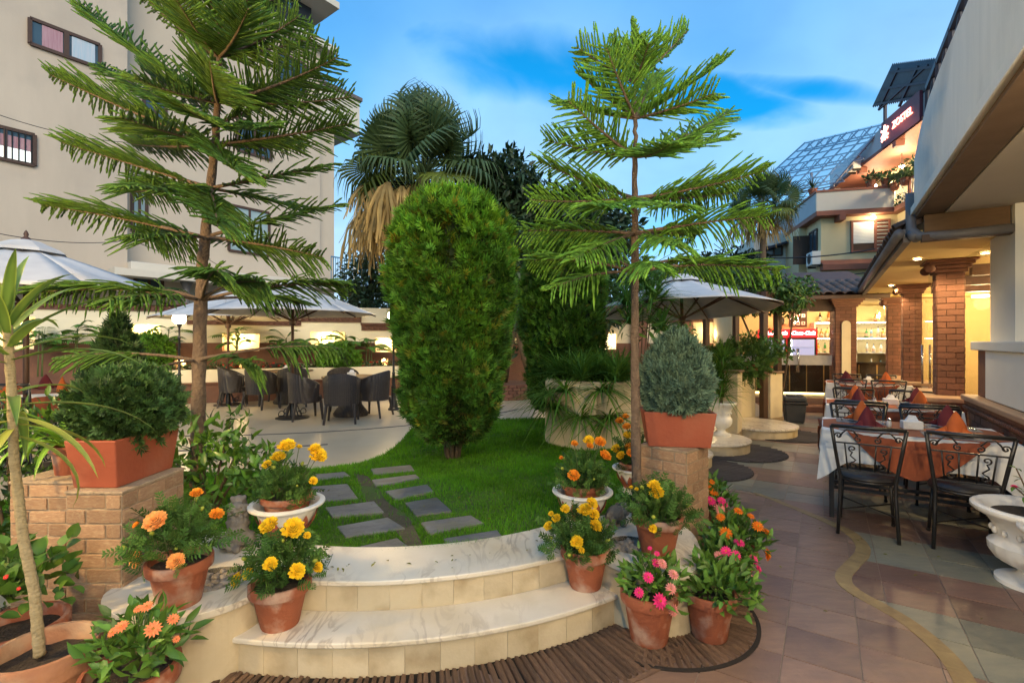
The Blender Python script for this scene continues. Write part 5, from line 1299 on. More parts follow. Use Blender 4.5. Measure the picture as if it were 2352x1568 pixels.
def make_wtable():
    root = thing('round_table', (0,0,0), 'table', 'table', 'round terrace tables')
    MB().lathe([(.001,.72),(.50,.72),(.51,.71),(.50,.69),(.001,.69)], 30).build('table_top', mat('table_tan', (.33,.22,.11), .3, (.24,.15,.08), 5), root, auto=40)
    MB().lathe([(.30,.0),(.31,.05),(.20,.2),(.16,.4),(.2,.6),(.30,.69)], 22).build('pedestal', M_wick, root, smooth=True); return root
wt = make_wtable()
T1 = Vector((-2.95, 8.85, TZ)); T2 = Vector((-4.9, 10.6, TZ))
def face(p, t): d = t-p; return atan2(-d.x, d.y)
wt.location = T1; wt['label'] = 'round table of the nearest wicker dining set'
dup(wt, T2, 0, 'round table of the farther wicker dining set')
first = True
for T_, sp in ((T1, ((785, 8.10, 'wicker tub chair with its back to the viewer at the nearest table'), (702, 8.45, 'wicker tub chair left of the nearest table by the umbrella pole'), (858, 8.75, 'wicker tub chair right of the nearest table turned sideways'), (788, 9.6, 'wicker tub chair on the far side of the nearest table'))),
              (T2, ((600, 9.75, 'wicker tub chair with its back to the viewer at the farther table'), (537, 10.1, 'wicker tub chair left of the farther table'), (672, 10.1, 'wicker tub chair right of the farther table'), (640, 11.2, 'wicker tub chair on the far side of the farther table')))):
    for px, Y, lab in sp:
        p = Vector(((px-CX)*Y/FPX, Y, TZ)); rz = face(p, T_)+random.uniform(-.12,.12)
        if first: o = wc; first = False
        else: o = dup(wc, p, rz)
        o.location = p; o.rotation_euler = (0,0,rz); o['label'] = lab
M_nap = mat('napkin_white', (.80,.80,.80), .8)
def make_holder():
    root = thing('napkin_holder', (0,0,0), 'holder', 'napkin holder', 'white napkin holders'); MB().box((0,0,.035), (.14,.09,.07)).build('box', M_wpaint, root, bevel=.008)
    mb = MB(); mb.add([(-.045,-.02,.07),(.045,-.02,.07),(.045,.02,.07),(-.045,.02,.07),(-.02,0,.12),(.03,.005,.115)], [(0,1,5,4),(2,3,4,5),(3,0,4),(1,2,5)]); mb.build('napkin', M_nap, root); return root
nh = make_holder(); nh.location = T1+Vector((.05,-.1,.722)); nh['label'] = 'white napkin holder on the nearest wicker dining table'
dup(nh, T2+Vector((.0,-.1,.722)), .4, 'white napkin holder on the farther wicker dining table')

# ------------------------------------------------------------------ iron dining sets beside the restaurant
M_wcloth = mat('white_cloth', (.74,.74,.72), .8, (.69,.69,.68), 6, .08, 90); M_rust = mat('rust_cloth', (.28,.07,.025), .8, (.22,.052,.02), 12, .1, 160)
M_cush = mat('black_cushion', (.025,.023,.022), .4, (.018,.016,.016), 9, .1)
def spiral(c, r0, turns, a0, u, v, n=18, k=.25):
    return [Vector(c)+Vector(u)*(r0*(1-(1-k)*i/n)*cos(a0+turns*2*pi*i/n))+Vector(v)*(r0*(1-(1-k)*i/n)*sin(a0+turns*2*pi*i/n)) for i in range(n+1)]
def make_ichair():
    root = thing('iron_chair', (0,0,0), 'chair', 'chair', 'black iron dining chairs'); zt = .90
    def bk(x, z): t = (z-.45)/(zt-.45); return Vector((x*(1+.32*t), -.20-.075*t-.02*t*t, z))
    MB().lathe([(.001,.49),(.17,.488),(.205,.475),(.215,.455),(.205,.44),(.001,.44)], 24, (0,0,0)).build('seat', M_cush, root, auto=50)
    MB().tube([(.205*cos(2*pi*i/20), .205*sin(2*pi*i/20), .435) for i in range(21)], .011, 6).build('seat_ring', M_iron, root, smooth=True)
    for sx in (-1, 1):
        MB().tube([(sx*.165,.14,.44), (sx*.19,.19,0)], .0125, 8).build('leg', M_iron, root, smooth=True)
        MB().tube([bk(sx*.185, zt), bk(sx*.185, .70), bk(sx*.182, .46), (sx*.185,-.21,.30), (sx*.20,-.26,0)], .0135, 8).build('leg', M_iron, root, smooth=True)
        for y0 in (.165,): MB().ball((sx*.19,.19,.012), .017, 8, 5).build('foot', M_iron, root)
    MB().tube([bk(-.185, zt), bk(0, zt)+Vector((0,-.02,.004)), bk(.185, zt)], .0155, 8).build('top_rail', M_iron, root, smooth=True)
    MB().bar(bk(-.185, .76), bk(.185, .76), .014, .012).build('cross_rail', M_iron, root)
    MB().bar(bk(-.18, .53), bk(.18, .53), .014, .012).build('cross_rail', M_iron, root)
    U = Vector((1,0,0)); Vv = Vector((0,-.16,1)).normalized()
    for sx in (-1, 1):
        pts = spiral(bk(sx*.05, .80), .026, 1.2, pi*.5, U*-sx, Vv)[::-1]+[bk(sx*.075, .868), bk(sx*.105, .875), bk(sx*.13, .845), bk(sx*.155, .80)]
        MB().tube(pts, .006, 6).build('scroll', M_iron, root, smooth=True)
        MB().tube(spiral(bk(sx*.155, .818), .026, 1.2, 0, U*sx, Vv), .006, 6).build('scroll', M_iron, root, smooth=True)
        for x in (.045, .125): MB().tube([bk(sx*x, .53), bk(sx*x, .76)], .0065, 6).build('spindle', M_iron, root, smooth=True)
        pts = spiral(bk(sx*.085, .715), .028, 1.15, -pi*.5, U*sx, Vv)[::-1]+[bk(sx*.10, .655), bk(sx*.07, .62)]+spiral(bk(sx*.085, .575), .028, 1.15, pi*.5, U*-sx, Vv)
        MB().tube(pts, .006, 6).build('scroll', M_iron, root, smooth=True)
    MB().tube([(-.178,.165,.2), (.19,-.235,.2)], .006, 6).build('stretcher', M_iron, root); MB().tube([(.178,.165,.2), (-.19,-.235,.2)], .006, 6).build('stretcher', M_iron, root)
    return root
ic = make_ichair()
def make_table(w=1.2, d=.8, h=.745):
    root = thing('dining_table', (0,0,0), 'table', 'table', 'cloth covered dining tables')
    for sx in (-1,1):
        for sy in (-1,1): MB().bar((sx*(w/2-.06), sy*(d/2-.06), 0), (sx*(w/2-.06), sy*(d/2-.06), h-.03), .035).build('leg', M_iron, root)
        MB().bar((sx*(w/2-.06), -d/2+.078, .20), (sx*(w/2-.06), d/2-.078, .20), .028).build('stretcher', M_iron, root)
    for y in (-.1, .1): MB().bar((-w/2+.078, y, .2), (w/2-.078, y, .2), .028).build('stretcher', M_iron, root)
    MB().box((0,0,h-.018), (w-.01,d-.01,.03)).build('table_top', M_wood, root)
    # white cloth: dense outline walked round the table with wavy hem and long corners
    N_ = 120; per = []; 
    for i in range(N_):
        t = i/N_*2*(w+d)
        for ln, o, u in ((w, (-w/2,-d/2), (1,0)), (d, (w/2,-d/2), (0,1)), (w, (w/2,d/2), (-1,0)), (d, (-w/2,d/2), (0,-1))):
            if t < ln: per.append((o[0]+u[0]*t, o[1]+u[1]*t, u, t/ln, ln)); break
            t -= ln
    V = []; F = []
    rows = 7
    for r in range(rows):
        f = r/(rows-1)
        for i, (x, y, u, q, ln) in enumerate(per):
            nx, ny = u[1], -u[0]; e = min(q, 1-q)*ln; corner = math.exp(-(e/.10)**2); dx = (1 if x > 0 else -1); dy = (1 if y > 0 else -1)
            drop = (.25+.17*corner)*f; fl = (.012+.05*f*corner+.012*f*sin(i*.9)+.008*f*sin(i*2.1))
            ox = nx*fl*(1-corner)+dx*.75*fl*corner; oy = ny*fl*(1-corner)+dy*.75*fl*corner
            V.append((x+ox, y+oy, h+.004-drop-(0 if r else -.001)))
        if r:
            for i in range(N_): a = (r-1)*N_+i; b = (r-1)*N_+(i+1) % N_; F.append((a, a+N_, b+N_, b))
    F.append(tuple(range(N_)))
    MB().add(V, F).build('white_tablecloth', M_wcloth, root, auto=50)
    mb = MB(); z = h+.009; c_ = .17
    mb.prism([(-w/2-.004,-d/2+c_), (-w/2+c_,-d/2-.004), (w/2-c_,-d/2-.004), (w/2+.004,-d/2+c_), (w/2+.004,d/2-c_), (w/2-c_,d/2+.004), (-w/2+c_,d/2+.004), (-w/2-.004,d/2-c_)], h+.006, z)
    for sy, ln, ax in ((-1, w/2-c_, 0), (1, w/2-c_, 0), (-1, d/2-c_, 1), (1, d/2-c_, 1)):
        k = 12; VV = []; FF = []
        for i in range(k+1):
            s = -1+2*i/k; dr = .34*(1-abs(s)**1.7) if ax == 0 else .26*(1-abs(s)**1.4)
            for j in range(5):
                f = j/4; off = (d/2 if ax == 0 else w/2)+.024+.018*f+.006*f*sin(i*2.2); zz = z-dr*f-.002*(j > 0); q = s*ln
                if j == 0: off = (d/2 if ax == 0 else w/2)-.002
                VV.append((q, sy*off, zz) if ax == 0 else (sy*off, q, zz))
            if i:
                for j in range(4): a = (i-1)*5+j; FF.append((a, a+5, a+6, a+1))
        mb.add(VV, FF)
    mb.build('rust_overlay', M_rust, root, auto=50); return root
dt = make_table()
def tabc(nl): return Vector((nl[0], nl[1], 0))+NV*.6+DV*.4
TABS = [tabc((2.66, 4.13)), tabc((3.74, 5.74)), tabc((5.70, 8.75))]
nm = ('nearest', 'middle', 'farthest'); 
side = (('near side, left', -.29, -.50, 0), ('near side, right', .27, -.50, 0), ('far side, left', -.30, .58, pi), ('far side, right', .30, .58, pi))
M_matg = mat('placemat', (.22,.22,.23), .7, (.14,.14,.15), 60, .4, 150); M_steel = mat('steel', (.6,.6,.62), .2, metal=1.)
M_por = mat('porcelain', (.8,.8,.78), .2, spec=.5); M_or = mat('napkin_orange', (.52,.12,.022), .8, (.42,.09,.018), 14); M_ma = mat('napkin_maroon', (.13,.014,.022), .8, (.09,.01,.016), 14)
def make_napkin(m, nm_):
    root = thing('folded_napkin', (0,0,0), 'napkin', 'napkin', nm_); V = []; F = []; n = 20
    for i, (z, rx, ry, tw) in enumerate(((0,.062,.05,0),(.03,.06,.045,.1),(.07,.052,.035,.2),(.11,.036,.02,.3),(.145,.018,.009,.4),(.165,.003,.002,.4))):
        for j in range(n): a = 2*pi*j/n; k = 1+.12*sin(3*a+tw*3); V.append((rx*cos(a)*k, ry*sin(a)*k, z))
        if i:
            for j in range(n): b = (i-1)*n+j; c = (i-1)*n+(j+1) % n; F.append((b, c, c+n, b+n))
    MB().add(V, F).build('cone', m, root, smooth=True)
    for s in (-1, 1):
        mb = MB(); mb.add([(s*.03,-.03,.0),(s*.045,-.02,.06),(s*.12,-.045,.004),(s*.10,-.015,.022),(s*.03,-.048,.0),(s*.05,-.04,.05)], [(0,1,3,2),(4,2,5)] if s > 0 else [(2,3,1,0),(5,2,4)]); o = mb.build('wing', m, root); sm = o.modifiers.new('thickness', 'SOLIDIFY'); sm.thickness = .004
    return root
nap = {'o': make_napkin(M_or, 'orange folded napkins'), 'm': make_napkin(M_ma, 'maroon folded napkins')}
pl = thing('dinner_plate', (0,0,0), 'plate', 'plate', 'white plates under the napkins'); MB().lathe([(.001,.004),(.07,.004),(.11,.014),(.112,.017),(.07,.009),(.001,.008)], 26).build('plate_body', M_por, pl, smooth=True)
pm = tag(MB().box((0,0,.002), (.40,.28,.003)).build('placemat', M_matg, None), 'mat', 'placemat', 'grey placemats')
fk = thing('fork', (0,0,0), 'fork', 'fork', 'table forks'); MB().bar((0,-.09,.003), (0,.04,.004), .008, .003).build('handle', M_steel, fk)
for x in (-.009,-.003,.003,.009): MB().bar((x,.05,.005), (x,.095,.007), .0028, .002).build('tine', M_steel, fk)
MB().box((0,.045,.004), (.021,.014,.002)).build('neck', M_steel, fk)
kn = thing('spoon', (0,0,0), 'spoon', 'spoon', 'table spoons'); MB().bar((0,-.09,.003), (0,.05,.004), .007, .003).build('handle', M_steel, kn); MB().ball((0,.07,.006), .02, 10, 6, (.8,1.3,.25)).build('bowl', M_steel, kn, smooth=True)
for ti, T_ in enumerate(TABS):
    dup(dt, T_, DRZ, '%s cloth covered table in the row by the restaurant' % nm[ti])
    def loc(x, y, z=0): return T_+NV*x+DV*y+Vector((0,0,z))
    cols = ('m','o','o','m') if ti == 0 else (('m','o','o','m') if ti == 1 else ('m','o','m','o'))
    for k, (sn, x, y, r) in enumerate(side):
        jr = random.uniform(-.10,.10)
        dup(ic, loc(x+random.uniform(-.02,.02), y+random.uniform(-.03,.03)), DRZ+r+jr, 'black iron chair on the %s of the %s table' % (sn, nm[ti]), sc=.94)
        sy = -1 if y < 0 else 1; yy = sy*.24; zt = .7545
        dup(pm, loc(x, yy, zt), DRZ, 'grey placemat on the %s of the %s table' % (sn, nm[ti]))
        dup(pl, loc(x, yy, zt+.0035), DRZ, 'white plate on the %s of the %s table' % (sn, nm[ti]))
        dup(nap[cols[k]], loc(x, yy, zt+.013), DRZ+r+random.uniform(-.4,.4), '%s folded napkin on the %s of the %s table' % ('orange' if cols[k] == 'o' else 'maroon', sn, nm[ti]), sc=1.12)
        if ti < 2:
            dup(fk, loc(x-.155, yy, zt+.004), DRZ+(0 if y < 0 else pi), 'steel fork on the %s of the %s table' % (sn, nm[ti])); dup(kn, loc(x+.155, yy, zt+.004), DRZ+(0 if y < 0 else pi), 'steel spoon on the %s of the %s table' % (sn, nm[ti]))
    dup(nh, loc(.03, 0, .7545), DRZ+.2, 'white napkin holder in the middle of the %s restaurant table' % nm[ti])
    sh = thing('salt_shaker', loc(-.12, .02, .7545), 'small pale shaker on the %s restaurant table' % nm[ti], 'shaker', 'salt shakers'); MB().lathe([(.001,0),(.018,0),(.02,.03),(.015,.055),(.016,.07),(.001,.072)], 12, loc(-.12,.02,.7545)).build('body', M_por, sh, smooth=True); MB().lathe([(.0165,.056),(.0165,.072),(.001,.076)], 12, loc(-.12,.02,.7545)).build('cap', M_steel, sh)
# laid table glimpsed at the left under the near umbrella
TL = Vector((-5.6, 5.9, TZ)); dup(dt, TL, .5, 'red covered table glimpsed behind the strap-leaved plant')
for k, (dx, dy, c) in enumerate(((-.3,-.2,'o'),(.3,-.2,'o'),(.3,.22,'o'),(-.3,.22,'m'))):
    dup(nap[c], TL+Vector((dx,dy,.756)), 1.+k, '%s napkin on the red covered table at the left, %s' % (('orange' if c == 'o' else 'maroon'), ('front left', 'front right', 'back right', 'back left')[k]), sc=1.1)
for k, (dx, dy, rz) in enumerate(((-.3,-.62,0.),(.3,-.6,0.1),(0.95,.0,pi/2))):
    dup(ic, TL+Vector((dx,dy,0)), rz, 'black iron chair at the red covered table at the left, %s' % ('nearer the edge', 'nearer the pine', 'beyond its right end')[k])
for o in (dt, ic, nap['o'], nap['m'], pl, pm, fk, kn): purge(o)
# ------------------------------------------------------------------ restaurant wing on the right
M_yel = mat('yellow_ceiling', (.62,.47,.20), .8, (.57,.42,.17), 2, .05, 30); M_room = mat('room_yellow', (.66,.50,.24), .85, (.60,.44,.2), 2)
M_glass = gmat('clear_glass', (.96,.98,.97), .0, .02, .3)
def U(p, s, z): return Vector((NV.x*p+DV.x*s, NV.y*p+DV.y*s, z))
def ubox(mb, p0, p1, s0, s1, z0, z1, mi=0): return mb.box(U((p0+p1)/2, (s0+s1)/2, (z0+z1)/2), (p1-p0, s1-s0, z1-z0), DRZ, mi)
rest_ = thing('restaurant_wing', U(2.5, 9, 0), 'restaurant wing with yellow soffit, tiled eave and glazed front', 'building')
ubox(MB(), .72, 6.5, 6.0, 13.4, 2.50, 2.56).build('soffit', M_yel, rest_)
ubox(MB(), 1.45, 6.5, 4.0, 13.6, .05, .12).build('room_floor', M_tile_r, rest_)
ubox(MB(), 5.6, 5.8, 3.0, 14.5, 0, 3.0).build('room_wall', M_room, rest_); ubox(MB(), 1.5, 5.599, 13.5, 13.7, 0, 2.499).build('room_wall', M_room, rest_)
ubox(MB(), 3.2, 5.58, 4.6, 4.8, 0, 3.0).build('room_wall', M_room, rest_)
for s in (7.2, 8.6, 10.0, 11.4): ubox(MB(), 1.6, 5.5, s-.08, s+.08, 2.36, 2.499).build('ceiling_beam', M_wood, rest_)
# roof slope with tiles
M_rtile = mat('dark_roof_tile', (.10,.065,.05), .75, (.055,.04,.033), 8, .4, 40, ovar=.25)
rs0, rs1 = 6.08, 12.6; zr = lambda p: 2.62+(p-.60)*.42
MB().add([U(.66,rs0,zr(.66)), U(.66,rs1,zr(.66)), U(2.6,rs1,zr(2.6)), U(2.6,rs0,zr(2.6)), U(.66,rs0,zr(.66)-.05), U(.66,rs1,zr(.66)-.05), U(2.6,rs1,zr(2.6)-.05), U(2.6,rs0,zr(2.6)-.05)], [(0,3,2,1),(4,5,6,7),(0,1,5,4),(1,2,6,5),(2,3,7,6),(3,0,4,7)]).build('roof_deck', M_wood, rest_)
def tile_mesh():
    V = []; F = []; n = 7
    for e in (0, 1):
        for r in (1., .86):
            for i in range(n): a = pi*i/(n-1); V.append((r*.1*cos(a), e*.32-.16, r*.055*sin(a)))
    for i in range(n-1): F += [(i, i+1, i+1+2*n, i+2*n), (n+i, n+i+2*n, n+i+1+2*n, n+i+1), (i, n+i, n+i+1, i+1), (2*n+i, 2*n+i+1, 3*n+i+1, 3*n+i)]
    me = MB().add(V, F).mesh('roof_tile', M_rtile, True); return me
TM = tile_mesh(); sl_ = math.atan(.42)
nst = int((rs1-rs0)/.21)
for r_ in range(3):
    for i in range(nst):
        p = .60+.13+r_*.27; q = U(p, rs0+(i+.5)*.21, zr(p)+.012+.012*(r_ % 2)); M4 = Matrix((-DV, NV*cos(sl_)+Vector((0,0,sin(sl_))), (-NV*sin(sl_)+Vector((0,0,cos(sl_)))))).transposed()
        inst('roof_tile', TM, rest_, q, M4.to_4x4(), random.uniform(.97,1.03))
ubox(MB(), .64, .70, rs0, rs1, 2.47, 2.60).build('fascia', mat('grey_board', (.20,.18,.17), .7), rest_)
MB().tube([U(.60, rs0-.1, 2.545), U(.60, rs1, 2.545)], .045, 10).build('gutter', mat('grey_pvc', (.16,.15,.15), .45), rest_, smooth=True)
# downlights
for k, (px, py) in enumerate(((2107,594),(2047,655),(2263,580),(2012,692))):
    q = G(px, py, 2.495) if False else Vector(((px-CX)*(2.495-EYE)/(CY-py), (2.495-EYE)*FPX/(CY-py), 2.495))
    d = thing('downlight', q, 'small recessed spotlight %s' % ('over the nearest brick pillar', 'over the second brick pillar', 'behind the nearest brick pillar', 'before the bar window')[k], 'downlight', 'recessed spotlights in the yellow soffit')
    MB().lathe([(.055,0),(.055,-.012),(.04,-.012),(.04,0)], 16, q).build('trim', M_steel, d); MB().lathe([(.001,-.004),(.038,-.004)], 14, q).build('bulb', emat('downlight_bulb', (1,.75,.4), 60), d)
    lamp('downlight_lamp', q-Vector((0,0,.06)), 62, (1,.70,.34), .04, 'SPOT', d, 150, q-Vector((0,0,1)))
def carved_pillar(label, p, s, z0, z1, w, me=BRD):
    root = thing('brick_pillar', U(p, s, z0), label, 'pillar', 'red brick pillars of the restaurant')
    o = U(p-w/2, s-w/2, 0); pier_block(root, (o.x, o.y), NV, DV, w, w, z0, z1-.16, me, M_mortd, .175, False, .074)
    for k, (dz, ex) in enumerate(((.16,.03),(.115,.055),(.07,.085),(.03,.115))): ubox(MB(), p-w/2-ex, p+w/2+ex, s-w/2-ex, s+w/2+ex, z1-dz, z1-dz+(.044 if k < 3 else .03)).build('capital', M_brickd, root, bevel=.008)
    for sp in (-1, 1): MB().ball(U(p-w/2-.07, s+sp*(w/2+.05), z1-.10), .055, 10, 7).build('capital_scroll', M_brickd, root, smooth=True)
    return root
carved_pillar('nearest and widest carved brick pillar of the restaurant', 1.28, 7.98, .84, 2.50, .255)
carved_pillar('second carved brick pillar of the restaurant', 1.28, 11.08, .80, 2.50, .255)
carved_pillar('third brick pillar at the corner of the bar', 1.23, 13.0, .25, 2.42, .27)
# low brick walls
def low_wall(label, p0, p1, s0, s1, h, bricks=True):
    root = thing('low_brick_wall', U((p0+p1)/2, (s0+s1)/2, 0), label, 'wall', 'low brick walls of the restaurant')
    ubox(MB(), p0, p1, s0, s1, 0, h-.10).build('wall_core', M_mortd, root)
    if bricks:
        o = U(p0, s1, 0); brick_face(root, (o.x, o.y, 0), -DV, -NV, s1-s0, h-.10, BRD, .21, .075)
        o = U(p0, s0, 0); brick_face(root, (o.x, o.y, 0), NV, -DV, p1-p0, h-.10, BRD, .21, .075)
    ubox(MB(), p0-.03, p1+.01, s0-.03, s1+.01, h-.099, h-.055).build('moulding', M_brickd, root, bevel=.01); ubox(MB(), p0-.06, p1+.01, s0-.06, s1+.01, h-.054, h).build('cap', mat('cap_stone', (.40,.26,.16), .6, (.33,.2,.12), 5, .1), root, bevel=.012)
    return root
w1 = low_wall('long dark brick wall behind the nearest table', 1.27, 1.47, 1.6, 6.95, .94)
me = bevel_box('bead', .25, M_brickd)
for i in range(60): inst('bead', me, w1, U(1.235, 6.9-i*.055, .815), (0,0,DRZ), (.03,.035,.035))
low_wall('brick plinth under the nearest carved pillar', 1.02, 1.46, 7.55, 8.45, .84); low_wall('brick plinth under the second carved pillar', 1.02, 1.5, 10.7, 11.5, .80)
w3 = low_wall('pale capped low wall between the carved pillars', 1.16, 1.42, 8.53, 9.5, .80)
low_wall('low wall beyond the second carved pillar', 1.16, 1.42, 11.53, 12.7, .80)
def pane(name, p, s0, s1, z0, z1, parent): return ubox(MB(), p-.005, p+.005, s0, s1, z0, z1).build(name, M_glass, parent)
pane('glass_pane', 1.40, 6.6, 7.84, .5, 2.499, rest_); pane('glass_pane', 1.3, 8.16, 9.52, .82, 2.499, rest_); pane('glass_pane', 1.3, 11.26, 12.82, .82, 2.499, rest_)
gd = thing('glass_door', U(1.3, 10.2, .1), 'frameless glass door with a long steel handle between the pillars', 'door'); pane('door_leaf', 1.3, 9.54, 10.9, .1, 2.3, gd)
for q in (-.045, .045): MB().tube([U(1.3+q, 9.72, .85), U(1.3+q, 9.72, 1.45)], .014, 8).build('handle', M_steel, gd, smooth=True)
# inside: tables seen through the glass, room lamps
for k, (p, s) in enumerate(((2.6, 7.6), (2.7, 9.4), (2.9, 11.2))):
    t = thing('indoor_table', U(p, s, .12), 'laid table inside the restaurant, %s' % ('nearest the front glass', 'in the middle of the room', 'towards the bar')[k], 'table', 'tables inside the restaurant')
    ubox(MB(), p-.45, p+.45, s-.4, s+.4, .80, .84).build('table_top', M_rust, t); ubox(MB(), p-.46, p+.46, s-.41, s+.41, .52, .799).build('tablecloth', M_wcloth, t); ubox(MB(), p-.05, p+.05, s-.05, s+.05, .12, .519).build('leg', M_wood, t)
    for j, (a, b) in enumerate(((-.2,-.2),(.2,.2))):
        r = thing('folded_napkin', U(p+a, s+b, .842), '%s orange napkin on the indoor table %s' % (('nearer', 'farther')[j], ('by the front glass', 'in the middle of the room', 'towards the bar')[k]), 'napkin', 'orange folded napkins')
        MB().lathe([(.06,0),(.05,.05),(.03,.1),(.001,.15)], 10, U(p+a, s+b, .842)).build('cone', M_or, r, smooth=True)
for k, (p, s) in enumerate(((2.6, 8.0), (3.4, 10.4), (2.4, 12.2))):
    d = thing('ceiling_lamp', U(p, s, 2.49), 'round ceiling lamp inside the restaurant, %s' % ('nearest the front glass', 'in the middle', 'by the bar')[k], 'lamp', 'ceiling lamps inside the restaurant')
    MB().lathe([(.12,0),(.12,-.04),(.001,-.05)], 18, U(p, s, 2.36)).build('shade', emat('room_lamp', (1,.74,.4), 14), d); lamp('room_light', U(p, s, 2.2), 170, (1,.70,.34), .12, parent=d)

# ------------------------------------------------------------------ the bar facing the viewer
BO = Vector((5.75, 10.9, 0)); BF = FV; BE = EV; BRZ = ERZ
def Bp(x, y, z): return BO+BF*x+BE*y+Vector((0,0,z))
def bbox(mb, x0, x1, y0, y1, z0, z1, mi=0): return mb.box(Bp((x0+x1)/2, (y0+y1)/2, (z0+z1)/2), (x1-x0, y1-y0, z1-z0), BRZ, mi)
bar_ = thing('bar_room', Bp(1.2, 1, 0), 'glass fronted bar with bottle shelves under a tiled roof', 'building')
BW = 4.4
M_bwall = mat('bar_wall', (.66,.54,.30), .8, (.60,.48,.25), 3)
bbox(MB(), -.6, BW, -.06, 3., 0, .25).build('bar_floor', M_tile_r, bar_); bbox(MB(), -.3, BW-.2, -.5, -.061, 0, .12).build('door_step', M_brickd, bar_, bevel=.01)
bbox(MB(), -.6, BW, 2.3, 2.45, .25, 2.6).build('back_wall', M_bwall, bar_); bbox(MB(), -.75, -.6, -.1, 2.45, 0, 2.6).build('side_wall', M_bwall, bar_)
bbox(MB(), -.75, BW, -.2, 2.45, 2.42, 2.50).build('bar_ceiling', M_yel, bar_)
bbox(MB(), -.9, 1.42, -.10, .0, 2.16, 2.42).build('lintel', M_wood, bar_)
pane('x', 0, 0, 0.01, 0, .01, bar_) if False else None
bbox(MB(), -.59, .30, -.02, -.01, .25, 2.16).build('glass_pane', M_glass, bar_); bbox(MB(), 1.68, 2.28, -.02, -.01, .25, 2.40).build('glass_pane', M_glass, bar_)
bd = thing('glass_door', Bp(.7, 0, .25), 'frosted banded glass door of the bar with steel bar handle', 'door'); bbox(MB(), .31, 1.29, -.02, -.01, .26, 2.15).build('door_leaf', M_glass, bd)
M_frost = mat('frosted_band', (.62,.60,.58), .55, transl=.35); bbox(MB(), -.58, 1.28, -.03, -.022, .98, 1.20).build('frosted_band', M_frost, bd)
for q in (-.06, .04): MB().tube([Bp(.62, q, .82), Bp(.62, q, 1.34)], .014, 8).build('handle', M_steel, bd, smooth=True)
# bar pillar with cream arched panel
bp_ = thing('brick_pillar', Bp(1.5, 0, 0), 'brick pillar with a cream arched inlay beside the bar door', 'pillar', 'red brick pillars of the restaurant')
o = Bp(1.30, -.16, 0); pier_block(bp_, (o.x, o.y), BF, BE, .40, .3, .12, 2.24, BRD, M_mortd, .2, False, .075)
arch = [(-.085, .35), (.085, .35)]+[(.085*cos(a), 1.86+.085*sin(a)) for a in [pi*i/10 for i in range(11)]]
MB().slab([Bp(1.5+x, -.178, z) for x, z in arch], -BE, .012).build('arched_panel', M_cream, bp_)
for k, (dz, ex) in enumerate(((0,.03),(.045,.06),(.09,.09),(.135,.12))): bbox(MB(), 1.30-ex, 1.70+ex, -.16-ex, .14+ex, 2.24+dz, 2.24+dz+.044).build('capital', M_brickd, bp_, bevel=.006)
# counter
ctr = thing('bar_counter', Bp(.9, .8, .25), 'dark panelled bar counter with thin brass strips', 'counter')
bbox(MB(), -.58, 3.8, .75, 1.2, .30, .98).build('counter_body', mat('counter_dark', (.045,.035,.028), .25, (.03,.022,.018), 5, spec=.5), ctr); bbox(MB(), -.58, 3.85, .68, 1.25, .981, 1.02).build('counter_top', mat('counter_top', (.03,.028,.027), .12), ctr)
for i in range(12): bbox(MB(), -.42+i*.36, -.40+i*.36, .742, .752, .33, .965).build('brass_strip', mat('brass', (.75,.55,.25), .3, metal=1.), ctr)
bbox(MB(), -.58, 3.8, .755, .80, .26, .295).build('kick_light', emat('kick_light', (1,.68,.25), 6), ctr)
# shelves
shf = thing('bottle_shelves', Bp(1.2, 2.2, 1.1), 'back-lit glass shelves of bottles behind the bar', 'shelf'); sx0, sx1 = 1.62, 4.05
M_shelf = mat('shelf_white', (.75,.72,.66), .4)
SZ = [1.22, 1.60, 2.0]
for z in SZ: bbox(MB(), sx0, sx1, 1.98, 2.29, z-.022, z).build('shelf', M_shelf, shf)
for x in (sx0, 2.55, sx1): bbox(MB(), x-.02, x+.02, 1.99, 2.29, .9, 2.0-.024).build('upright', M_shelf, shf)
bbox(MB(), sx0, sx1, 1.95, 2.29, .86, .90).build('back_counter', M_wood, shf)
for z in SZ[1:]: bbox(MB(), sx0+.03, sx1-.03, 2.0, 2.03, z-.034, z-.023).build('light_strip', emat('shelf_light', (1,.93,.78), 22), shf)
for i, (x, z) in enumerate(((.6, 2.3), (1.8, 2.3), (3.2, 2.3))): 
    lamp('bar_light', Bp(x, 1.2, z), 48, (1,.74,.40), .06, parent=bar_); MB().lathe([(.001,-.01),(.05,-.01),(.05,0)], 12, Bp(x, 1.2, 2.42)).build('ceiling_spot', emat('downlight_bulb', (1,.75,.4), 60), bar_)
bcol = {'amber': (.45,.16,.03), 'green': (.06,.22,.05), 'clear': (.65,.72,.75), 'dark': (.02,.015,.012), 'blue': (.25,.45,.62), 'gold': (.62,.36,.06)}
bm_ = {k: mat('bottle_'+k, v, .08, tuple(c*.8 for c in v), 4, spec=.6) for k, v in bcol.items()}
shp = [[(.001,0),(.038,0),(.04,.01),(.04,.16),(.036,.185),(.015,.22),(.013,.28),(.001,.28)], [(.001,0),(.045,0),(.046,.12),(.03,.16),(.014,.18),(.014,.24),(.001,.24)], [(.001,0),(.034,0),(.034,.2),(.014,.25),(.014,.31),(.001,.31)]]
M_lab = mat('bottle_label', (.68,.62,.48), .7, (.5,.2,.12), 30)
ordn = ['first','second','third','fourth','fifth','sixth','seventh','eighth','ninth','tenth','eleventh','twelfth']
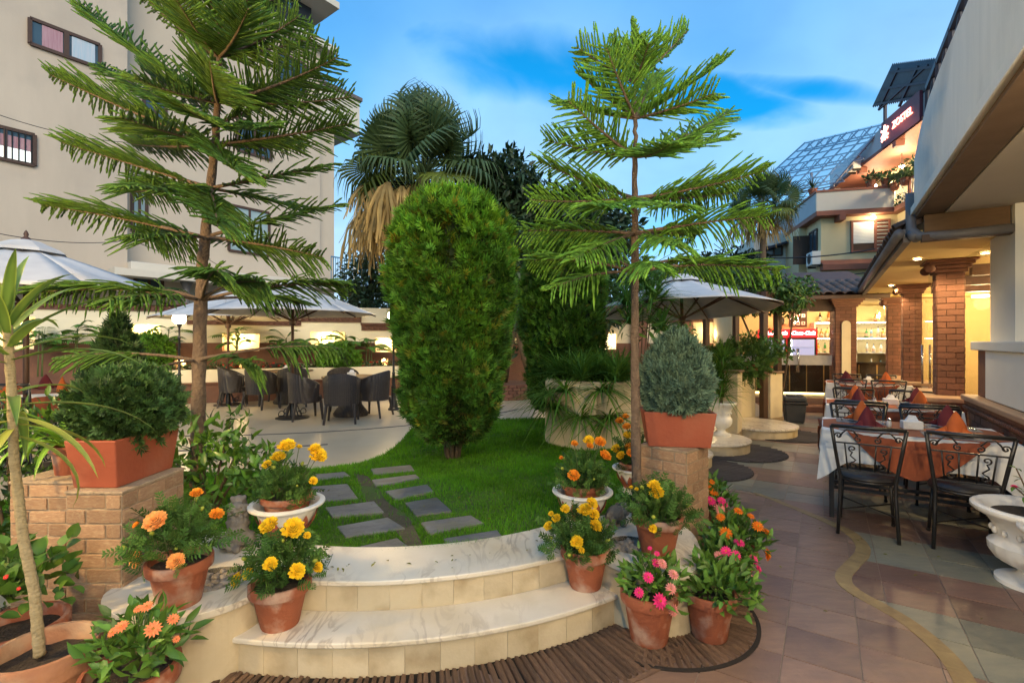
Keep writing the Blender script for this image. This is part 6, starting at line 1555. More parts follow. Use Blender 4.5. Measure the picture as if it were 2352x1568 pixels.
rowsB = [(2.0, 1.66, 2.3, ['dark','amber','dark'], 'top shelf left of the bar pillar'), (2.0, 2.9, 3.95, ['amber','dark','dark','dark'], 'top shelf right of the bar pillar'),
         (1.60, 1.66, 2.5, ['amber','amber','gold','clear','clear','amber','gold','green'], 'middle shelf left of the bar pillar'), (1.60, 2.75, 4.0, ['green','blue','clear','gold','clear','clear','clear','amber','dark','clear'], 'middle shelf right of the bar pillar'),
         (1.22, 1.66, 2.5, ['gold','green','gold','green','green','amber'], 'lower shelf left of the bar pillar'), (1.22, 2.75, 4.0, ['clear','clear','clear','dark','gold','gold','clear','clear'], 'lower shelf right of the bar pillar'),
         (.90, 2.8, 3.9, ['clear','blue','clear','amber','clear'], 'back counter right of the bar pillar')]
bme = {}
for z, x0, x1, cols, where in rowsB:
    for i, c in enumerate(cols):
        k = (i*5+len(cols)) % 3; q = Bp(x0+(i+.5)*(x1-x0)/len(cols)+random.uniform(-.015,.015), 2.10+random.uniform(-.03,.03), z+.001); s = random.uniform(.8,.95) if z > .95 else .6
        b = thing('bottle', q, '%s bottle from the left, %s, on the %s' % (ordn[i], c if c != 'clear' else 'clear glass', where), 'bottle', 'bottles behind the bar')
        if (k, c) not in bme: bme[(k, c)] = MB().lathe(shp[k], 12).mesh('glass', bm_[c], True)
        inst('glass', bme[(k, c)], b, q, (0,0,0), s)
        if ('l', k) not in bme: r_ = (.041,.047,.035)[k]; bme[('l', k)] = MB().lathe([(r_,.04),(r_,.12 if k else .13)], 12).mesh('label_wrap', M_lab, True); bme[('c', k)] = MB().lathe([(.016,shp[k][-1][1]-.03),(.016,shp[k][-1][1]+.008),(.001,shp[k][-1][1]+.009)], 10).mesh('cap', M_wood, True)
        inst('label_wrap', bme[('l', k)], b, q, (0,0,0), s); inst('cap', bme[('c', k)], b, q, (0,0,0), s)
# drinks fridges
M_red = mat('fridge_red', (.55,.012,.018), .35); M_blk = mat('fridge_black', (.02,.02,.022), .4)
def text(body, size, m, origin, u, up, parent, name='lettering', shear=0., ext=.004, align='CENTER', offset=0.):
    cu = bpy.data.curves.new(name, 'FONT'); cu.body = body; cu.size = size; cu.extrude = ext; cu.align_x = align; cu.align_y = 'CENTER'; cu.shear = shear; cu.offset = offset
    t = bpy.data.objects.new(name, cu); COL.objects.link(t); dg = bpy.context.evaluated_depsgraph_get(); me = bpy.data.meshes.new_from_object(t.evaluated_get(dg)); bpy.data.objects.remove(t)
    me.materials.clear(); me.materials.append(m); o = bpy.data.objects.new(name, me); COL.objects.link(o)
    u = Vector(u).normalized(); up = Vector(up).normalized(); n = u.cross(up); o.matrix_world = Matrix.Translation(origin) @ Matrix((u, up, n)).transposed().to_4x4(); o.location, o.rotation_euler, _ = o.matrix_world.decompose()[0], o.matrix_world.to_euler(), 0
    if parent: adopt(o, parent)
    return o
for k, (x0, x1, lab) in enumerate(((.92, 1.52, 'red glowing drinks fridge beside the bottle shelves'), (.33, .84, 'red drinks fridge at the left end of the bar'))):
    f = thing('drinks_fridge', Bp((x0+x1)/2, 2., .25), lab, 'fridge', 'red drinks fridges')
    bbox(MB(), x0, x1, 1.62, 2.25, .25, 1.60).build('cabinet', M_blk, f, bevel=.01); bbox(MB(), x1, x1+.03, 1.62, 2.25, .25, 1.82).build('side_panel', M_red, f)
    bbox(MB(), x0, x1, 1.60, 2.25, 1.601, 1.82).build('header', emat('fridge_header', (1,.02,.03), 1.6, (.5,.01,.01)), f, bevel=.01)
    bbox(MB(), x0+.04, x1-.04, 1.612, 1.618, .42, 1.55).build('glass_door', emat('fridge_glow', (.62,.62,1), .55, (.2,.2,.3)), f)
    for i in range(5): bbox(MB(), x0+.06, x1-.06, 1.60, 1.611, .55+i*.2, .555+i*.2).build('rack', M_steel, f)
    bbox(MB(), x0+.03, x0+.05, 1.60, 1.611, .42, 1.55).build('door_light', emat('fridge_tube', (.8,.8,1), 8), f)
    text('Coca-Cola', .125, emat('fridge_letters', (1,.85,.85), 5), Bp((x0+x1)/2, 1.594, 1.71), BF, (0,0,1), f, shear=.35, ext=.003, offset=.004)
# poster and hat on the wall left of the shelves
ps = thing('bar_poster', Bp(1.3, 2.28, 2.1), 'dark poster of white mugs hung above the fridge', 'poster'); bbox(MB(), 1.1, 1.52, 2.27, 2.295, 1.88, 2.36).build('board', mat('poster_brown', (.09,.045,.035), .7), ps)
for i in range(2):
    for j in range(3): q = Bp(1.19+j*.12, 2.262, 1.98+i*.2); MB().box(q, (.085,.012,.09), BRZ).build('mug_print', M_por, ps); MB().box(q-BE*.007+Vector((0,0,.005)), (.04,.006,.04), BRZ).build('emblem_print', M_red, ps)
ht = thing('wall_hat', Bp(.88, 2.2, 2.05), 'dark round hat hung on the bar wall', 'hat'); MB().ball(Bp(.88, 2.24, 2.05), .11, 12, 8, (1,.35,1.2)).build('crown', M_iron, ht, smooth=True); MB().lathe([(.06,0),(.15,.006),(.155,-.004)], 18, Bp(.88, 2.2, 1.95)).build('brim', M_iron, ht)
# bar roof: tiles over the lintel
zb_ = lambda y: 2.50+(y+.45)*.35
MB().add([Bp(-.9,-.45,zb_(-.45)-.03), Bp(2.3,-.45,zb_(-.45)-.03), Bp(2.3,1.8,zb_(1.8)-.03), Bp(-.9,1.8,zb_(1.8)-.03)], [(0,1,2,3)]).build('bar_roof_deck', M_wood, bar_)
bbox(MB(), -.9, 2.2, -.45, -.40, 2.40, 2.475).build('eave_board', M_wood, bar_)
sl2 = math.atan(.35)
for r_ in range(4):
    for i in range(16):
        y = -.36+r_*.27; M4 = Matrix((BF, BE*cos(sl2)+Vector((0,0,sin(sl2))), -BE*sin(sl2)+Vector((0,0,cos(sl2))))).transposed(); inst('roof_tile', TM, bar_, Bp(-.85+(i+.5)*.2, y, zb_(y)+.015), M4.to_4x4(), random.uniform(.97,1.03))
# ------------------------------------------------------------------ near white building (right)
wb = thing('white_building', U(3.5, 4, 0), 'near white plastered building overhanging at the right edge', 'building')
M_fas = mat('stained_plaster', (.74,.73,.68), .75, (.64,.64,.60), 2.5, .08, 40, streak=(4,4,.6), dirt=(.46,.46,.43), dscale=1.2)
M_sof = mat('beige_soffit', (.52,.46,.38), .85, (.47,.41,.33), 1.5, .05)
def fpoly(p, pts, t, name, m, nrm=None):
    return MB().slab([U(p, s, z) for s, z in pts], nrm or NV, t).build(name, m, wb)
fpoly(.72, [(-2,2.80),(6.05,2.80),(6.05,3.25),(5.95,3.30),(5.7,3.42),(5.3,3.52),(4.7,3.55),(-2,3.55)], .2, 'parapet', M_fas)
ubox(MB(), .695, .92, -2, 6.07, 2.73, 2.798).build('fascia_band', M_fas, wb); ubox(MB(), .73, .92, -2, 6.05, 2.695, 2.729).build('drip_edge', mat('drip_brown', (.16,.10,.06), .8), wb)
ubox(MB(), .93, 7, -2, 6.05, 2.69, 2.78).build('soffit', M_sof, wb)
ubox(MB(), .78, 1.36, 5.93, 5.99, 2.50, 2.688).build('wood_panel', mat('brown_panel', (.15,.085,.035), .7, (.10,.055,.025), 8, streak=(1,1,6)), wb)
ubox(MB(), .76, 1.4, 5.90, 5.995, 2.44, 2.499).build('panel_rail', M_wood, wb)
ubox(MB(), 1.37, 1.8, 5.85, 6.6, .94, 2.688).build('column', M_white, wb); ubox(MB(), 1.30, 1.85, 4.9, 6.44, .945, 1.41).build('column_dado', M_white, wb, bevel=.01); ubox(MB(), 1.27, 1.9, 4.9, 6.85, 1.411, 1.50).build('dado_cap', M_white, wb, bevel=.01)
ubox(MB(), 1.32, 1.5, 6.46, 6.8, .945, 1.409).build('brick_stub', M_brickd, wb)
ubox(MB(), 1.5, 1.7, -1., 4.89, .0, 2.688).build('side_wall', M_white, wb); ubox(MB(), 1.5, 1.7, 4.891, 5.84, 1.501, 2.688).build('side_wall', M_white, wb)
rl = thing('roof_railing', U(.78, 4, 3.5), 'dark braced metal railing above the white parapet', 'railing'); M_rail = mat('railing_violet', (.035,.03,.045), .5)
MB().bar(U(.78, 5.75, 3.80), U(.78, -1, 3.80), .04, .05).build('top_rail', M_rail, rl); MB().bar(U(.78, 5.75, 3.62), U(.78, -1, 3.62), .022).build('low_rail', M_rail, rl)
for i in range(12):
    s = 5.73-i*.5; MB().bar(U(.78, s, 3.36), U(.78, s, 3.80), .034).build('post', M_rail, rl); MB().bar(U(.78, s, 3.60), U(.78, s-.25, 3.78), .015).build('brace', M_rail, rl); MB().bar(U(.78, s-.25, 3.5), U(.78, s-.25, 3.79), .015).build('bar', M_rail, rl)
dp = thing('rain_pipe', U(.7, 6.1, 2.5), 'dark rain pipe elbow where the eave meets the white building', 'pipe'); M_pvc = MATS['grey_pvc']
MB().tube([U(.70, 6.11, 2.95), U(.70, 6.11, 2.72), U(.70, 6.06, 2.58), U(.76, 5.98, 2.50), U(.95, 5.86, 2.47), U(1.36, 5.86, 2.48)], .042, 10).build('pipe', M_pvc, dp, smooth=True); MB().tube([U(.70, 6.06, 2.55), U(.74, 6.0, 2.49)], .052, 10).build('collar', M_pvc, dp, smooth=True)
M_addglow = emat('added_pendant_glow', (1,.82,.58), 25)  # globe glow of the assumed and added pendants
for k, (p, s, e, lab) in enumerate(((1.05, 1.9, 75, 'assumed unseen globe pendant lamp under the white soffit over the near urns'), (1.05, -.4, 230, 'added unseen globe pendant behind the viewer for frontal fill'))):  # both unseen: first assumed, second added frontal fill; both also light the soffit
    q = U(p, s, 2.66); f = thing('added_soffit_pendant', q, lab, 'lamp', 'assumed and added globe pendants under the white soffit'); MB().box(q+Vector((0,0,.02)), (.12,.12,.02), DRZ).build('rose', M_iron, f); MB().tube([q, q-Vector((0,0,.16))], .01, 6).build('rod', M_iron, f); MB().ball(q-Vector((0,0,.22)), .07, 12, 8).build('globe', M_addglow, f, smooth=True)
    lamp('pendant_light', q-Vector((0,0,.34)), e, (1,.80,.52), .10, 'POINT', f)  # light of the assumed and added globes, just below each
assumed_post = lamp_post('assumed unseen globe lamp post left of the leftmost pots', (-3.3, 1.15, 0), 2.1)  # post assumed out of view for the warm light on pier and pots
lamp('assumed_post_light', (-3.3, 1.15, 2.26), 330, (1,.63,.22), .1, parent=assumed_post)  # warm light of the assumed post, set above its globe

# ------------------------------------------------------------------ far lodging house
H0 = Vector((13.85, 22, 0))
def Hp(x, y, z): return H0+FV*x+EV*y+Vector((0,0,z))
def hbox(mb, x0, x1, y0, y1, z0, z1): return mb.box(Hp((x0+x1)/2, (y0+y1)/2, (z0+z1)/2), (x1-x0, y1-y0, z1-z0), ERZ)
hs = thing('lodging_house', Hp(4, 3, 0), 'three storey cream house with brown trim and lit balconies', 'building')
M_hcr = mat('house_cream', (.66,.56,.34), .8, (.61,.51,.30), 1.5, .05, 20); M_hpale = mat('house_pale', (.60,.56,.48), .8, (.55,.51,.43), 1.5, .05, 20); M_trim = mat('brown_trim', (.27,.10,.065), .7, (.22,.08,.05), 4); M_hbl = mat('house_bluelit_grey', (.42,.46,.48), .8, (.36,.40,.43), 1.5)  # M_hbl: blue light on parapet side and distant wall put into the colour
hbox(MB(), .35, 9, .5, 9, 0, 7.2).build('lower_walls', M_hcr, hs); hbox(MB(), .0, .349, 2.4, 9, 0, 7.2).build('side_bay', M_hcr, hs); hbox(MB(), -1.6, -.001, 4.5, 9, 0, 7.4).build('side_wing', M_hpale, hs)
hbox(MB(), 0, 9, 0, 9, 7.2, 7.42).build('floor_slab', M_trim, hs, bevel=.02)
hbox(MB(), 0, 3.05, 0, .14, 7.421, 8.26).build('balcony_parapet', M_hpale, hs); hbox(MB(), 0, .14, .141, 6, 7.421, 8.26).build('balcony_parapet', M_hbl, hs)  # side parapet gets the bluer colour for the blue light on it
hbox(MB(), -.04, 3.1, -.04, .2, 8.261, 8.36).build('parapet_cap', M_trim, hs); hbox(MB(), -.04, .2, .201, 6, 8.261, 8.36).build('parapet_cap', M_trim, hs)
hbox(MB(), 3.05, 9, -7, -.001, 7.2, 7.42).build('floor_slab', M_trim, hs); hbox(MB(), 3.4, 9, -7, .49, 0, 7.199).build('lower_walls', M_hcr, hs)
hbox(MB(), 4.7, 9, -7, 9, 7.421, 10.15).build('upper_walls', M_hcr, hs)
hbox(MB(), 2.9, 9, -7, 7, 10.15, 10.32).build('roof_slab', M_trim, hs); hbox(MB(), 2.98, 3.12, -7, 6.9, 10.321, 11.25).build('roof_parapet', M_hbl, hs); hbox(MB(), 3.13, 9, 6.7, 6.9, 10.321, 11.25).build('roof_parapet', M_hbl, hs)
hbox(MB(), 2.98, 3.3, 6.3, 6.9, 7.421, 10.149).build('corner_post', M_hbl, hs)
for y in (-.4, -3.2, 3.0): hbox(MB(), 2.86, 3.2, y-.14, y+.14, 9.9, 10.149).build('bracket', M_trim, hs)
hbox(MB(), .9, 1.15, -.10, .5, 6.95, 7.199).build('bracket', M_trim, hs)
hbox(MB(), .3, 6, .1, .5, 4.75, 4.95).build('ledge', M_trim, hs)
MB().slab([Hp(.3,.1,4.95), Hp(6,.1,4.95), Hp(6,.499,5.2), Hp(.3,.499,5.2)], (0,0,1), .05).build('awning', M_trim, hs)
# louvred window of the middle floor
def louvre_window(x0, x1, z0, z1, y):
    w = hbox(MB(), x0, x1, y-.06, y-.001, z0, z1).build('window', M_wood, hs); m = M_trim
    xm = x0+(x1-x0)*.62
    for a, b in ((x0, x0+.08), (xm-.05, xm+.05), (x1-.08, x1)): hbox(MB(), a, b, y-.10, y-.061, z0, z1).build('frame', m, w)
    for a, b in ((z0, z0+.08), (z1-.08, z1)): hbox(MB(), x0+.081, x1-.081, y-.098, y-.061, a, b).build('frame', m, w)
    hbox(MB(), x0+.09, xm-.06, y-.072, y-.062, z0+.4, z1-.09).build('pane', emat('blind_glow', (1,.86,.62), .18), w)
    for i in range(14): z = z0+.42+i*(z1-z0-.55)/14; hbox(MB(), x0+.09, xm-.06, y-.09, y-.073, z, z+.03).build('slat', M_white, w)
    for i in range(15): z = z0+.12+i*(z1-z0-.22)/15; hbox(MB(), xm+.06, x1-.09, y-.088, y-.062, z, z+.035).build('slat', m if i % 2 else M_hpale, w)
louvre_window(1.55, 3.1, 5.55, 7.0, .5)
def plain_window(name, a, b, c, d, parent, n, fr=M_wood, gl=None, thick=.06, fw=.07):
    "quad corners lower-left, lower-right, upper-right, upper-left; n outward"
    n = Vector(n); P4 = [Vector(q) for q in (a, b, c, d)]
    w = MB().slab([q+n*.004 for q in P4], n, .02).build(name, gl or mat('dusk_glass', (.03,.05,.07), .08, (.05,.09,.12), 1, spec=.6), parent)
    for i in range(4):
        p, q = P4[i], P4[(i+1) % 4]; MB().bar(p+n*.03, q+n*.03, fw, thick, up=n).build('frame', fr, w)
    MB().bar((P4[0]+P4[1])/2+n*.03, (P4[2]+P4[3])/2+n*.03, fw*.8, thick*.8, up=n).build('mullion', fr, w)
    return w
# openings on the shaded side
plain_window('window', Hp(.345,1.9,5.3), Hp(.345,.9,5.3), Hp(.345,.9,6.8), Hp(.345,1.9,6.8), hs, -FV); plain_window('window', Hp(-1.0,4.49,6.2), Hp(-.2,4.49,6.2), Hp(-.2,4.49,6.7), Hp(-1.0,4.49,6.7), hs, -EV)
hbox(MB(), -.4, .33, 1.88, 1.94, 5.3, 6.7).build('open_shutter', M_wood, hs)
for k, (x, y, z, lab) in enumerate(((.12, .75, 5.05, 'air conditioner on the shaded side of the lodging house'), (2.7, 3.1, 10.1, 'air conditioner hung on the roof parapet of the lodging house'))):
    a = thing('air_conditioner', Hp(x, y, z), lab, 'air conditioner', 'outdoor air conditioner units'); hbox(MB(), x-.18, x+.18, y-.4, y+.4, z, z+.62).build('case', M_white, a, bevel=.02)
    c_ = Hp(x-.19, y, z+.31); M4 = Matrix((EV, Vector((0,0,1)), -FV)).transposed().to_4x4(); g_ = inst('fan_grille', MB().lathe([(.001,0),(.23,0),(.25,.012)], 20).mesh('fan_grille', M_iron, True), a, c_, M4)
    hbox(MB(), x-.15, x+.2, y-.3, y-.26, z-.1, z-.001).build('bracket', M_iron, a); hbox(MB(), x-.15, x+.2, y+.26, y+.3, z-.1, z-.001).build('bracket', M_iron, a)
# lamps hung at the balconies
for k, (x, y, z, e, lab) in enumerate(((2.35, .25, 7.05, 26, 'bare lit bulb above the louvred window'), (3.9, 1.2, 9.55, 240, 'lit pendant bulb over the upper balcony'), (4.0, 4.0, 9.5, 150, 'far lit pendant at the end of the upper balcony'), (4.0, -1.6, 9.5, 240, 'lit pendant beside the balcony door'))):
    d = thing('pendant_lamp', Hp(x, y, z), lab, 'lamp', 'lit pendant bulbs of the lodging house'); MB().ball(Hp(x, y, z), .10, 10, 8).build('bulb', emat('house_bulb', (1,.78,.42), 45), d, smooth=True)
    MB().tube([Hp(x, y, z+.1), Hp(x, y, z+.1+(.05 if k == 0 else .5))], .012, 5).build('cord', M_iron, d); lamp('pendant_light', Hp(x-.05, y-.25, z-.12), e, (1,.80,.50), .1, parent=d)
# balustrade and pots
bl = thing('balcony_railing', Hp(3.06, -2, 7.4), 'white wavy balcony railing of the lodging house', 'railing')
MB().bar(Hp(3.1, .0, 8.3), Hp(3.1, -6.5, 8.3), .06).build('hand_rail', M_trim, bl)
for i in range(34):
    y = -.1-i*.19; MB().tube([Hp(3.1, y+.04*sin(k*1.3), 7.42+k*.085) for k in range(11)], .014, 5).build('baluster', M_white, bl)
MB().bar(Hp(3.1, -1.1, 7.42), Hp(3.1, -1.1, 8.3), .09).build('post', M_trim, bl)
for k, (x, y, z, lab) in enumerate(((2.2, .07, 8.36, 'first pot plant on the balcony parapet'), (2.75, .07, 8.36, 'second pot plant on the balcony parapet'), (3.0, -.15, 8.1, 'pot plant hung at the corner of the balcony'), (3.0, -1.0, 8.05, 'pot plant hung half way along the balcony railing'), (3.0, -2.2, 8.1, 'pot plant hung nearest on the balcony railing'), (.1, .8, 8.36, 'spiky pot plant at the outer corner of the parapet'))):
    q = Hp(x, y, z); r_ = thing('balcony_plant', q, lab, 'potted plant', 'pot plants on the lodging house balcony'); MB().lathe([(.001,0),(.12,0),(.2,.3),(.18,.3),(.17,.25)], 12, q).build('pot', M_terra, r_)
    if k == 5: leafobj('foliage', strap_clump(q+Vector((0,0,.28)), 30, .7, .05, .4, .7), M_dkleaf, r_)
    else: crown('foliage', r_, 150, blobs([(tuple(q+Vector((0,0,.42))), (.26,.26,.2))], .3), T_LEAF, .16, M_dkleaf, .7, .3, .8, 2.2)
cv = thing('climbing_plant', Hp(4.55, -.2, 7.5), 'creeper trained against the lit balcony wall', 'plant', None); crown('foliage', cv, 420, blobs([(tuple(Hp(3.5,-.6,8.9)), (.3,.5,.6)), (tuple(Hp(3.4,.2,8.8)), (.25,.4,.5)), (tuple(Hp(3.2,-.4,7.6)), (.15,.5,.3))], .2), T_LEAF, .15, M_dkleaf, .6, .1, .6, 1.6)
MB().tube([Hp(3.5,-.4,7.42), Hp(3.5,-.6,8.9)], .02, 5).build('stem', M_branchwood, cv)
hbox(MB(), 4.64, 4.699, -2.6, -1.9, 7.5, 9.6).build('balcony_door', M_white, hs); hbox(MB(), 4.62, 4.639, -2.5, -2.0, 8.6, 9.5).build('door_pane', emat('door_glow', (1,.7,.3), 1.2), hs); hbox(MB(), 4.64, 4.699, -3.6, -2.75, 8.4, 9.7).build('balcony_window', emat('door_glow', (1,.7,.3), 1.2), hs)
# the red sign
sg = thing('roof_sign', Hp(2.9, -.9, 10.8), 'dark red sign board with glowing letters on the roof parapet', 'sign')
hbox(MB(), 2.84, 2.95, -2.35, .65, 10.2, 11.38).build('board', mat('sign_maroon', (.12,.02,.035), .5), sg)
M_neon = emat('sign_letters', (1,.22,.15), 5); M_neonw = emat('sign_star', (1,.30,.22), 5)
text('ZOSTEL', .44, M_neon, Hp(2.82, -1.12, 10.83), -EV, (0,0,1), sg, ext=.02, offset=.0)
for i in range(3):
    a = pi*i/3+pi/6; c_ = Hp(2.82, .30, 10.82); d_ = (-EV*cos(a)+Vector((0,0,1))*sin(a))*.33; MB().bar(c_-d_, c_+d_, .09, .05, up=-FV).build('star_ray', M_neonw, sg)
for s in (-1, 1): MB().bar(Hp(2.815, .30+s*.26, 10.5), Hp(2.815, .30+s*.1, 10.62), .07, .04, up=-FV).build('star_ray', M_neonw, sg)
lamp('sign_light', Hp(2.45, -.6, 10.8), 12, (1,.2,.15), .3, parent=sg)
# corrugated roof on its post
cr_ = thing('corrugated_roof', P(2090, 190, 20), 'dark corrugated metal lean-to roof above the sign', 'roof')
a, b, c_, d_ = P(2003,246,22.5), P(2049,148,21), P(2200,128,17.2), P(2160,216,18.2)
V = []; F = []; nu_, nv_ = 90, 4
for i in range(nu_+1):
    for j in range(nv_+1):
        u_, v_ = i/nu_, j/nv_; V.append((a.lerp(d_, u_)).lerp(b.lerp(c_, u_), v_)+Vector((0,0,.05*sin(i*pi/1.5))))
for i in range(nu_):
    for j in range(nv_): k = i*(nv_+1)+j; F.append((k, k+nv_+1, k+nv_+2, k+1))
o = MB().add(V, F).build('sheet', mat('dark_sheet', (.05,.06,.075), .5, (.03,.035,.045), 2), cr_, smooth=True); sm = o.modifiers.new('thickness', 'SOLIDIFY'); sm.thickness = .02
for t in (.12, .5, .88): MB().bar(a.lerp(b, t)-Vector((0,0,.12)), d_.lerp(c_, t)-Vector((0,0,.12)), .09).build('purlin', M_rail, cr_)
for t in (.12, .45, .8): MB().bar(a.lerp(d_, t)-Vector((0,0,.2)), b.lerp(c_, t)-Vector((0,0,.2)), .09).build('rafter', M_rail, cr_)
MB().bar(a.lerp(d_, .12)-Vector((0,0,.2)), b.lerp(c_, .6)-Vector((0,0,.2)), .06).build('brace', M_rail, cr_)
pq_ = P(2033, 240, 21.7); MB().bar(pq_, Vector((pq_.x, pq_.y, 10.4)), .10).build('post', M_rail, cr_)
# glazed canopy on trusses
gc = thing('glazed_canopy', P(1850, 380, 26), 'pale glazed roof canopy on steel trusses beside the lodging house', 'canopy')
a, b, c_, d_ = P(1848,326,28), P(2033,281,22.3), P(1912,424,25), P(1694,466,32)
M_poly = gmat('polycarbonate', (.80,.90,.96), .0, .25, .35); M_stl = mat('steel_violet', (.25,.24,.30), .45, metal=.2)
n1, n2 = 7, 8
def gq(u_, v_): return a.lerp(b, u_).lerp(d_.lerp(c_, u_), v_)
nrm_ = (b-a).cross(d_-a).normalized(); nrm_ = nrm_ if nrm_.z > 0 else -nrm_
for i in range(n1):
    for j in range(n2):
        e_ = .006; q = [gq((i+e_)/n1, (j+e_)/n2), gq((i+1-e_)/n1, (j+e_)/n2), gq((i+1-e_)/n1, (j+1-e_)/n2), gq((i+e_)/n1, (j+1-e_)/n2)]; MB().add(q, [(0,1,2,3)]).build('pane', M_poly, gc)
for i in range(n1+1): MB().bar(gq(i/n1, 0)-nrm_*.06, gq(i/n1, 1)-nrm_*.06, .06).build('glazing_bar', M_stl, gc)
for j in range(n2+1):
    MB().bar(gq(0, j/n2)-nrm_*.13, gq(1, j/n2)-nrm_*.13, .055).build('purlin', M_stl, gc)
for j in (0, 3, 6, 8):
    MB().bar(gq(0, j/n2)-Vector((0,0,.55)), gq(1, j/n2)-Vector((0,0,.55)), .06).build('truss_chord', M_stl, gc)
    for i in range(2*n1): MB().bar(gq(i/2/n1, j/n2)-Vector((0,0,.14 if i % 2 else .55)), gq((i+1)/2/n1, j/n2)-Vector((0,0,.55 if i % 2 else .14)), .03).build('truss_web', M_stl, gc)
for u_, v_, zb2 in ((.62, .62, 7.4), (.02, .95, 7.4), (.3, .98, 7.4)): q = gq(u_, v_); MB().bar(q-Vector((0,0,.1)), Vector((q.x, q.y, zb2)), .11).build('post', M_stl, gc)
# distant shed behind the trees
sd = thing('distant_house', P(1700, 600, 26), 'bluish distant house wall behind the pergola vines', 'building'); q = P(1690, 640, 27); MB().box((q.x, q.y+1, 3.), (5.0, 2, 6.), -.2).build('wall', M_hbl, sd); MB().slab([Vector((q.x-3,q.y-.4,5.2)), Vector((q.x+2.7,q.y-1.2,6.9)), Vector((q.x+3,q.y+2,6.9)), Vector((q.x-2.6,q.y+2.6,5.2))], (0,0,1), .12).build('roof', M_rail, sd)  # blue light on this wall is part of its grey colour

# ------------------------------------------------------------------ left house
E1 = Vector((-12.33, 15.5, 0)); LU = Vector((.596, .803, 0)); LN = Vector((.803, -.596, 0)); LRZ = atan2(LU.y, LU.x)
def Lp(t, off, z): return E1+LU*t+LN*off+Vector((0,0,z))
def lt(px, off=0.):
    k = (px-CX)/FPX; b = E1+LN*off; return (k*b.y-b.x)/(LU.x-k*LU.y)
def lbox(mb, t0, t1, o0, o1, z0, z1): return mb.box(Lp((t0+t1)/2, (o0+o1)/2, (z0+z1)/2), (t1-t0, o1-o0, z1-z0), LRZ)
def lz_(px, py, off=0.): y = Lp(lt(px, off), off, 0).y; return EYE-(py-CY)*y/FPX
lh = thing('left_house', Lp(0, -3, 0), 'tall beige plastered house at the left with barred windows', 'building')
M_lh = mat('beige_plaster', (.52,.44,.35), .85, (.44,.37,.295), .9, .08, 30, dirt=(.40,.34,.28), dscale=.7, streak=(1.5,1.5,.35)); M_lh2 = mat('beige_plaster_plain', (.50,.43,.34), .85, (.46,.39,.31), 1.2, .06, 30)  # M_lh2: plainer beige for the recessed wing and tower wall
zr_ = lz_(638, 66, -.9)
lbox(MB(), -12, 0, -6, 0, 0, 17).build('front_wing', M_lh, lh); te = lt(735, -.9)
lbox(MB(), .001, te, -6, -.9, 0, zr_).build('recessed_wing', M_lh2, lh)
lbox(MB(), .001, te+.6, -6, -.5, zr_+.001, zr_+.3).build('roof_slab', M_hpale, lh); lbox(MB(), .001, te, -6, -1.6, zr_+.31, zr_+2.2).build('roof_gallery', mat('gallery_shade', (.03,.035,.045), .7), lh); lbox(MB(), .001, te+.8, -6, -.6, zr_+2.21, zr_+2.5).build('upper_slab', M_hpale, lh)  # near-black solid block stands in for the shade inside the open gallery
for i in range(5): q = .6+i*1.3; MB().bar(Lp(q, -.75, zr_+.31), Lp(q, -.75, zr_+2.2), .08).build('gallery_post', mat('blue_paint', (.05,.20,.36), .5), lh)
zs = lz_(295, 600, .2)
lbox(MB(), .002, te+2.0, -.899, .35, zs-.28, zs).build('balcony_slab', M_hpale, lh, bevel=.02); lbox(MB(), -.5, 2.5, .0, .7, zs-.5, zs-.281).build('canopy_slab', M_hpale, lh)
tpb = lt(826, -.9); zp = lz_(820, 225, -.9)
lbox(MB(), te, tpb, -4, -.9, zs+.6 if False else zp-1.6, zp).build('stair_tower', M_hpale, lh); lbox(MB(), te-.1, tpb+.1, -4.1, -.8, zp-.12, zp+.05).build('tower_cap', mat('tower_cap', (.14,.12,.11), .8), lh); lbox(MB(), te, tpb-1.2, -4, -1.2, 0, zp-1.6).build('tower_wall', M_lh2, lh)
lbox(MB(), te+.05, tpb+.05, -4.05, -.85, zp-1.75, zp-1.601).build('tower_band', M_hpale, lh)
def lwin(x0, x1, yt, yb, off, bars=False, col=None, name='window'):
    t0, t1 = lt(x0, off), lt(x1, off); xm = (x0+x1)/2; z0, z1 = lz_(x0, yb, off), lz_(x0, yt, off)
    w = plain_window(name, Lp(t0, off, z0), Lp(t1, off, z0), Lp(t1, off, z1), Lp(t0, off, z1), lh, LN, M_wood, col, .08, .09); n = 9
    if bars:
        for i in range(n): q = t0+(t1-t0)*(i+.5)/n; MB().bar(Lp(q, off+.06, z0), Lp(q, off+.06, z1), .022).build('bar', M_iron, w)
    return w, t0, t1, z0, z1
M_curt = mat('curtain_pink', (.45,.30,.33), .8, (.30,.14,.18), 5, streak=(5,5,.3)); M_curtb = mat('curtain_blue', (.30,.45,.55), .8, (.5,.5,.55), 5, streak=(5,5,.3))
w, t0, t1, z0, z1 = lwin(68, 229, 43, 101, 0, False)
tm = (t0+t1)/2
lbox(MB(), t0+.25, tm-.08, .026, .04, z0+.06, z1-.06).build('curtain', M_curt, w); lbox(MB(), tm+.12, t1-.12, .026, .04, z0+.06, z1-.06).build('curtain', M_curtb, w); lbox(MB(), tm-.06, tm+.06, .03, .075, z0, z1).build('mullion', M_wood, w)
w, t0, t1, z0, z1 = lwin(-60, 79, 277, 352, 0, True); lbox(MB(), t0+.08, t1-.08, .026, .035, z0+.05, z0+(z1-z0)*.42).build('lit_blind', emat('pale_blind', (.9,1,.9), .6), w); lbox(MB(), t0+.08, t1-.08, .026, .034, z0+(z1-z0)*.43, z0+(z1-z0)*.8).build('curtain', M_curt, w)
lwin(318, 334, 128, 148, -.9 if False else 0) if False else None
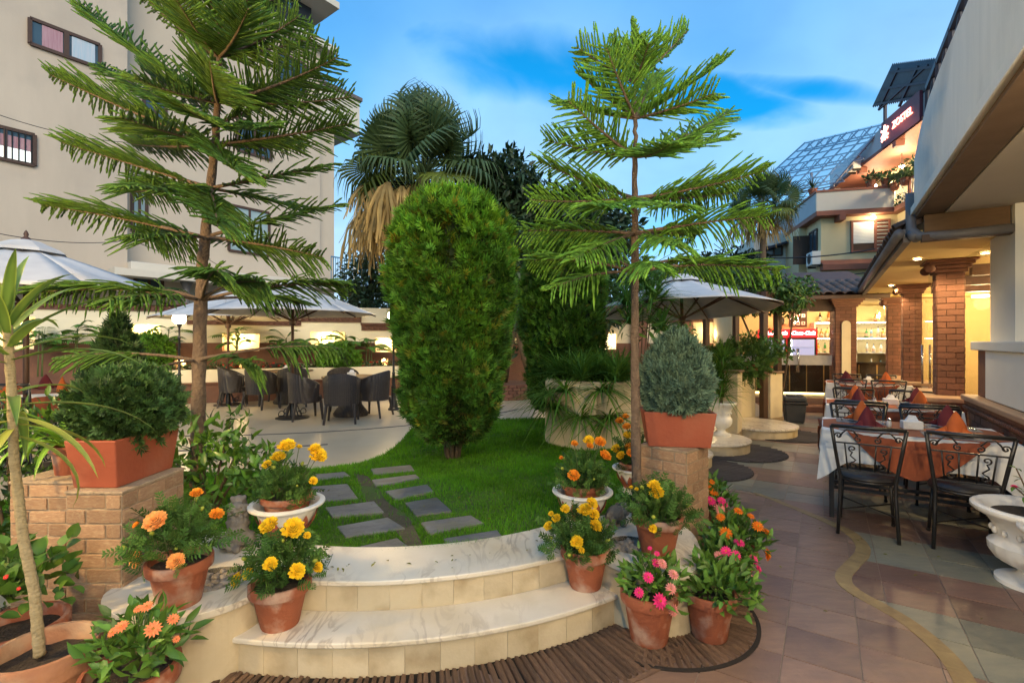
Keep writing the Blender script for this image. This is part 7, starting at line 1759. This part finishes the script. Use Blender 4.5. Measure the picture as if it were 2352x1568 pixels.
M_bgl = mat('pale_glass', (.22,.30,.31), .15, (.30,.38,.38), 1.5, spec=.6)
lwin(303, 336, 415, 530, -.9, False, M_bgl); lwin(525, 617, 470, 575, -.9, False, M_bgl); lwin(545, 622, 272, 345, -.9, False); lwin(330, 380, 210, 300, -.9, False); lwin(310, 372, 633, 740, -.9, False); lwin(640, 700, 120, 200, -.9, False)
# blue balcony railing at the end of the house
br2 = thing('blue_railing', Lp(te+.8, .2, zs), 'blue painted balcony railing at the end of the left house', 'railing'); M_blu = MATS['blue_paint']
ta, tb_ = te-.2, te+1.9
for z in (zs+.08, zs+1.15): MB().bar(Lp(ta, .28, z), Lp(tb_, .28, z), .05).build('rail', M_blu, br2)
for i in range(20): q = ta+(tb_-ta)*i/19; MB().bar(Lp(q, .28, zs+.08), Lp(q, .28, zs+1.15), .025).build('bar', M_blu, br2)
MB().bar(Lp(tb_-.9, .25, zs), Lp(tb_-.9, .25, zs+3.), .12).build('post', M_white, br2)
dpp = thing('down_pipe', Lp(1.6, .1, 0), 'grey downpipe below the balcony of the left house', 'pipe'); MB().tube([Lp(1.6, .2, .5), Lp(1.6, .2, zs-.5)], .10, 8).build('pipe', M_pvc, dpp); MB().tube([Lp(1.6, .2, zs-.75), Lp(1.6, .2, zs-.5)], [.1,.2], 8).build('hopper', M_pvc, dpp)
# cables
def cable(label, a, b, sag=.3, r=.012):
    pts = [a.lerp(b, i/16)-Vector((0,0,sag*4*(i/16)*(1-i/16))) for i in range(17)]; o = MB().tube(pts, r, 5).build('overhead_cable', M_iron, None); tag(o, label, 'cable', 'overhead cables')
cable('thin cable crossing the left house below its upper window', P(-20,258,12.6), P(300,328,15.4), .15, .01); cable('cable along the balcony slab of the left house', P(290,545,15.2), P(740,642,20), .5); cable('second cable drooping beside the balcony slab', P(380,520,15.2), P(735,638,20), .9, .01)
cable('cable from the left edge to the corner of the left house', P(-10,535,12), P(295,552,15), .15, .01)
for k, (a_, b_, lab) in enumerate(((P(1640,582,20), P(2010,572,17), 'thick cable across the front of the lodging house'), (P(1700,600,20), P(1990,655,14), 'cable dipping towards the tiled eave'), (P(1720,628,18), P(1990,640,13), 'cable just above the bar roof'), (P(1700,645,17), P(1990,662,13), 'lowest cable above the bar roof'), (P(1640,560,20), P(1860,655,14), 'cable slanting down over the pergola vines'), (P(1690,610,18), P(2000,625,14), 'cable between the palm trunk and the eave'))):
    cable(lab, a_, b_, .25, .016 if k else .025)
# ------------------------------------------------------------------ right side of the terrace: steps, urns, pergola
for k, (x, y, r_, lab) in enumerate(((2.02, 5.95, .42, 'half round marble step behind the corner brick pier'), (2.78, 6.78, .52, 'half round marble step carrying the white urn'), (4.0, 7.95, .62, 'half round marble step at the pergola entrance'))):
    st = thing('round_step', (x, y, 0), lab, 'step', 'half round marble steps along the path'); MB().lathe([(.001,0),(r_*.97,0),(r_*.97,.125)], 36, (x, y, 0)).build('riser', M_riser, st); MB().lathe([(.001,.126),(r_,.126),(r_+.006,.14),(r_,.158),(.001,.158)], 36, (x, y, 0)).build('tread', M_marble, st, auto=40)
for k, (x, y, r_, lab) in enumerate(((2.24, 5.72, .56, 'dark slatted round mat behind the corner brick pier'), (3.08, 6.58, .60, 'dark slatted round mat below the white urn'), (4.36, 7.75, .62, 'dark slatted round mat before the pergola'))):
    m_ = thing('round_mat', (x, y, 0), lab, 'mat', 'dark slatted round mats on the path'); c_ = Vector((x, y, 0)); MB().lathe([(.001,.004),(r_,.004),(r_,.001)], 36, c_).build('backing', M_dark, m_)
    n = 15
    for i in range(n):
        d_ = -r_+(i+.5)*2*r_/n; h_ = sqrt(max(.001, r_*r_-d_*d_))-.01; MB().box(c_+DV*d_+Vector((0,0,.009)), (2*h_, 2*r_/n*.72, .008), DRZ).build('slat', mat('mat_slat', (.055,.048,.05), .8, (.03,.027,.03), 10, .3, ovar=.2), m_)
M_pan = M_cream
def panel_wall(label, a, b, h, w=.12):
    a = Vector((*a, 0)); b = Vector((*b, 0)); d = b-a; rz = atan2(d.y, d.x); r_ = thing('parapet_wall', (a+b)/2, label, 'wall', 'low cream parapet walls of the terrace'); MB().box((a+b)/2+Vector((0,0,h/2)), (d.length, w, h), rz).build('panel', M_pan, r_, bevel=.01); MB().box((a+b)/2+Vector((0,0,h+.02)), (d.length+.03, w+.06, .035), rz).build('cap', mat('cap_brown', (.24,.15,.09), .6), r_, bevel=.008); MB().box((a+b)/2+Vector((0,0,.06)), (d.length+.006, w+.03, .12), rz).build('skirting', mat('skirting_tan', (.36,.27,.16), .6), r_); return r_
panel_wall('cream parapet between the round planter and the urn', (1.75, 6.55), (2.9, 7.35), .98); panel_wall('narrow cream pilaster wall right of the urn', (3.30, 7.30), (3.52, 7.62), 1.02, .2); panel_wall('cream panel left of the pergola posts', (3.62, 8.35), (4.40, 8.85), .92); panel_wall('cream panel between the two pergola posts', (4.62, 8.75), (4.95, 8.95), .92)
# classical urns
def urn(label, c, r, h, plant, lobes=20):
    c = Vector(c); root = thing('white_urn', c, label, 'urn', 'white classical urns'); V = []; F = []; n = 60
    prof = [(.62,0,0),(.62,.05,0),(.50,.07,0),(.30,.11,0),(.26,.16,0),(.30,.20,0),(.42,.23,0),(.60,.30,1),(.70,.40,1),(.72,.50,.6),(.64,.54,0),(.60,.60,0),(.64,.72,0),(.76,.84,0),(.95,.91,0),(1.0,.94,0),(1.0,.98,0),(.95,1.0,0),(.82,.99,0),(.72,.92,0),(.6,.86,0)]
    for i, (rr, z, g_) in enumerate(prof):
        for j in range(n): a = 2*pi*j/n; k = 1+.035*g_*abs(sin(lobes/2*a)); V.append((c.x+rr*r*k*cos(a), c.y+rr*r*k*sin(a), c.z+z*h))
        if i:
            for j in range(n): q = (i-1)*n+j; w = (i-1)*n+(j+1) % n; F.append((q, w, w+n, q+n))
    F.append(tuple(range(n))[::-1]); MB().add(V, F).build('urn_body', M_wpaint, root, auto=50)
    MB().lathe([(.001,.90*h),(.4*r,.905*h),(.70*r,.90*h)], 20, c).build('soil', M_terra_in, root, smooth=True)
    for i in range(16): a = 2*pi*i/16; MB().ball(c+Vector((cos(a)*.655*r, sin(a)*.655*r, .67*h)), .05*r, 8, 5, (1,1,1.5)).build('leaf_relief', M_wpaint, root, smooth=True)
    t = c+Vector((0,0,.92*h))
    if plant == 'dracaena':
        MB().tube([t, t+Vector((.0,0,.25))], .02, 6).build('cane', M_bark, root)
        ps = [strap_clump(t+Vector((dx,dy,dz)), 90, .42, .02, .9, .9, (.9, 1.0, .8)) for dx, dy, dz in ((0,0,.1),(.05,.02,.3),(-.06,0,.25),(0,.03,.45),(.03,0,.62))]; leafobj('foliage', join(ps), M_leafm, root); MB().tube([t, t+Vector((.02,.01,.65))], .012, 6).build('cane', M_bark, root)
    else:
        mb = MB(); ps = []
        for i in range(7):
            a = i*.9; tip = t+Vector((cos(a)*.10, sin(a)*.10, .16+.05*(i % 3))); pts = bez(t, t+Vector((cos(a)*.03, sin(a)*.03, .1)), tip, 6); mb.tube(pts, .004, 5); k = len(pts)-1; ps.append(scatter(T_LEAF, np.repeat(pts[1:], 2, 0), frames(RNG.normal(0,1,(2*k,3))*A((1,1,.3)), (0,0,1)), np.full(2*k, .045), rtint(2*k)))
            if i % 3 == 0: inst('flower', FL['pink'], root, tip, (0,0,0), .022)
        mb.build('stem', M_branchwood, root); leafobj('foliage', join(ps), M_leaf, root)
    return root
urn('white urn with a spiky dracaena on the marble step', (3.0, 6.93, .158), .20, .48, 'dracaena')
urn('wide white urn with a pink rose at the right edge', (3.22, 2.97, .0), .30, .475, 'rose')
urn('small white urn cut off by the right edge of the picture', (3.06, 2.66, .0), .20, .46, 'none_')
# statues on the ledges
M_stone = mat('carved_stone', (.24,.215,.18), .9, (.15,.135,.115), 14, .7, 45)
def statue(label, name, loc, rz, balls, cat, vox=.0055, sc=1.):
    root = thing(name, loc, label, cat, None, rz); root.scale = (sc,)*3; mb = MB()
    for (x, y, z, r, sq) in balls: mb.ball((x, y, z), r, 12, 8, sq)
    o = mb.build('body', M_stone, None, smooth=True); o.parent = root
    r_ = o.modifiers.new('remesh', 'REMESH'); r_.mode = 'VOXEL'; r_.voxel_size = vox; r_.use_smooth_shade = True
    s = o.modifiers.new('smooth', 'SMOOTH'); s.iterations = 3; s.factor = .5
    return root
lion = [(0,0,.07,.065,(1,1.15,1)),(0,.02,.13,.058,(1,1,1.15)),(0,.045,.19,.055,(1,.95,1)),(0,.075,.225,.046,(1,1,1)),(0,.115,.215,.026,(1,1,.8)),(0,.055,.255,.035,(1.1,1,.8)),(-.032,.055,.268,.012,(1,1,1.3)),(.032,.055,.268,.012,(1,1,1.3)),(0,.01,.215,.04,(1.1,.8,1)),
        (-.065,-.01,.05,.042,(.8,1.25,1)),(.065,-.01,.05,.042,(.8,1.25,1)),(-.062,.055,.018,.024,(1,1.7,.8)),(.062,.055,.018,.024,(1,1.7,.8)),(-.034,.09,.10,.021,(1,1,2.6)),(.034,.09,.10,.021,(1,1,2.6)),(-.034,.105,.018,.024,(1,1.4,.8)),(.034,.105,.018,.024,(1,1.4,.8)),
        (-.035,-.065,.03,.018,(1,1,1)),(-.055,-.072,.05,.016,(1,1,1)),(0,-.075,.02,.022,(1,1.2,1))]
for i in range(26): a = i*2.4; t = i/26; lion.append((.052*cos(a)*(1-.2*t), .03+.04*sin(a)-.012, .13+.12*t, .013, (1,1,1)))
statue('carved stone lion sitting at the back of the left marble ledge', 'lion_statue', (-1.555, 2.74, .331), R(25), lion, 'statue')
ele = [(0,0,.085,.052,(.95,1.25,.95)),(0,.07,.10,.040,(1,1,1.05)),(-.045,.055,.10,.026,(.35,1,1.2)),(.045,.055,.10,.026,(.35,1,1.2))]
for sx in (-1,1):
    for sy in (-1,1): ele += [(sx*.028, sy*.04, .045, .02, (1,1,2.)), (sx*.028, sy*.04, .012, .022, (1,1.1,.6))]
for i in range(9): t = i/8; ele.append((.004+.05*t*t, .105+.03*sin(t*3), .095-.05*t+.11*t*t*t, .017*(1-.45*t), (1,1,1)))
ele += [(0,-.066,.08,.007,(1,1,2.5))]
statue('small grey elephant figurine on the right marble ledge', 'elephant_figurine', (.655, 3.06, .331), R(-60), ele, 'figurine', .004)
# waste bin
bn = thing('waste_bin', (5.28, 9.05, 0), 'grey swing-top waste bin with a black liner before the bar', 'bin'); bx, by = 5.28, 9.05; M_bin = mat('bin_grey', (.07,.072,.075), .5)
MB().box((bx, by, .17), (.36,.30,.34), -.35, taper=.82).build('bucket', M_bin, bn, bevel=.02); MB().box((bx, by, .355), (.40,.34,.05), -.35).build('liner', M_iron, bn, bevel=.015); MB().box((bx, by, .43), (.37,.31,.10), -.35).build('lid', M_bin, bn, bevel=.03); MB().box((bx, by-.02, .495), (.26,.2,.03), -.35).build('flap', M_bin, bn, bevel=.01)
# pergola with vines
pg = thing('pergola', (4.6, 8.7, 0), 'dark timber pergola post pair loaded with climbing vine', 'pergola')
Y1 = 8.62; ps_ = [P(1754, 900, Y1), P(1786, 900, 8.95), P(1622, 900, 10.2), P(1690, 900, 10.6)]
for i, q in enumerate(ps_): MB().box((q.x, q.y, 1.15), (.10,.10,2.3), .3).build('post', M_wood, pg)
for i, j in ((0,2),(1,3),(0,1),(2,3)):
    a, b = ps_[i], ps_[j]; MB().bar(Vector((a.x,a.y,2.24+.101*(i == 0 and j == 1 or i == 2))), Vector((b.x,b.y,2.24+.101*(i == 0 and j == 1 or i == 2))), .09, .1).build('beam', M_wood, pg)
for i in range(6): t = (i+.5)/6; a = ps_[0].lerp(ps_[2], t); b = ps_[1].lerp(ps_[3], t); MB().bar(Vector((a.x,a.y,2.36)), Vector((b.x,b.y,2.36)), .05, .07).build('rafter', M_wood, pg)
vn = thing('climbing_vine', (ps_[1].x, ps_[1].y, 0), 'dense dark vine piled over the pergola', 'vine')
cs = [C(1790,665,8.9,.42,.4,.28), C(1725,640,9.2,.5,.4,.28), C(1825,690,8.8,.22,.3,.28), C(1660,630,9.8,.5,.4,.25), C(1760,700,9.0,.35,.35,.2), C(1600,640,10,.5,.4,.25), C(1700,700,9.6,.4,.4,.2), C(1850,660,9.2,.18,.3,.2), C(1560,760,9.8,.3,.3,.15), C(1500,650,10.2,.5,.4,.3)]
crown('foliage', vn, 5200, blobs(cs, .2), t_leaf(.5, .15, -.3), .095, M_leaf, .6, .1, .25, .95, .1, .3)
mb = MB()
for i in range(4): mb.tube(bez(ps_[1]*1+Vector((.05*i-.1,.06,-ps_[1].z)), ps_[1]+Vector((.1,0,-.2)), Vector(cs[i][0]), 8), .018, 6)
mb.build('stem', M_branchwood, vn)
# pots on the parapet, plants by the posts
for k, (px, py, Y, r_, lab, K) in enumerate(((1762, 868, 8.7, .12, 'terracotta pot of leafy shrub between the pergola posts', 420), (1728, 862, 8.5, .12, 'terracotta pot with small shrub left of the pergola posts', 320))):
    q = P(px, py, Y); q.z = .955; rt = thing('potted_shrub', q, lab, 'potted plant', 'potted shrubs on the terrace parapet'); pot_parts(rt, q, r_, r_*.65, .2); crown('foliage', rt, K, blobs([(tuple(q+Vector((0,0,.45))), (.26,.26,.28)), (tuple(q+Vector((.2,-.1,.35))), (.18,.18,.2))], .15), T_LEAF, .075, M_leaf, .6, .2, .35, 1.1); MB().tube([q+Vector((0,0,.15)), q+Vector((0,0,.5))], .014, 5).build('stem', M_branchwood, rt)
leafy('tall spiky dracaena bush behind the corner planter box', [(tuple(P(1470,740,6.4)), (.3,.3,.3)), (tuple(P(1490,690,6.5)), (.25,.25,.3))], 60, .2, P(1475, 900, 6.4), T_NARROW, M_leafm, name='dracaena_bush', stems=4)
db = [o for o in bpy.data.objects if o.name.startswith('dracaena_bush')][0]
leafobj('foliage', join([strap_clump(P(x, y, 6.4), 110, .5, .024, .8, .9, (.85, 1, 1.)) for x, y in ((1450,745),(1500,690),(1475,650),(1440,700),(1520,760))]), M_leafm, db)
shrub('leafy fern-like plant behind the urn', P(1700, 830, 8.1), (.5,.4,.3), 900, .14, M_leafm, None, 'fern_plant', T_FEATH, .35, 1., True, core=None)
# rear garden wall between the trees and the bar
rw = thing('rear_wall', (3, 13.7, 0), 'cream rear wall with brown base seen behind the cream umbrella', 'wall')
def rbox(mb, x0, x1, y0, y1, z0, z1): return mb.box(((x0+x1)/2, (y0+y1)/2, (z0+z1)/2), (x1-x0, y1-y0, z1-z0))
rbox(MB(), -2.2, 8.6, 13.8, 14.0, 0, 2.05).build('wall_upper', M_wallcr, rw); rbox(MB(), -2.2, 8.6, 13.74, 13.799, 0, 1.45).build('wall_plinth', M_wallbr, rw); rbox(MB(), -2.3, 8.7, 13.7, 14.1, 2.05, 2.15).build('coping', M_cop, rw)
for x in (3.6, 4.9, 6.2, 7.2): rbox(MB(), x-.2, x+.2, 13.6, 13.739, 0, 2.049).build('brick_pilaster', M_brickd, rw)
q = P(1392, 786, 13.7); rbox(MB(), q.x-.28, q.x+.28, 13.70, 13.735, 1.28, 1.72).build('lit_niche', emat('niche_glow', (1,.70,.30), 2.2), rw)
for k, x in enumerate((1.0, 5.5)): lamp('wall_light', (x, 13.2, 1.7), 18, (1,.72,.35), .05, parent=rw); MB().ball((x, 13.66, 1.8), .05, 8, 6).build('wall_lamp', M_bulb, rw)
